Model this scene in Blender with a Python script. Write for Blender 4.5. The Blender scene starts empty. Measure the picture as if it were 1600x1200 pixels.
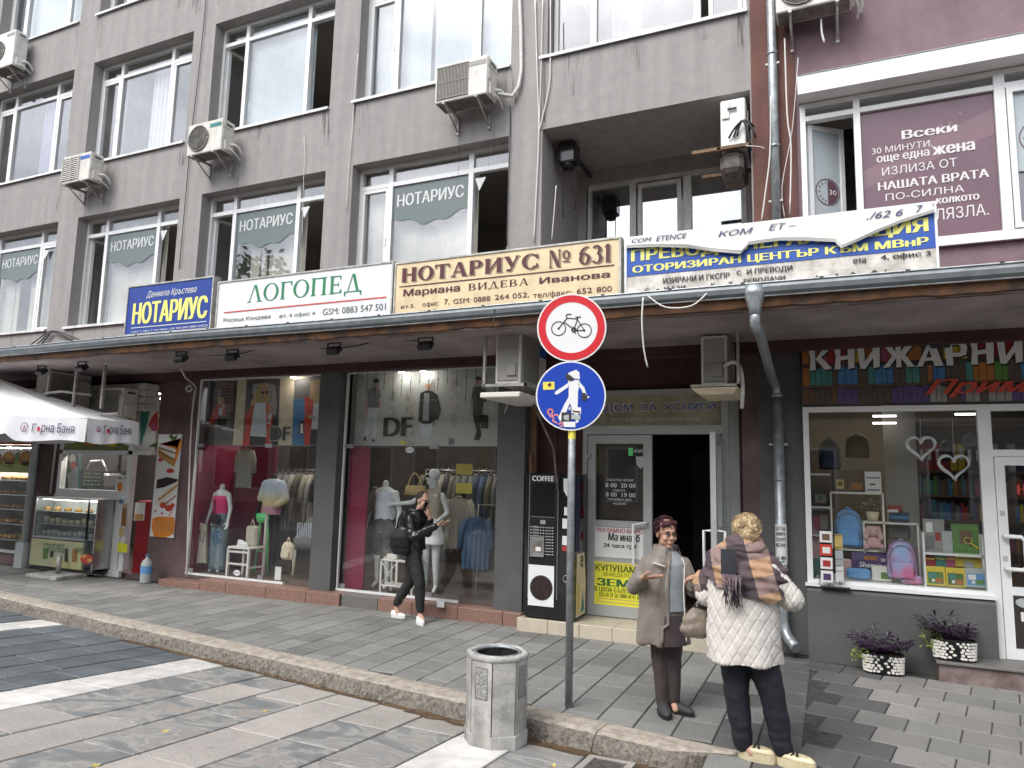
import bpy, bmesh, math, random
from mathutils import Vector, Matrix, noise
from mathutils.geometry import delaunay_2d_cdt
rnd = random.Random(7)
SC = bpy.context.scene
COL = SC.collection
# ---------------------------------------------------------------- camera
F_PX, YAW, PITCH, ROLL, HC = 1109.0, -0.42228, 0.127205, 0.0228, 1.9
_cy, _sy = math.cos(YAW), math.sin(YAW)
FW = Vector((_sy*math.cos(PITCH), _cy*math.cos(PITCH), math.sin(PITCH)))
_rt = Vector((_cy, -_sy, 0)); _up = _rt.cross(FW)
RT = math.cos(ROLL)*_rt + math.sin(ROLL)*_up
UP = -math.sin(ROLL)*_rt + math.cos(ROLL)*_up
CAMP = Vector((0, 0, HC))
cd = bpy.data.cameras.new('camera'); cam = bpy.data.objects.new('camera', cd); COL.objects.link(cam)
m = Matrix((RT, UP, -FW)).transposed().to_4x4(); m.translation = CAMP; cam.matrix_world = m
cd.sensor_fit = 'HORIZONTAL'; cd.sensor_width = 36; cd.lens = F_PX/1600*36; cd.clip_start = 0.05; cd.clip_end = 2000
SC.camera = cam
# ---------------------------------------------------------------- sky, sun, exposure
SUN_EL, SUN_ROT = math.radians(52), math.radians(200)
W = bpy.data.worlds.new('World'); SC.world = W; W.use_nodes = True
nt = W.node_tree; bg = nt.nodes['Background']
sk = nt.nodes.new('ShaderNodeTexSky'); sk.sky_type = 'NISHITA'; sk.sun_disc = False
sk.sun_elevation = SUN_EL; sk.sun_rotation = SUN_ROT; sk.dust_density = 3.0; sk.air_density = 1.0
hs = nt.nodes.new('ShaderNodeHueSaturation'); hs.inputs['Saturation'].default_value = 0.28; hs.inputs['Value'].default_value = 1.25
tc = nt.nodes.new('ShaderNodeTexCoord'); mp = nt.nodes.new('ShaderNodeMapping'); mp.inputs['Scale'].default_value = (1.6, 1.6, 4.0)
nz = nt.nodes.new('ShaderNodeTexNoise'); nz.inputs['Scale'].default_value = 2.2; nz.inputs['Detail'].default_value = 7
cr = nt.nodes.new('ShaderNodeValToRGB'); cr.color_ramp.elements[0].position = .36; cr.color_ramp.elements[1].position = .68
cr.color_ramp.elements[0].color = (.62, .64, .68, 1); cr.color_ramp.elements[1].color = (1.25, 1.25, 1.25, 1)
mx = nt.nodes.new('ShaderNodeMix'); mx.data_type = 'RGBA'; mx.blend_type = 'MULTIPLY'; mx.inputs['Factor'].default_value = 1
nt.links.new(sk.outputs[0], hs.inputs['Color']); nt.links.new(tc.outputs['Generated'], mp.inputs[0]); nt.links.new(mp.outputs[0], nz.inputs['Vector'])
nt.links.new(nz.outputs['Fac'], cr.inputs[0]); nt.links.new(hs.outputs[0], mx.inputs[6]); nt.links.new(cr.outputs[0], mx.inputs[7])
nt.links.new(mx.outputs[2], bg.inputs[0]); bg.inputs[1].default_value = 0.15
sd = bpy.data.lights.new('sun', 'SUN'); sd.energy = 1.1; sd.angle = math.radians(28); sd.color = (1, .97, .93)
so = bpy.data.objects.new('sun', sd); COL.objects.link(so)
_d = Vector((math.sin(SUN_ROT)*math.cos(SUN_EL), math.cos(SUN_ROT)*math.cos(SUN_EL), math.sin(SUN_EL)))
so.rotation_euler = (_d).to_track_quat('Z', 'Y').to_euler()
SC.view_settings.view_transform = 'Standard'; SC.view_settings.look = 'None'; SC.view_settings.gamma = 1
SC.view_settings.use_curve_mapping = False; SC.view_settings.exposure = 0.84
SC.render.engine = 'CYCLES'; SC.cycles.use_denoising = True; SC.cycles.max_bounces = 8; SC.cycles.transparent_max_bounces = 16
SC.cycles.sample_clamp_indirect = 6; SC.cycles.caustics_reflective = False; SC.cycles.caustics_refractive = False
SC.render.resolution_x = 1024; SC.render.resolution_y = 768
# ---------------------------------------------------------------- measuring helpers (photograph pixel -> point on a real plane)
def ray(x, y): return RT*((x-800)/F_PX) - UP*((y-600)/F_PX) + FW
def onY(x, y, Y): d = ray(x, y); return CAMP + d*(Y/d.y)
def onZ(x, y, Z=0.0): d = ray(x, y); return CAMP + d*((Z-HC)/d.z)
def onX(x, y, X): d = ray(x, y); return CAMP + d*(X/d.x)
# ---------------------------------------------------------------- mesh builder
class MB:
    def __init__(s): s.v = []; s.f = []; s.m = []; s.sm = []
    def add(s, vs, fs, mi=0, sm=False):
        b = len(s.v); s.v += [Vector(p) for p in vs]
        for f in fs: s.f.append([b+i for i in f]); s.m.append(mi); s.sm.append(sm)
        return s
    def box(s, x0, x1, y0, y1, z0, z1, mi=0):
        if x0 > x1: x0, x1 = x1, x0
        if y0 > y1: y0, y1 = y1, y0
        if z0 > z1: z0, z1 = z1, z0
        return s.add([(x0,y0,z0),(x1,y0,z0),(x1,y1,z0),(x0,y1,z0),(x0,y0,z1),(x1,y0,z1),(x1,y1,z1),(x0,y1,z1)],
              [(0,3,2,1),(4,5,6,7),(0,1,5,4),(1,2,6,5),(2,3,7,6),(3,0,4,7)], mi)
    def rbox(s, x0, x1, y0, y1, z0, z1, b=.01, mi=0):       # box with chamfered edges
        vs = []; b = min(b, (x1-x0)*.3, (y1-y0)*.3, (z1-z0)*.3)
        for z, i in ((z0, b*.7), (z0+b, 0), (z1-b, 0), (z1, b*.7)):
            vs += [(x0+i+b, y0+i, z), (x1-i-b, y0+i, z), (x1-i, y0+i+b, z), (x1-i, y1-i-b, z), (x1-i-b, y1-i, z), (x0+i+b, y1-i, z), (x0+i, y1-i-b, z), (x0+i, y0+i+b, z)]
        fs = [tuple(range(7, -1, -1)), tuple(range(24, 32))]
        for k in range(3):
            for j in range(8): fs.append((k*8+j, k*8+(j+1) % 8, k*8+8+(j+1) % 8, k*8+8+j))
        return s.add(vs, fs, mi)
    def quad(s, a, b, c, d, mi=0): return s.add([a, b, c, d], [(0, 1, 2, 3)], mi)
    def poly(s, pts, mi=0): return s.add(pts, [tuple(range(len(pts)))], mi)
    def plate(s, pts, Y0, Y1, mi=0):   # outline of (x,z) points, counter-clockwise seen from the street, front at Y0, back at Y1
        n = len(pts); vs = [(x, Y0, z) for x, z in pts]+[(x, Y1, z) for x, z in pts]
        fs = [tuple(range(n)), tuple(range(2*n-1, n-1, -1))]+[((i+1) % n, i, n+i, n+(i+1) % n) for i in range(n)]
        return s.add(vs, fs, mi)
    def tube(s, pts, r, n=8, mi=0, caps=True, sm=True):
        pts = [Vector(p) for p in pts]; R = r if isinstance(r, (list, tuple)) else [r]*len(pts); vs = []; fs = []
        t0 = (pts[1]-pts[0]).normalized(); u = t0.orthogonal().normalized()
        for i, p in enumerate(pts):
            t = (pts[min(i+1, len(pts)-1)]-pts[max(i-1, 0)]).normalized()
            u = (u - t*u.dot(t)); u = u.normalized() if u.length > 1e-6 else t.orthogonal().normalized(); w = t.cross(u)
            for k in range(n): a = 2*math.pi*k/n; vs.append(p+(u*math.cos(a)+w*math.sin(a))*R[i])
        for i in range(len(pts)-1):
            for k in range(n): fs.append((i*n+k, i*n+(k+1) % n, (i+1)*n+(k+1) % n, (i+1)*n+k))
        s.add(vs, fs, mi, sm)
        if caps: b = len(s.v)-len(vs); s.f += [[b+k for k in range(n-1, -1, -1)], [b+(len(pts)-1)*n+k for k in range(n)]]; s.m += [mi]*2; s.sm += [False]*2
        return s
    def loft(s, rings, n=16, mi=0, caps=True, sm=True, power=1.0):   # rings: (cx,cy,cz,rx,ry[,rot])
        vs = []; fs = []
        for r in rings:
            cx, cy, cz, rx, ry = r[:5]; a0 = r[5] if len(r) > 5 else 0
            for k in range(n):
                a = 2*math.pi*k/n; c, q = math.cos(a), math.sin(a)
                c = math.copysign(abs(c)**power, c); q = math.copysign(abs(q)**power, q)
                x, y = rx*c, ry*q; vs.append((cx+x*math.cos(a0)-y*math.sin(a0), cy+x*math.sin(a0)+y*math.cos(a0), cz))
        N = len(rings)
        for i in range(N-1):
            for k in range(n): fs.append((i*n+k, i*n+(k+1) % n, (i+1)*n+(k+1) % n, (i+1)*n+k))
        if caps: fs += [tuple(range(n-1, -1, -1)), tuple((N-1)*n+k for k in range(n))]
        return s.add(vs, fs, mi, sm)
    def ball(s, c, r, n=10, mi=0, rot=None):
        rx, ry, rz = r if isinstance(r, (list, tuple)) else (r, r, r); vs = []; fs = []; h = n//2+1
        for i in range(h+1):
            t = math.pi*i/h
            for k in range(n):
                a = 2*math.pi*k/n; p = Vector((rx*math.sin(t)*math.cos(a), ry*math.sin(t)*math.sin(a), -rz*math.cos(t)))
                if rot: p = rot @ p
                vs.append(p+Vector(c))
        for i in range(h):
            for k in range(n): fs.append((i*n+k, i*n+(k+1) % n, (i+1)*n+(k+1) % n, (i+1)*n+k))
        return s.add(vs, fs, mi, True)
    def cap(s, p0, r0, p1, r1, n=10): # tapered capsule for the body remesher
        p0, p1 = Vector(p0), Vector(p1); d = p1-p0; L = d.length or 1e-6; t = d/L; pts = []; rr = []
        for a in (-85, -60, -30): pts.append(p0+t*r0*math.sin(math.radians(a))); rr.append(r0*math.cos(math.radians(a)))
        pts.append(p0); rr.append(r0); pts.append(p1); rr.append(r1)
        for a in (30, 60, 85): pts.append(p1+t*r1*math.sin(math.radians(a))); rr.append(r1*math.cos(math.radians(a)))
        return s.tube(pts, rr, n)
    def limb(s, pts, rad, n=10):
        for i in range(len(pts)-1): s.cap(pts[i], rad[i], pts[i+1], rad[i+1], n)
        return s
    def xf(s, M): s.v = [M @ p for p in s.v]; return s
    def move(s, x, y, z): s.v = [p+Vector((x, y, z)) for p in s.v]; return s
    def mesh(s, name, off=Vector((0, 0, 0))):
        me = bpy.data.meshes.new(name); me.from_pydata([p-off for p in s.v], [], s.f)
        for i, p in enumerate(me.polygons): p.material_index = s.m[i]; p.use_smooth = s.sm[i]
        return me
# ---------------------------------------------------------------- objects
ROOTOFF = {}
def tag(o, label=None, cat=None, group=None, kind=None):
    if label: o['label'] = label
    if cat: o['category'] = cat
    if group: o['group'] = group
    if kind: o['kind'] = kind
    return o
def thing(name, label, cat, loc=(0, 0, 0), rotz=0, group=None, local=False):
    o = bpy.data.objects.new(name, None); COL.objects.link(o); o.empty_display_size = .1
    o.location = loc; o.rotation_euler = (0, 0, rotz); ROOTOFF[o.name] = Vector((0, 0, 0)) if local else Vector(loc)
    return tag(o, label, cat, group)
def obj(name, mb, mats, parent=None, label=None, kind=None):
    off = ROOTOFF.get(parent.name, Vector((0, 0, 0))) if parent else Vector((0, 0, 0))
    me = mb.mesh(name, off) if isinstance(mb, MB) else mb
    for x in (mats if isinstance(mats, (list, tuple)) else [mats]): me.materials.append(M[x])
    o = bpy.data.objects.new(name, me); COL.objects.link(o)
    if parent: o.parent = parent; ROOTOFF[o.name] = off
    return tag(o, label, None, None, kind)
def tobj(name, mb, mats, label, cat, group=None, at=None, kind=None):   # a thing that is one mesh
    if at is None: at = Vector((0, 0, 0))
    off = Vector(at); me = mb.mesh(name, off)
    for x in (mats if isinstance(mats, (list, tuple)) else [mats]): me.materials.append(M[x])
    o = bpy.data.objects.new(name, me); COL.objects.link(o); o.location = off; ROOTOFF[o.name] = off
    return tag(o, label, cat, group, kind)
def dup(root, loc, rotz=0, label=None, group=None):
    r = root.copy(); COL.objects.link(r); r.location = loc; r.rotation_euler = (0, 0, rotz)
    if label: r['label'] = label
    if group: r['group'] = group
    for ch in list(root.children):
        c = ch.copy(); COL.objects.link(c); c.parent = r
        for g in ch.children: d = g.copy(); COL.objects.link(d); d.parent = c
    return r
# ---------------------------------------------------------------- materials
M = {}
def mat(name, col, rough=.6, metal=0, var=0, vscale=4, bump=0, bscale=40, spec=.5, rand=0, col2=None, detail=4, space='Object', streak=0, emit=None, stain=0, coat=0, sheen=0):
    m = bpy.data.materials.new(name); m.use_nodes = True; n = m.node_tree; b = n.nodes['Principled BSDF']; M[name] = m
    b.inputs['Base Color'].default_value = (*col, 1); b.inputs['Roughness'].default_value = rough; b.inputs['Metallic'].default_value = metal
    b.inputs['Specular IOR Level'].default_value = spec; b.inputs['Coat Weight'].default_value = coat; b.inputs['Sheen Weight'].default_value = sheen
    if emit: b.inputs['Emission Color'].default_value = (*emit[0], 1); b.inputs['Emission Strength'].default_value = emit[1]
    t = n.nodes.new('ShaderNodeTexCoord'); out = t.outputs['Object']
    if space == 'World': g = n.nodes.new('ShaderNodeNewGeometry'); out = g.outputs['Position']
    last = None
    if var or col2:
        z = n.nodes.new('ShaderNodeTexNoise'); z.inputs['Scale'].default_value = vscale; z.inputs['Detail'].default_value = detail; z.inputs['Roughness'].default_value = .62
        n.links.new(out, z.inputs['Vector'])
        if col2: c1 = col2
        else: c1 = tuple(max(0, c*(1-var)) for c in col)
        r = n.nodes.new('ShaderNodeValToRGB'); r.color_ramp.elements[0].position = .36; r.color_ramp.elements[1].position = .64
        r.color_ramp.elements[0].color = (*c1, 1); r.color_ramp.elements[1].color = (*(tuple(min(1, c*(1+var*.5)) for c in col)), 1)
        n.links.new(z.outputs['Fac'], r.inputs[0]); last = r.outputs[0]
    if streak:
        mpn = n.nodes.new('ShaderNodeMapping'); mpn.inputs['Scale'].default_value = (5, 5, .35); n.links.new(out, mpn.inputs[0])
        z2 = n.nodes.new('ShaderNodeTexNoise'); z2.inputs['Scale'].default_value = 1.3; z2.inputs['Detail'].default_value = 5; n.links.new(mpn.outputs[0], z2.inputs['Vector'])
        r2 = n.nodes.new('ShaderNodeMapRange'); r2.inputs[1].default_value = .35; r2.inputs[2].default_value = .65; r2.inputs[3].default_value = 1-streak; r2.inputs[4].default_value = 1+streak*.4
        n.links.new(z2.outputs['Fac'], r2.inputs[0])
        q = n.nodes.new('ShaderNodeMix'); q.data_type = 'RGBA'; q.blend_type = 'MULTIPLY'; q.inputs['Factor'].default_value = 1
        if last: n.links.new(last, q.inputs[6])
        else: q.inputs[6].default_value = (*col, 1)
        n.links.new(r2.outputs[0], q.inputs[7]); last = q.outputs[2]
    if rand:
        oi = n.nodes.new('ShaderNodeObjectInfo'); mr = n.nodes.new('ShaderNodeMapRange'); mr.inputs[3].default_value = 1-rand; mr.inputs[4].default_value = 1+rand
        n.links.new(oi.outputs['Random'], mr.inputs[0]); q = n.nodes.new('ShaderNodeMix'); q.data_type = 'RGBA'; q.blend_type = 'MULTIPLY'; q.inputs['Factor'].default_value = 1
        if last: n.links.new(last, q.inputs[6])
        else: q.inputs[6].default_value = (*col, 1)
        n.links.new(mr.outputs[0], q.inputs[7]); last = q.outputs[2]
    if stain:   # broad grime and small trodden spots that run across neighbouring pieces
        g = n.nodes.new('ShaderNodeNewGeometry'); z3 = n.nodes.new('ShaderNodeTexNoise'); z3.inputs['Scale'].default_value = 1.1; z3.inputs['Detail'].default_value = 7; z3.inputs['Roughness'].default_value = .65; n.links.new(g.outputs['Position'], z3.inputs['Vector'])
        m3 = n.nodes.new('ShaderNodeMapRange'); m3.inputs[1].default_value = .35; m3.inputs[2].default_value = .65; m3.inputs[3].default_value = 1-stain; m3.inputs[4].default_value = 1+stain*.45; n.links.new(z3.outputs['Fac'], m3.inputs[0])
        vo = n.nodes.new('ShaderNodeTexVoronoi'); vo.inputs['Scale'].default_value = 3.3; n.links.new(g.outputs['Position'], vo.inputs['Vector']); m4 = n.nodes.new('ShaderNodeMapRange'); m4.inputs[1].default_value = .045; m4.inputs[2].default_value = .075; m4.inputs[3].default_value = .62; m4.inputs[4].default_value = 1; n.links.new(vo.outputs['Distance'], m4.inputs[0])
        mu = n.nodes.new('ShaderNodeMath'); mu.operation = 'MULTIPLY'; n.links.new(m3.outputs[0], mu.inputs[0]); n.links.new(m4.outputs[0], mu.inputs[1])
        q = n.nodes.new('ShaderNodeMix'); q.data_type = 'RGBA'; q.blend_type = 'MULTIPLY'; q.inputs['Factor'].default_value = 1
        if last: n.links.new(last, q.inputs[6])
        else: q.inputs[6].default_value = (*col, 1)
        n.links.new(mu.outputs[0], q.inputs[7]); last = q.outputs[2]
    if last: n.links.new(last, b.inputs['Base Color'])
    if bump:
        z = n.nodes.new('ShaderNodeTexNoise'); z.inputs['Scale'].default_value = bscale; z.inputs['Detail'].default_value = 5; n.links.new(out, z.inputs['Vector'])
        u = n.nodes.new('ShaderNodeBump'); u.inputs['Strength'].default_value = bump; u.inputs['Distance'].default_value = .01
        n.links.new(z.outputs['Fac'], u.inputs['Height']); n.links.new(u.outputs[0], b.inputs['Normal'])
    return m
def glass(name, tint=(.92, .95, .94), refl=.16, rough=0.0, dirt=.04):
    m = bpy.data.materials.new(name); m.use_nodes = True; n = m.node_tree; M[name] = m
    for x in list(n.nodes):
        if x.type != 'OUTPUT_MATERIAL': n.nodes.remove(x)
    o = [x for x in n.nodes if x.type == 'OUTPUT_MATERIAL'][0]
    tr = n.nodes.new('ShaderNodeBsdfTransparent'); tr.inputs[0].default_value = (*tint, 1)
    gl = n.nodes.new('ShaderNodeBsdfGlossy'); gl.inputs['Roughness'].default_value = rough; gl.inputs[0].default_value = (.97, .98, 1, 1)
    lw = n.nodes.new('ShaderNodeLayerWeight'); lw.inputs[0].default_value = .5; pw = n.nodes.new('ShaderNodeMath'); pw.operation = 'POWER'; pw.inputs[1].default_value = 4.5; n.links.new(lw.outputs['Facing'], pw.inputs[0])
    mr = n.nodes.new('ShaderNodeMapRange'); mr.inputs[3].default_value = refl; mr.inputs[4].default_value = 1
    n.links.new(pw.outputs[0], mr.inputs[0]); mxx = n.nodes.new('ShaderNodeMixShader')
    n.links.new(mr.outputs[0], mxx.inputs[0]); n.links.new(tr.outputs[0], mxx.inputs[1]); n.links.new(gl.outputs[0], mxx.inputs[2])
    df = n.nodes.new('ShaderNodeBsdfDiffuse'); df.inputs[0].default_value = (.55, .56, .56, 1); m2 = n.nodes.new('ShaderNodeMixShader')
    z = n.nodes.new('ShaderNodeTexNoise'); z.inputs['Scale'].default_value = 3; z.inputs['Detail'].default_value = 6
    g = n.nodes.new('ShaderNodeNewGeometry'); n.links.new(g.outputs['Position'], z.inputs['Vector'])
    q = n.nodes.new('ShaderNodeMapRange'); q.inputs[1].default_value = .4; q.inputs[2].default_value = .75; q.inputs[3].default_value = dirt*.3; q.inputs[4].default_value = dirt*2.2
    n.links.new(z.outputs['Fac'], q.inputs[0]); n.links.new(q.outputs[0], m2.inputs[0]); n.links.new(mxx.outputs[0], m2.inputs[1]); n.links.new(df.outputs[0], m2.inputs[2])
    n.links.new(m2.outputs[0], o.inputs[0]); return m
def lin(r, g, b):  # base colour from an everyday 0-255 value
    return tuple(((c/255+.055)/1.055)**2.4 if c > 10 else c/255/12.92 for c in (r, g, b))
# ---------------------------------------------------------------- lettering
FONT_CACHE = {}
def text_mesh(s, off=0.0, shear=0.0, spacing=1.0):
    k_ = (s, off, shear, spacing)
    if k_ in FONT_CACHE: return FONT_CACHE[k_]
    c = bpy.data.curves.new('lettering', 'FONT'); c.body = s; c.size = 1; c.offset = off; c.shear = shear; c.space_character = spacing
    c.fill_mode = 'NONE'; c.resolution_u = 3
    o = bpy.data.objects.new('tmp', c); COL.objects.link(o); dg = bpy.context.evaluated_depsgraph_get(); dg.update()
    me = bpy.data.meshes.new_from_object(o.evaluated_get(dg)); P = [Vector((v.co.x, v.co.y)) for v in me.vertices]
    nx = {}
    for e in me.edges:
        i, j = e.vertices; i, j = min(i, j), max(i, j)
        if j == i+1: nx[i] = j
    loops = []; i = 0
    while i < len(P):
        l = [i]
        while l[-1] in nx: l.append(nx[l[-1]])
        loops.append(l); i = l[-1]+1
    bpy.data.objects.remove(o); bpy.data.curves.remove(c); bpy.data.meshes.remove(me)
    ed = [(l[k], l[(k+1) % len(l)]) for l in loops if len(l) > 2 for k in range(len(l))]
    box = [(min(P[i].x for i in l), max(P[i].x for i in l), l) for l in loops if len(l) > 2]
    V, _, F, *_r = delaunay_2d_cdt(P, ed, [], 0, 1e-5); fs = []
    for f in F:
        q = sum((V[i] for i in f), Vector((0, 0)))/3; w = 0
        for x0, x1, l in box:
            if not x0 <= q.x <= x1: continue
            for k in range(len(l)):
                a, b = P[l[k]], P[l[(k+1) % len(l)]]
                if (a.y <= q.y) != (b.y <= q.y) and a.x+(q.y-a.y)/(b.y-a.y)*(b.x-a.x) > q.x: w += 1 if b.y > a.y else -1
        if w: fs.append(tuple(f))
    FONT_CACHE[k_] = ([(v.x, v.y) for v in V], fs); return FONT_CACHE[k_]
def fit(vs, fs, x0, x1, z0, z1, Y, mp=None, wob=0):
    ax, bx = min(v[0] for v in vs), max(v[0] for v in vs); az, bz = min(v[1] for v in vs), max(v[1] for v in vs)
    mb = MB(); f = mp or (lambda x, z: (x, Y, z))
    P = [f(x0+(v[0]-ax)/(bx-ax)*(x1-x0), z0+(v[1]-az)/(bz-az)*(z1-z0)) for v in vs]; V = []; F = []
    for k, q in enumerate(fs):
        if mp: o = (0, 0, 0)
        else: o = (0, -.00003*(k % 23), 0)
        F.append(tuple(range(len(V), len(V)+len(q)))); V += [tuple(a+b for a, b in zip(P[i], o)) for i in q]
    mb.add(V, F); return mb
def txt(parent, s, x0, x1, z0, z1, Y, mt, off=.02, shear=0, mp=None, name='lettering', vf=None, spacing=1.0):
    vs, fs = vf or text_mesh(s, 0, shear, spacing)
    if off > 0 and not vf:
        n = 2 if off < .03 else 3; N = len(vs); d = off*.9; V = []; Fs = []
        for k in range(n+0): V += [(a+(k-(n-1)/2)*d, b) for a, b in vs]; Fs += [tuple(i+k*N for i in f) for f in fs]
        mb = fit(V, Fs, x0, x1, z0, z1, Y, mp); N = len(mb.v)//n
        for k in range(n):
            for i in range(N): mb.v[k*N+i].y -= .0008*k
        return obj(name, mb, mt, parent)
    return obj(name, fit(vs, fs, x0, x1, z0, z1, Y, mp), mt, parent)
def tpx(parent, s, lb, rt, Y, mt, **k):     # lower left and upper right corner as seen in the photograph, on plane Y
    a, b = onY(*lb, Y), onY(*rt, Y); return txt(parent, s, a.x, b.x, a.z, b.z, Y, mt, **k)
# thick-and-thin glyphs with serifs for the painted signs
def G_bar(o, x0, y0, x1, y1, w):   # horizontal-cut bar
    if abs(y1-y0) < 1e-6: o.append([(x0, y0-w/2), (x1, y0-w/2), (x1, y0+w/2), (x0, y0+w/2)])
    else: o.append([(x0-w/2, y0), (x0+w/2, y0), (x1+w/2, y1), (x1-w/2, y1)])
def G_ser(o, x, y, w, t=.035, up=1): o.append([(x-w/2, y), (x+w/2, y), (x+w*.22, y+up*t*1.6), (x-w*.22, y+up*t*1.6)] if up > 0 else [(x-w/2, y), (x-w*.22, y-t*1.6), (x+w*.22, y-t*1.6), (x+w/2, y)])
def G_arc(o, cx, cy, rx, ry, a0, a1, wv, wh, n=14):   # wv: thickness where the stroke is vertical, wh: where horizontal
    for i in range(n):
        p = []
        for a, s in ((a0+(a1-a0)*i/n, 0), (a0+(a1-a0)*(i+1)/n, 0), (a0+(a1-a0)*(i+1)/n, 1), (a0+(a1-a0)*i/n, 1)):
            c, q = math.cos(math.radians(a)), math.sin(math.radians(a)); p.append((cx+c*(rx-(wv*s)), cy+q*(ry-(wh*s))))
        o.append(p)
def glyph(ch, T=.17, t=.06, S=.3):
    o = []; st = lambda x, y0=0, y1=1, w=T, top=1, bot=1: (G_bar(o, x, y0, x, y1, w), top and G_ser(o, x, y1, w+S*.75, .035, -1), bot and G_ser(o, x, y0, w+S*.75, .035, 1))
    A = lambda *a, **k: G_arc(o, *a, **k)
    if ch in 'Нн': st(.17); st(.67); G_bar(o, .17, .52, .67, .52, t*1.2); w = .84
    elif ch in 'Оо0': A(.4, .5, .4 if ch != '0' else .33, .52, 0, 360, T, t, n=24); w = .8
    elif ch in 'Тт': st(.38, top=0); G_bar(o, .02, .96, .74, .96, t*1.3); o += [[(.02, .74), (.06, .74), (.11, .96), (.02, .99)], [(.70, .74), (.74, .74), (.74, .99), (.65, .96)]]; w = .76
    elif ch in 'Аа': G_bar(o, .12, 0, .38, 1, t); G_bar(o, .68, 0, .42, 1, T); G_bar(o, .22, .33, .56, .33, t); G_ser(o, .12, 0, .28); G_ser(o, .68, 0, .36); w = .82
    elif ch in 'Рр': st(.17); A(.34, .73, .33, .27, -90, 90, T, t); G_bar(o, .17, .97, .36, .97, t); G_bar(o, .17, .49, .36, .49, t); w = .7
    elif ch in 'Ии': st(.17); st(.71); G_bar(o, .2, .04, .68, .96, t*1.5); w = .88
    elif ch == 'У': G_bar(o, .4, .3, .13, 1, T); G_bar(o, .3, .0, .62, 1, t*1.2); G_ser(o, .13, 1, .34, .035, -1); G_ser(o, .63, 1, .26, .035, -1); o.append([(.12, 0), (.3, -.02), (.36, .1), (.14, .12)]); w = .76
    elif ch in 'Сс': A(.42, .5, .4, .52, 40, 320, T, t, n=22); o += [[(.66, .68), (.74, .64), (.74, .98), (.7, .98)], [(.66, .32), (.7, .02), (.74, .1), (.74, .34)]]; w = .78
    elif ch == 'Л': G_bar(o, .14, 0, .4, 1, t); G_bar(o, .7, 0, .44, 1, T); G_ser(o, .14, 0, .28); G_ser(o, .7, 0, .36); w = .84
    elif ch == 'Г': st(.17); G_bar(o, .17, .96, .64, .96, t*1.2); o.append([(.6, .72), (.64, .72), (.64, .99), (.55, .96)]); w = .66
    elif ch == 'П': st(.17); st(.69); G_bar(o, .17, .96, .69, .96, t*1.2); w = .86
    elif ch in 'Ее': st(.17); G_bar(o, .17, .96, .6, .96, t*1.2); G_bar(o, .17, .5, .5, .5, t*1.2); G_bar(o, .17, .04, .62, .04, t*1.2); o += [[(.56, .76), (.6, .76), (.6, .98), (.52, .96)], [(.58, .24), (.52, .04), (.64, .02), (.62, .24)], [(.46, .38), (.5, .38), (.5, .62), (.46, .62)]]; w = .68
    elif ch == 'Д': G_bar(o, .2, .05, .42, 1, t); G_bar(o, .66, .05, .46, 1, T); G_bar(o, .04, .03, .84, .03, t*1.2); o += [[(.03, -.2), (.08, -.2), (.13, .05), (.03, .05)], [(.8, -.2), (.85, -.2), (.85, .05), (.75, .05)]]; w = .88
    elif ch in 'Вв': st(.17); A(.34, .75, .28, .25, -90, 90, T*.9, t); A(.36, .26, .33, .26, -90, 90, T, t); G_bar(o, .17, .97, .36, .97, t); G_bar(o, .17, .5, .38, .5, t); G_bar(o, .17, .03, .38, .03, t); w = .74
    elif ch == 'М': st(.12, w=t); st(.84); G_bar(o, .46, .02, .18, 1, T); G_bar(o, .46, .02, .8, 1, t); w = 1.0
    elif ch == 'N': st(.13, w=t); st(.67, w=t, bot=0); G_bar(o, .64, 0, .18, 1, T); w = .8
    elif ch == 'º': A(.24, .66, .22, .26, 0, 360, .1, .05, n=16); G_bar(o, .04, .28, .44, .28, t); w = .5
    elif ch == '6': A(.35, .31, .33, .32, 0, 360, T, t, n=20); A(.6, .5, .58, .52, 95, 175, T, t); w = .7
    elif ch == '3': A(.3, .75, .28, .27, -80, 150, T, t); A(.3, .27, .33, .29, -150, 80, T, t); w = .66
    elif ch == '1': st(.24, top=0); o.append([(.06, .8), (.2, .9), (.2, 1), (.06, .86)]); w = .46
    elif ch == ' ': w = .4
    else: w = .5
    return o, w
def serif(s, T=.17, t=.06, S=.3, track=.06, small=()):
    vs = []; fs = []; x = 0
    for i, ch in enumerate(s):
        o, w = glyph(ch, T, t, S); k = .72 if i in small else 1
        for p in o:
            b = len(vs); vs += [(x+a*k, c*k) for a, c in p]; fs.append(tuple(range(b, b+len(p))))
        x += w*k+track
    return vs, fs
# ---------------------------------------------------------------- the materials of the place
mat('plaster', (.348, .331, .319), .92, var=.065, vscale=7, bump=.8, bscale=110, detail=9, streak=.1, space='World', spec=.2)
mat('plaster_mauve', (.235, .165, .18), .9, var=.12, vscale=2.5, bump=.7, bscale=110, streak=.06, space='World', spec=.2)
mat('plaster_red', (.165, .085, .072), .9, var=.16, vscale=1.5, bump=.4, bscale=110, streak=.15, space='World', spec=.2)
mat('wall_brown', (.16, .11, .105), .85, var=.3, vscale=1.6, bump=.3, bscale=60, space='World', spec=.25)
mat('wall_plum', (.09, .045, .045), .85, var=.25, vscale=1.6, bump=.3, bscale=60, space='World', spec=.25)
mat('soffit_paint', (.37, .315, .305), .85, var=.3, vscale=1.1, bump=.3, bscale=50, space='World', spec=.25)
mat('pillar_grey', (.105, .109, .106), .7, var=.14, vscale=2, bump=.15, bscale=80, space='World', spec=.35)
mat('pvc', (.78, .79, .78), .35, var=.05, vscale=3, spec=.5)
mat('pvc_dirty', (.6, .6, .57), .45, var=.22, vscale=4, spec=.4)
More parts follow.
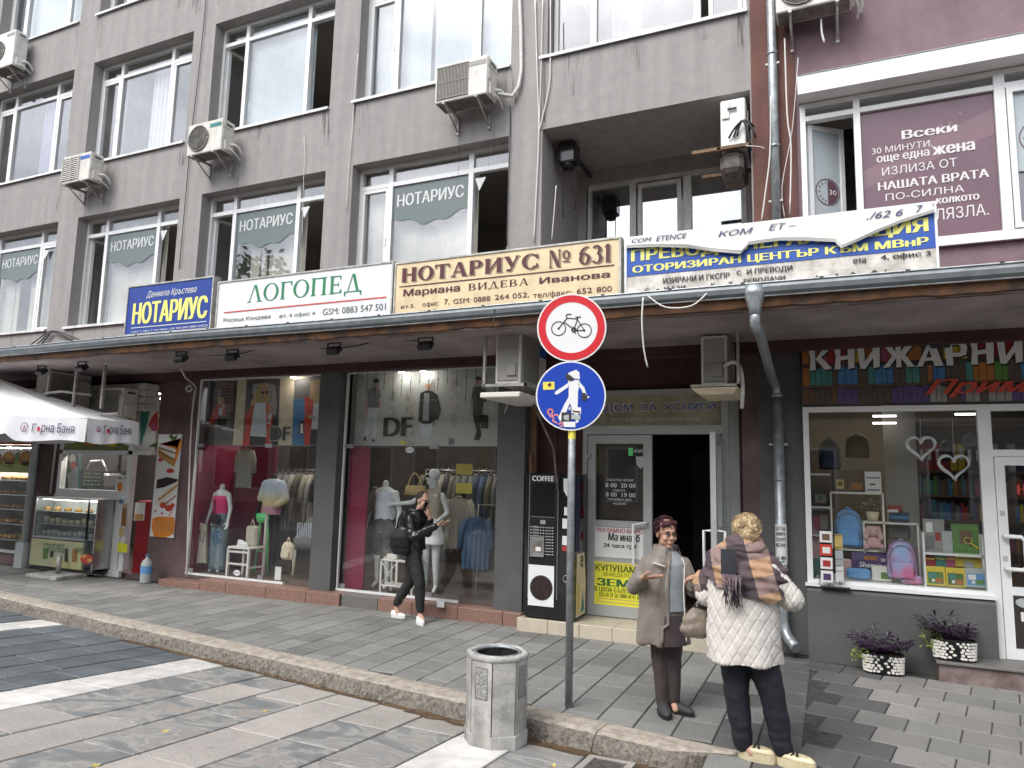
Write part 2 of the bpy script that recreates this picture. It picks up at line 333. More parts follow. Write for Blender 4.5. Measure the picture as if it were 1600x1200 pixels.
mat('frame_grey', (.4, .41, .4), .4, var=.1, vscale=3)
mat('sill_white', (.7, .7, .69), .5, var=.2, vscale=6)
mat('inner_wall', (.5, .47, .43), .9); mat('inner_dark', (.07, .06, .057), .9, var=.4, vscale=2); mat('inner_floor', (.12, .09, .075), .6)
mat('hall_wall', (.16, .13, .1), .8, var=.2, vscale=2)
mat('magenta_panel', (.2, .012, .045), .5)
mat('blind', (.56, .53, .45), .8, var=.1, vscale=5); mat('blind_white', (.42, .47, .49), .8, var=.06, vscale=4)
mat('curtain_white', (.62, .62, .66), .85, var=.1, vscale=5); mat('curtain_lilac', (.33, .3, .42), .85, var=.15, vscale=5); mat('curtain_dark', (.06, .03, .05), .9)
mat('film', (.13, .165, .165), .35); mat('film_text', (.62, .64, .63), .5)
glass('glass', tint=(.97, .98, .98), refl=.07, dirt=.01); glass('glass_upper', tint=(.985, .995, .995), refl=.115, dirt=.03); glass('glass_sky', tint=(.8, .85, .85), refl=.33, dirt=.02); glass('glass_book', tint=(.98, .99, .985), refl=.06, dirt=.003); glass('glass_shop', tint=(.985, .99, .985), refl=.04, dirt=.004); glass('glass_case', tint=(.95, .98, .97), refl=.03, dirt=.01)
mat('gutter', (.2, .225, .235), .5, .35, var=.2, vscale=6, bump=.1, bscale=30, space='World'); mat('gutter_edge', (.5, .52, .53), .4, .5, var=.3, vscale=9)
mat('rust', (.19, .085, .035), .85, col2=(.055, .04, .035), vscale=5, bump=.6, bscale=40, space='World')
mat('zinc', (.36, .39, .4), .42, .6, var=.25, vscale=14, bump=.12, bscale=30)
mat('ac_body', (.66, .64, .58), .5, var=.14, vscale=5, streak=.12); mat('ac_white', (.74, .74, .71), .45, var=.08, vscale=5); mat('ac_grille', (.3, .29, .26), .6); mat('ac_dark', (.035, .033, .03), .7); mat('ac_grime', (.17, .15, .13), .8, var=.4, vscale=9)
mat('bracket', (.42, .4, .37), .5, .4, var=.35, vscale=12); mat('rusty_bracket', (.2, .13, .08), .8, .2, var=.5, vscale=14)
mat('cable_white', (.66, .64, .6), .6); mat('cable_dark', (.03, .03, .03), .6); mat('insulation', (.68, .67, .63), .7, var=.15, vscale=20)
mat('black_plastic', (.014, .014, .015), .4, spec=.3); mat('black_gloss', (.012, .012, .014), .12, spec=.6); mat('dark_metal', (.06, .06, .065), .4, .6); mat('steel', (.5, .51, .52), .3, .9); mat('chrome', (.6, .62, .63), .18, 1)
mat('white', (.78, .78, .77), .5); mat('white_gloss', (.8, .8, .79), .22); mat('offwhite', (.7, .68, .62), .6); mat('black', (.015, .015, .015), .6)
mat('fill_lamp', (1, 1, 1), .5, emit=((1, .95, .86), 14)); mat('fill_lamp_soft', (1, 1, 1), .5, emit=((1, .97, .92), 5))  # emission for the added counter strip and bookshop fill panel
# signs
mat('s_blue', (.02, .055, .3), .4, var=.12, vscale=3); mat('s_yellow', (.85, .83, .22), .5); mat('s_pale', (.75, .78, .7), .5)
mat('s_white', (.76, .77, .77), .4, var=.05, vscale=3); mat('s_green', (.02, .2, .09), .5); mat('s_red', (.6, .07, .04), .5); mat('s_grey', (.1, .13, .13), .5)
mat('s_cream', (.74, .6, .37), .5, var=.12, vscale=4, streak=.08); mat('s_maroon', (.085, .012, .022), .5); mat('s_shadow', (.25, .2, .13), .6); mat('s_frame', (.5, .49, .45), .5, .2, var=.3, vscale=10)
mat('s_dirty', (.68, .66, .61), .6, var=.18, vscale=7, bump=.2, bscale=30, col2=(.45, .42, .37)); mat('s_navy', (.05, .065, .16), .5); mat('s_black', (.03, .03, .03), .6); mat('s_mid', (.025, .09, .4), .45)
mat('poster_grey', (.5, .53, .5), .6, var=.06, vscale=1.2); mat('sheet', (.72, .71, .67), .5, var=.08, vscale=5)
mat('vinyl_mauve', (.145, .075, .1), .25, var=.1, vscale=2, spec=.6); mat('vinyl_light', (.2, .12, .145), .3); mat('vinyl_text', (.72, .68, .68), .5)
mat('t_red', (.62, .02, .03), .4); mat('t_blue', (.012, .055, .42), .35); mat('t_white', (.8, .8, .8), .35); mat('stk_yellow', (.8, .7, .1), .5); mat('stk_pink', (.75, .25, .22), .5); mat('stk_grey', (.42, .45, .45), .5)
mat('yellow_poster', (.8, .77, .05), .5); mat('olive_text', (.13, .15, .02), .6); mat('green_text', (.03, .13, .04), .6); mat('red_text', (.4, .03, .03), .6); mat('deep_red', (.35, .02, .02), .5)
mat('paper', (.72, .72, .7), .7); mat('t_gold', (.6, .45, .15), .6)
# ground
mat('paver', (.22, .218, .205), .8, stain=.16, var=.2, vscale=90, bump=.5, bscale=160, rand=.17, spec=.3, detail=2); mat('paver_dark', (.115, .112, .108), .65, stain=.2, var=.25, vscale=90, bump=.5, bscale=160, rand=.14, detail=2); mat('paver_light', (.235, .227, .214), .85, stain=.16, var=.16, vscale=90, bump=.5, bscale=160, rand=.1, detail=2)
mat('joint', (.06, .055, .05), .95, var=.4, vscale=12, space='World'); mat('joint_light', (.05, .047, .044), .95, var=.4, vscale=12, space='World')
mat('slab_slate', (.11, .125, .135), .55, stain=.15, var=.25, vscale=3, bump=.25, bscale=70, rand=.16); mat('slab_white', (.62, .6, .565), .7, stain=.24, var=.16, vscale=5, bump=.15, bscale=60, rand=.07)
mat('slab_pink', (.38, .35, .32), .75, stain=.2, var=.2, vscale=85, bump=.15, bscale=90, rand=.1, detail=2)
mat('kerb', (.43, .385, .32), .95, col2=(.26, .225, .18), vscale=14, bump=1, bscale=45, detail=9, space='World')
mat('kerb_stone', (.3, .27, .23), .95, var=.45, vscale=30, rand=.35); mat('mud', (.14, .085, .04), .45, col2=(.05, .035, .025), vscale=12, bump=.5, bscale=40, space='World')
mat('concrete', (.43, .42, .395), .85, var=.3, vscale=6, bump=.5, bscale=50, streak=.25); mat('pebble', (.33, .33, .31), .8, var=.5, vscale=60, bump=.9, bscale=90)
mat('granite', (.26, .15, .115), .5, var=.3, vscale=40); mat('granite_grey', (.16, .15, .14), .5, var=.2, vscale=40); mat('beige_tile', (.5, .45, .35), .45, var=.1, vscale=6, rand=.06); mat('marble', (.27, .22, .2), .4, col2=(.12, .08, .075), vscale=5, detail=8)
mat('kerb_rough', (.24, .215, .18), 1, col2=(.1, .09, .075), vscale=30, bump=1, bscale=60, detail=6, space='World'); mat('iron', (.17, .16, .15), .6, .5, var=.4, vscale=20); mat('leaf_y', (.5, .4, .08), .7); mat('leaf_g', (.08, .17, .04), .6, rand=.3); mat('leaf_lime', (.3, .38, .06), .6, rand=.2); mat('leaf_purple', (.035, .012, .04), .45, rand=.4, spec=.6); mat('soil', (.04, .03, .02), .95); mat('petal', (.4, .25, .38), .7)
def slab_mixed(name):   # grey stone with wavy rusty-pink veins, as on the street slabs
    m = mat(name, (.25, .25, .24), .6, bump=.25, bscale=60, rand=.12); n = m.node_tree; b = n.nodes['Principled BSDF']
    t = n.nodes.new('ShaderNodeNewGeometry'); oi = n.nodes.new('ShaderNodeObjectInfo'); ad = n.nodes.new('ShaderNodeVectorMath'); ad.operation = 'MULTIPLY_ADD'
    ad.inputs[1].default_value = (1.4, 2.6, 1); n.links.new(t.outputs['Position'], ad.inputs[0]); cb = n.nodes.new('ShaderNodeCombineXYZ'); mm = n.nodes.new('ShaderNodeMath'); mm.operation = 'MULTIPLY'; mm.inputs[1].default_value = 37
    n.links.new(oi.outputs['Random'], mm.inputs[0]); n.links.new(mm.outputs[0], cb.inputs[0]); n.links.new(mm.outputs[0], cb.inputs[1]); n.links.new(cb.outputs[0], ad.inputs[2])
    z = n.nodes.new('ShaderNodeTexNoise'); z.inputs['Scale'].default_value = 1.1; z.inputs['Detail'].default_value = 6; z.inputs['Distortion'].default_value = 1.6; n.links.new(ad.outputs[0], z.inputs['Vector'])
    r = n.nodes.new('ShaderNodeValToRGB'); e = r.color_ramp.elements; e[0].position = .3; e[0].color = (.16, .165, .165, 1); e[1].position = .72; e[1].color = (.34, .29, .25, 1)
    for p, c in ((.46, (.2, .205, .2, 1)), (.53, (.33, .315, .29, 1)), (.58, (.23, .23, .22, 1))): k = e.new(p); k.color = c
    g = n.nodes.new('ShaderNodeTexNoise'); g.inputs['Scale'].default_value = 140; n.links.new(t.outputs['Position'], g.inputs['Vector']); q = n.nodes.new('ShaderNodeMix'); q.data_type = 'RGBA'; q.blend_type = 'OVERLAY'; q.inputs['Factor'].default_value = .45
    n.links.new(z.outputs['Fac'], r.inputs[0]); n.links.new(r.outputs[0], q.inputs[6]); n.links.new(g.outputs['Fac'], q.inputs[7]); n.links.new(q.outputs[2], b.inputs['Base Color'])
slab_mixed('slab_mixed')
# things for the shops and people
for nme, c in dict(skin=(.5, .3, .22), skin_old=(.5, .29, .2), hair_red=(.045, .008, .014), hair_dark=(.02, .014, .012), taupe=(.16, .135, .115), brown_trousers=(.062, .045, .045), knit_grey=(.3, .33, .34), navy_black=(.008, .01, .016), cream_shoe=(.66, .58, .38), dark_shoe=(.035, .035, .037), mannequin=(.72, .75, .74), pink=(.8, .06, .22), jeans=(.2, .27, .31), sand=(.5, .46, .38), khaki=(.2, .19, .15), shirt_white=(.6, .66, .72), green_neon=(.15, .75, .25), wicker=(.5, .35, .16), satin=(.42, .38, .3), book_red=(.35, .03, .03), book_green=(.11, .25, .05), book_blue=(.06, .2, .4), book_teal=(.07, .24, .22), book_orange=(.4, .15, .04), book_pink=(.38, .08, .15), book_yellow=(.65, .5, .05), book_brown=(.16, .09, .05), book_purple=(.11, .08, .2), sky_bag=(.13, .33, .62), plush=(.6, .38, .36), navy=(.02, .03, .07), purple_box=(.08, .04, .14), lips=(.36, .17, .14), green_board=(.1, .23, .02), teal=(.05, .22, .2), food_brown=(.32, .14, .04), food_gold=(.55, .3, .08), food_red=(.5, .05, .03), food_dark=(.025, .012, .01), cream=(.72, .62, .45), orange=(.75, .22, .02), grey_cloth=(.2, .2, .2), brick_print=(.2, .11, .07), denim=(.08, .14, .25), red_cloth=(.55, .05, .03), blonde_print=(.5, .36, .16), red_paint=(.28, .01, .015), water=(.4, .5, .55)).items():
    mat(nme, c, .75 if nme not in ('cream_shoe', 'mannequin', 'water') else .35, var=.12, vscale=9, bump=.15, bscale=60)
mat('leather', (.012, .012, .013), .33, bump=.3, bscale=25); mat('taupe_coat', (.19, .16, .135), .55, var=.12, vscale=7, bump=.8, bscale=16, sheen=.2); mat('bag_beige', (.24, .2, .155), .5, var=.15, vscale=6, bump=.3, bscale=12)
mat('quilt', (.6, .565, .52), .5, var=.05, vscale=8, bump=.3, bscale=30); mat('hair_blonde', (.56, .43, .25), .6, col2=(.27, .18, .09), vscale=28, bump=.8, bscale=40); mat('tie_dye', (.6, .12, .25), .6, col2=(.3, .4, .65), vscale=4); mat('camo', (.14, .14, .13), .8, col2=(.03, .03, .03), vscale=6, detail=6)
mat('ombre', (.6, .62, .62), .7); mat('parasol', (.78, .78, .79), .8, bump=.25, bscale=3, var=.03, vscale=2); mat('logo_navy', (.04, .02, .09), .6); mat('logo_red', (.5, .02, .06), .6)
n_ = M['parasol'].node_tree; 
def streak_mat():
    m = mat('streak', (.12, .11, .105), .95); n = m.node_tree; b = n.nodes['Principled BSDF']; o = [x for x in n.nodes if x.type == 'OUTPUT_MATERIAL'][0]; tr = n.nodes.new('ShaderNodeBsdfTransparent'); mx_ = n.nodes.new('ShaderNodeMixShader')
    g = n.nodes.new('ShaderNodeNewGeometry'); mp = n.nodes.new('ShaderNodeMapping'); mp.inputs['Scale'].default_value = (26, 1, 1.6); n.links.new(g.outputs['Position'], mp.inputs[0]); z = n.nodes.new('ShaderNodeTexNoise'); z.inputs['Scale'].default_value = 1; z.inputs['Detail'].default_value = 5; n.links.new(mp.outputs[0], z.inputs['Vector'])
    r = n.nodes.new('ShaderNodeMapRange'); r.inputs[1].default_value = .5; r.inputs[2].default_value = .8; r.inputs[3].default_value = 0; r.inputs[4].default_value = .5; n.links.new(z.outputs['Fac'], r.inputs[0]); n.links.new(r.outputs[0], mx_.inputs[0]); n.links.new(tr.outputs[0], mx_.inputs[1]); n.links.new(b.outputs[0], mx_.inputs[2]); n.links.new(mx_.outputs[0], o.inputs[0])
streak_mat()
def scarf_mat():
    m = mat('scarf', (.4, .25, .14), .85, bump=.7, bscale=50); n = m.node_tree; b = n.nodes['Principled BSDF']; t = n.nodes.new('ShaderNodeTexCoord'); mp = n.nodes.new('ShaderNodeMapping'); mp.inputs['Rotation'].default_value = (0, math.radians(14), 0); mp.inputs['Scale'].default_value = (7.6, .01, 8.6); mp.inputs['Location'].default_value = (.35, 0, .1)
    n.links.new(t.outputs['Object'], mp.inputs[0]); ck = n.nodes.new('ShaderNodeSeparateXYZ'); n.links.new(mp.outputs[0], ck.inputs[0]); fr = []
    for i in (0, 2):
        f = n.nodes.new('ShaderNodeMath'); f.operation = 'PINGPONG'; f.inputs[1].default_value = 1; n.links.new(ck.outputs[i], f.inputs[0]); g = n.nodes.new('ShaderNodeMath'); g.operation = 'GREATER_THAN'; g.inputs[1].default_value = .5; n.links.new(f.outputs[0], g.inputs[0]); fr.append(g)
    a = n.nodes.new('ShaderNodeMix'); a.data_type = 'RGBA'; a.inputs[6].default_value = (.05, .035, .042, 1); a.inputs[7].default_value = (.24, .165, .15, 1); n.links.new(fr[0].outputs[0], a.inputs[0])
    c = n.nodes.new('ShaderNodeMix'); c.data_type = 'RGBA'; c.inputs[6].default_value = (.1, .07, .075, 1); c.inputs[7].default_value = (.42, .26, .15, 1); n.links.new(fr[0].outputs[0], c.inputs[0])
    d = n.nodes.new('ShaderNodeMix'); d.data_type = 'RGBA'; n.links.new(fr[1].outputs[0], d.inputs[0]); n.links.new(a.outputs[2], d.inputs[6]); n.links.new(c.outputs[2], d.inputs[7]); n.links.new(d.outputs[2], b.inputs['Base Color'])
scarf_mat()
def banded(name, stops, zlo, zhi):     # cloth dyed in bands (a pattern of the shirt itself)
    m = mat(name, (.5, .5, .5), .75, bump=.3, bscale=30); n = m.node_tree; b = n.nodes['Principled BSDF']; t = n.nodes.new('ShaderNodeTexCoord'); s = n.nodes.new('ShaderNodeSeparateXYZ'); n.links.new(t.outputs['Object'], s.inputs[0])
    r = n.nodes.new('ShaderNodeMapRange'); r.inputs[1].default_value = zlo; r.inputs[2].default_value = zhi; n.links.new(s.outputs[2], r.inputs[0]); c = n.nodes.new('ShaderNodeValToRGB'); e = c.color_ramp.elements
    e[0].position = stops[0][0]; e[0].color = (*stops[0][1], 1); e[1].position = stops[-1][0]; e[1].color = (*stops[-1][1], 1)
    for p, q in stops[1:-1]: k = e.new(p); k.color = (*q, 1)
    n.links.new(r.outputs[0], c.inputs[0]); n.links.new(c.outputs[0], b.inputs['Base Color'])
mat('fringe_mauve', (.22, .15, .17), .9)
banded('ombre_shirt', [(0, (.5, .25, .33)), (.18, (.52, .28, .34)), (.3, (.62, .52, .25)), (.5, (.6, .6, .5)), (.7, (.5, .58, .7)), (1, (.6, .66, .72))], .85, 1.5)
# ---------------------------------------------------------------- ground
KX0, KY0, KX1, KY1 = -13.5, 7.15, -0.62, 5.50      # back line of the kerb
KD = Vector((KX1-KX0, KY1-KY0, 0)).normalized(); KN = Vector((-KD.y, KD.x, 0))   # KN points to the building
def kerbY(x): return KY0+(x-KX0)*(KY1-KY0)/(KX1-KX0)
SL = .079; Z0 = -.11
def street_z(x, y): return Z0+SL*max(0, min(5, (kerbY(x)-.37-y)))
def onS(x, y):
    d = ray(x, y); k = (KY1-KY0)/(KX1-KX0); t = (Z0+SL*(KY0-KX0*k-.37)-HC)/(d.z-SL*(k*d.x-d.y)); return CAMP+d*t
g = MB(); g.quad((-300, -300, -.4), (300, -300, -.4), (300, 300, -.4), (-300, 300, -.4)); obj('ground', g, 'joint', kind='structure')
s = MB(); s.quad((-30, kerbY(-30)+.02, -.012), (-.2, kerbY(-.2)-.15, -.012), (-.2, 9.2, -.012), (-30, 9.2, -.012)); s.box(-.7, 14, -8, 5.6, -.35, -.013); s.quad((-.2, 5.6, -.013), (14, 5.6, -.013), (14, 9.2, -.013), (-.2, 9.2, -.013)); sidewalk = obj('pavement', s, 'joint_light', kind='structure')
s = MB()
P = lambda x, y: (x, y, street_z(x, y)-.012)
for i in range(30):
    x0, x1 = -30+i*1, -29+i*1
    if x1 > 0: break
    ya, yb = kerbY(x0), kerbY(x1)
    s.quad(P(x0, ya-5.37), P(x1, yb-5.37), (x1, yb-.37, Z0-.014), (x0, ya-.37, Z0-.014)); s.quad((x0, ya-.37, Z0-.014), (x1, yb-.37, Z0-.014), (x1, yb-.02, Z0-.014), (x0, ya-.02, Z0-.014)); s.quad((x0, -9.9, street_z(0, -9)-.012), (x1, -9.9, street_z(0, -9)-.012), P(x1, yb-5.37), P(x0, ya-5.37))
street = obj('street', s, 'joint', kind='structure')
def paver_mesh(pts, h, b=.006):   # pts: four corners of a slab in the plane, local; chamfered top
    c = Vector((sum(p[0] for p in pts)/4, sum(p[1] for p in pts)/4, 0)); mb = MB(); top = []; low = []
    for p in pts: v = Vector((p[0], p[1], 0)); d = (c-v).normalized(); top.append(v+d*b*1.4+Vector((0, 0, h))); low.append(v+Vector((0, 0, h-b)))
    base = [Vector((p[0], p[1], 0)) for p in pts]; mb.add(top+low+base, [(0, 1, 2, 3)]+[((i+1) % 4, i, 4+i, 4+(i+1) % 4) for i in range(4)]+[(4+(i+1) % 4, 4+i, 8+i, 8+(i+1) % 4) for i in range(4)]); return mb
PM = {}
def add_pavers(parent, name, items, limit=295):
    items.sort(key=lambda t: (Vector((t[0], t[1], 0))-Vector((0, 0, 0))).length+(0 if -1 < t[6] < 1 else 100))
    rest = {}
    for i, (x, y, z, w, l, a, vis, mt) in enumerate(items):
        tilt = math.atan(-SL) if name == 'street_slab' else 0
        k = (round(w, 3), round(l, 3), mt)
        if k not in PM:
            mb = paver_mesh([(-w/2, -l/2), (w/2, -l/2), (w/2, l/2), (-w/2, l/2)], .03); me = mb.mesh(name); me.materials.append(M[mt]); PM[k] = me
        if i < limit and vis < 1:
            o = bpy.data.objects.new(name, PM[k]); COL.objects.link(o); o.parent = parent; o.location = (x, y, z-.03+rnd.uniform(-.0015, .0015)); o.rotation_euler = (tilt+rnd.uniform(-.003, .003), rnd.uniform(-.003, .003), a)
        else:
            r = rest.setdefault(mt, MB()); mb = paver_mesh([(-w/2, -l/2), (w/2, -l/2), (w/2, l/2), (-w/2, l/2)], .03); mb.xf(Matrix.Translation((x, y, z-.03+rnd.uniform(-.001, .001))) @ Matrix.Rotation(a, 4, 'Z') @ Matrix.Rotation(tilt, 4, 'X')); r.add(mb.v, mb.f)
    for mt, r in rest.items(): obj(name, r, mt, parent, kind='stuff')
def inview(x, y, z, mar=40):
    d = Vector((x, y, z))-CAMP; w = d.dot(FW)
    if w < .3: return 2
    px, py = 800+F_PX*d.dot(RT)/w, 600-F_PX*d.dot(UP)/w; return 0 if -mar < px < 1600+mar and py < 1200+mar else 2
# small grey pavers beside the shops, laid in rows across the pavement
items = []
tw, tl, gp = .30, .40, .011
i = 0; x = -14.5
while x < -.38:
    y = 8.62-rnd.choice((0, .13, .2, .3)) ; a0 = math.radians(-1.5)
    yb = kerbY(x)+.02 if x < -.7 else 3.2
    y = 8.6-(i % 2)*.2-.2
    items.append((x, (8.6+y+.2)/2 if i % 2 else 8.5, 0, tw-gp, .19, 0, inview(x, 8.5, 0), 'paver')) if i % 2 else None
    while y-tl/2 > yb-.02:
        items.append((x, y, 0, tw-gp, tl-gp, 0, inview(x, y, 0), 'paver')); y -= tl
    rem = y+tl/2-yb
    if rem > .05: items.append((x, yb+rem/2, 0, tw-gp, rem-gp, 0, inview(x, yb, 0), 'paver'))
    x += tw; i += 1
items = [t[:7]+('paver_dark' if t[0]+.22*math.sin(t[1]*9+t[0]*5) > -.8 else t[7],) for t in items if t]
add_pavers(sidewalk, 'paving_stone', items)
# larger pavers turned to the right-hand shop, dark where the old surface is
items = []; A2 = math.radians(-11); ux, uy = Vector((math.cos(A2), math.sin(A2), 0)), Vector((-math.sin(A2), math.cos(A2), 0))
for i in range(-12, 26):
    for j in range(-14, 12):
        p = Vector((-.2, 6.1, 0))+ux*(i*.37+(j % 2)*.185)+uy*(j*.37)
        if p.x < -.16 or p.y > 8.5 or p.x > 7 or p.y < 1: continue
        dark = p.x+.07*(j % 3) < (.26 if p.y > 6.3 else .26+(6.3-p.y)*.5) and p.y > 4.2
        items.append((p.x, p.y, 0, .362, .362, A2, inview(p.x, p.y, 0), 'paver_dark' if dark else ('paver_light' if rnd.random() < .6 else 'paver')))
add_pavers(sidewalk, 'square_paver', items, 290)
# street slabs, rows running towards the kerb
items = []; B0 = math.pi/2; jx = [-.72, -1.0, -1.3, -1.68, -2.19, -2.675, -3.16, -3.65, -4.15, -4.66, -5.13, -5.74, -6.26, -6.68, -7.09, -7.55, -8.02, -8.5, -8.95, -9.48]
while jx[-1] > -15: jx.append(jx[-1]-.47)
for k in range(len(jx)-1):
    x1, x0 = jx[k], jx[k+1]; w = x1-x0; xc = (x0+x1)/2; y = kerbY(xc)-.35; first = True
    while y > -.6:
        l = round((rnd.uniform(.3, .7) if first else rnd.choice((.5, .6, .75, .85, 1.0)))/.05)*.05
        if -6.3 < x0 < -6.2 or -9.5 < x0 < -9.4 or -2.7 < x0 < -2.6: mt = 'slab_white'
        elif x0 < -6.5: mt = 'slab_slate'
        elif x0 < -4.2: mt = 'slab_mixed' if rnd.random() < .8 and not (x0 > -4.7 and first) else 'slab_pink'
        else: mt = 'slab_pink' if rnd.random() < .8 else 'slab_mixed'
        if not (-1.35 < x1 < -1.25 and y > 4.45): items.append((xc, y-l/2, street_z(xc, y-l/2), w-.012, l-.01, 0, inview(xc, y-l/2, -.05, 120), mt))
        y -= l; first = False
add_pavers(street, 'street_slab', items, 290)
# worn concrete kerb: one long crumbling strip, its blocks parts
kerb = thing('kerb', 'long worn pale concrete kerb between the street slabs and the small grey pavers', 'kerb', (KX1, KY1, 0))
def kerb_block(s0, s1):
    mb = MB(); n = max(3, int((s1-s0)/.035)); rows = []
    for k in range(n+1):
        s = s0+(s1-s0)*k/n; o = Vector((KX1, KY1, 0))-KD*s; ed = min(k, n-k) == 0
        end = max(0, .45-s)/.45
        w = .33*(1-end*.8); r = []
        prof = [(.0, -.1), (.0, .004), (.06, .02), (.16, .022), (.24, .02), (.285, .008), (.315, -.02), (.335, -.06), (.35, -.1), (.37, -.13)]
        for q, (dw, dz) in enumerate(prof):
            nzv = noise.fractal(Vector((s*4, dw*9, q*.3)), 1, 2, 4); n2 = noise.noise(Vector((s*26, dw*40, 3)))
            dd = dw*w/.33+(nzv*.016+n2*.012)*(1 if q > 4 else .25); zz = dz*(1-end*.5)+(nzv*.006+n2*.005)*(1.8 if q > 4 else .22)-(.006 if ed else 0)
            r.append(o-KN*dd+Vector((0, 0, zz)))
        rows.append(r)
    m_ = len(prof); vs = [p for r in rows for p in r]; fs = [(a*m_+b, a*m_+b+1, (a+1)*m_+b+1, (a+1)*m_+b) for a in range(len(rows)-1) for b in range(m_-1)]
    fs += [tuple(range(m_)), tuple(len(rows)*m_-1-k for k in range(m_))]
    nf = len(mb.f); mb.add(vs, fs); mb.m = [1 if (q < (len(rows)-1)*(m_-1) and q % (m_-1) >= 5) else 0 for q in range(len(fs))]; return mb
sp = 0.0; 
while sp < 14:
    ln = rnd.uniform(.9, 1.25); obj('kerb_block', kerb_block(sp+.004, sp+ln-.004), ['kerb', 'kerb_rough'], kerb); sp += ln
grit = MB()
for k in range(900):
    s = rnd.uniform(.02, 1) ** 1.3*13; o = Vector((KX1, KY1, 0))-KD*s-KN*(rnd.uniform(.27, .40)*(1 if s > .5 else .5)); r = rnd.uniform(.003, .008)
    z = -.1+rnd.random()*.09 if rnd.random() < .7 else -.1
    grit.ball((o.x, o.y, z), (r*rnd.uniform(.7, 1.5), r, r*.8), 5)
obj('exposed_aggregate', grit, 'kerb_stone', kerb, kind='stuff')
mud = MB(); 
for (s0, s1, w) in ((.0, 2.7, .13), (2.7, 7, .05)):
    pts = [Vector((KX1, KY1, 0))-KD*(s0+(s1-s0)*k/20)-KN*.3 for k in range(21)]
    out = [p-KN*(.09+w*(.6+.7*noise.noise(Vector((k*.9, s0, 0))))) for k, p in enumerate(pts)]
    for k in range(20):
        a, b, c, d = pts[k], pts[k+1], out[k+1], out[k]
        mud.quad(*[(p.x, p.y, street_z(p.x, p.y)+.004+(0 if i_ > 1 else .004)) for i_, p in enumerate((a, b, c, d))])
obj('gutter_dirt', mud, 'mud', kerb, kind='stuff')
# drain grate by the kerb
ga, gb = onS(939, 1163), onS(972, 1168); gx0, gx1 = -1.61, -1.37; gy = kerbY(gx0)-.37; gc = (gx0+gx1)/2; hw = (gx1-gx0)/2
gr = thing('drain_grate', 'rectangular iron drain grate in a pale stone surround at the foot of the kerb', 'drain grate', (gc, gy-.5, street_z(gc, gy-.5)))
R_ = Matrix.Translation((gc, gy-.45, street_z(gc, gy-.45)+.006)) @ Matrix.Rotation(math.atan(-SL), 4, 'X')
f = MB(); f.box(-hw-.05, -hw, -.42, .42, -.02, .006); f.box(hw, hw+.05, -.42, .42, -.02, .006); f.box(-hw, hw, .37, .42, -.02, .006); obj('surround', f.xf(R_), 'slab_pink', gr)
f = MB(); f.box(-hw, hw, -.42, .37, -.03, -.012); obj('pit', f.xf(R_), 'soil', gr)
f = MB(); f.box(-hw, -hw+.015, -.42, .37, -.01, .004); f.box(hw-.015, hw, -.42, .37, -.01, .004); obj('grate_frame', f.xf(R_), 'iron', gr)
for k in range(26): f = MB(); y = -.41+k*.03; f.box(-hw+.015, hw-.015, y, y+.013, -.01, .002); obj('grate_bar', f.xf(R_), 'iron', gr)
# fallen leaves and litter
for k, (x, y, c, lb) in enumerate(((257, 1143, 'leaf_y', 'small yellow leaf on the grey slab left of the white stripe end'), (150, 1196, 'leaf_y', 'yellow leaf at the very bottom edge of the street'), (864, 1197, 'leaf_y', 'yellowish leaf on pale slab just below the bin'), (415, 1111, 'leaf_y', 'faint yellow leaf on a pinkish slab joint'), (624, 1090, 'paper', 'white scrap of paper lying against the kerb left of the bin'), (1372, 1012, 'paper', 'white litter scrap on dark paving near the downpipe'))):
    p = onS(x, y) if x < 1000 else onZ(x, y, .006); z = p.z; mb = MB(); a = rnd.uniform(0, 3)
    mb.add([(p.x+math.cos(a+t)*r, p.y+math.sin(a+t)*r, p.z+h) for t, r, h in ((0, .035, .012), (.9, .02, .002), (1.6, .028, .0), (2.6, .02, .004), (3.14, .03, .014), (4, .02, .0), (4.8, .026, 0.003), (5.5, .02, 0))], [(0, 1, 2, 7), (2, 3, 6, 7), (3, 4, 5, 6)])
    tobj('fallen_leaf' if c == 'leaf_y' else 'paper_scrap', mb, c, lb, 'leaf' if c == 'leaf_y' else 'litter', at=(p.x, p.y, z))
# ---------------------------------------------------------------- the office building
FY, WY = 8.8, 9.05
bld = thing('office_building', 'grey plastered four-storey office block with rows of white three-part windows above the shops', 'building', (-9, FY, 0))
def wall_cells(mb, x0, x1, z0, z1, Y, holes, rev=.25, back=None, mi=0):
    xs = sorted({x0, x1} | {min(max(v, x0), x1) for h in holes for v in h[:2]}); zs = sorted({z0, z1} | {min(max(v, z0), z1) for h in holes for v in h[2:4]})
    for i in range(len(xs)-1):
        for j in range(len(zs)-1):
            cx, cz = (xs[i]+xs[i+1])/2, (zs[j]+zs[j+1])/2
            if any(h[0] < cx < h[1] and h[2] < cz < h[3] for h in holes): continue
            mb.quad((xs[i], Y, zs[j]), (xs[i+1], Y, zs[j]), (xs[i+1], Y, zs[j+1]), (xs[i], Y, zs[j+1]), mi)
    for h in holes:
        a, b, c, d = h[:4]; r = h[4] if len(h) > 4 else rev
        mb.quad((a, Y, d), (b, Y, d), (b, Y+r, d), (a, Y+r, d), mi); mb.quad((a, Y, c), (a, Y+r, c), (b, Y+r, c), (b, Y, c), mi)
        mb.quad((a, Y, c), (a, Y, d), (a, Y+r, d), (a, Y+r, c), mi); mb.quad((b, Y, c), (b, Y+r, c), (b, Y+r, d), (b, Y, d), mi)
BX = dict(A=(-16.85, -14.04), B=(-13.44, -10.66), C=(-10.11, -7.37), D=(-6.83, -4.09), Z=(-20.1, -17.4))
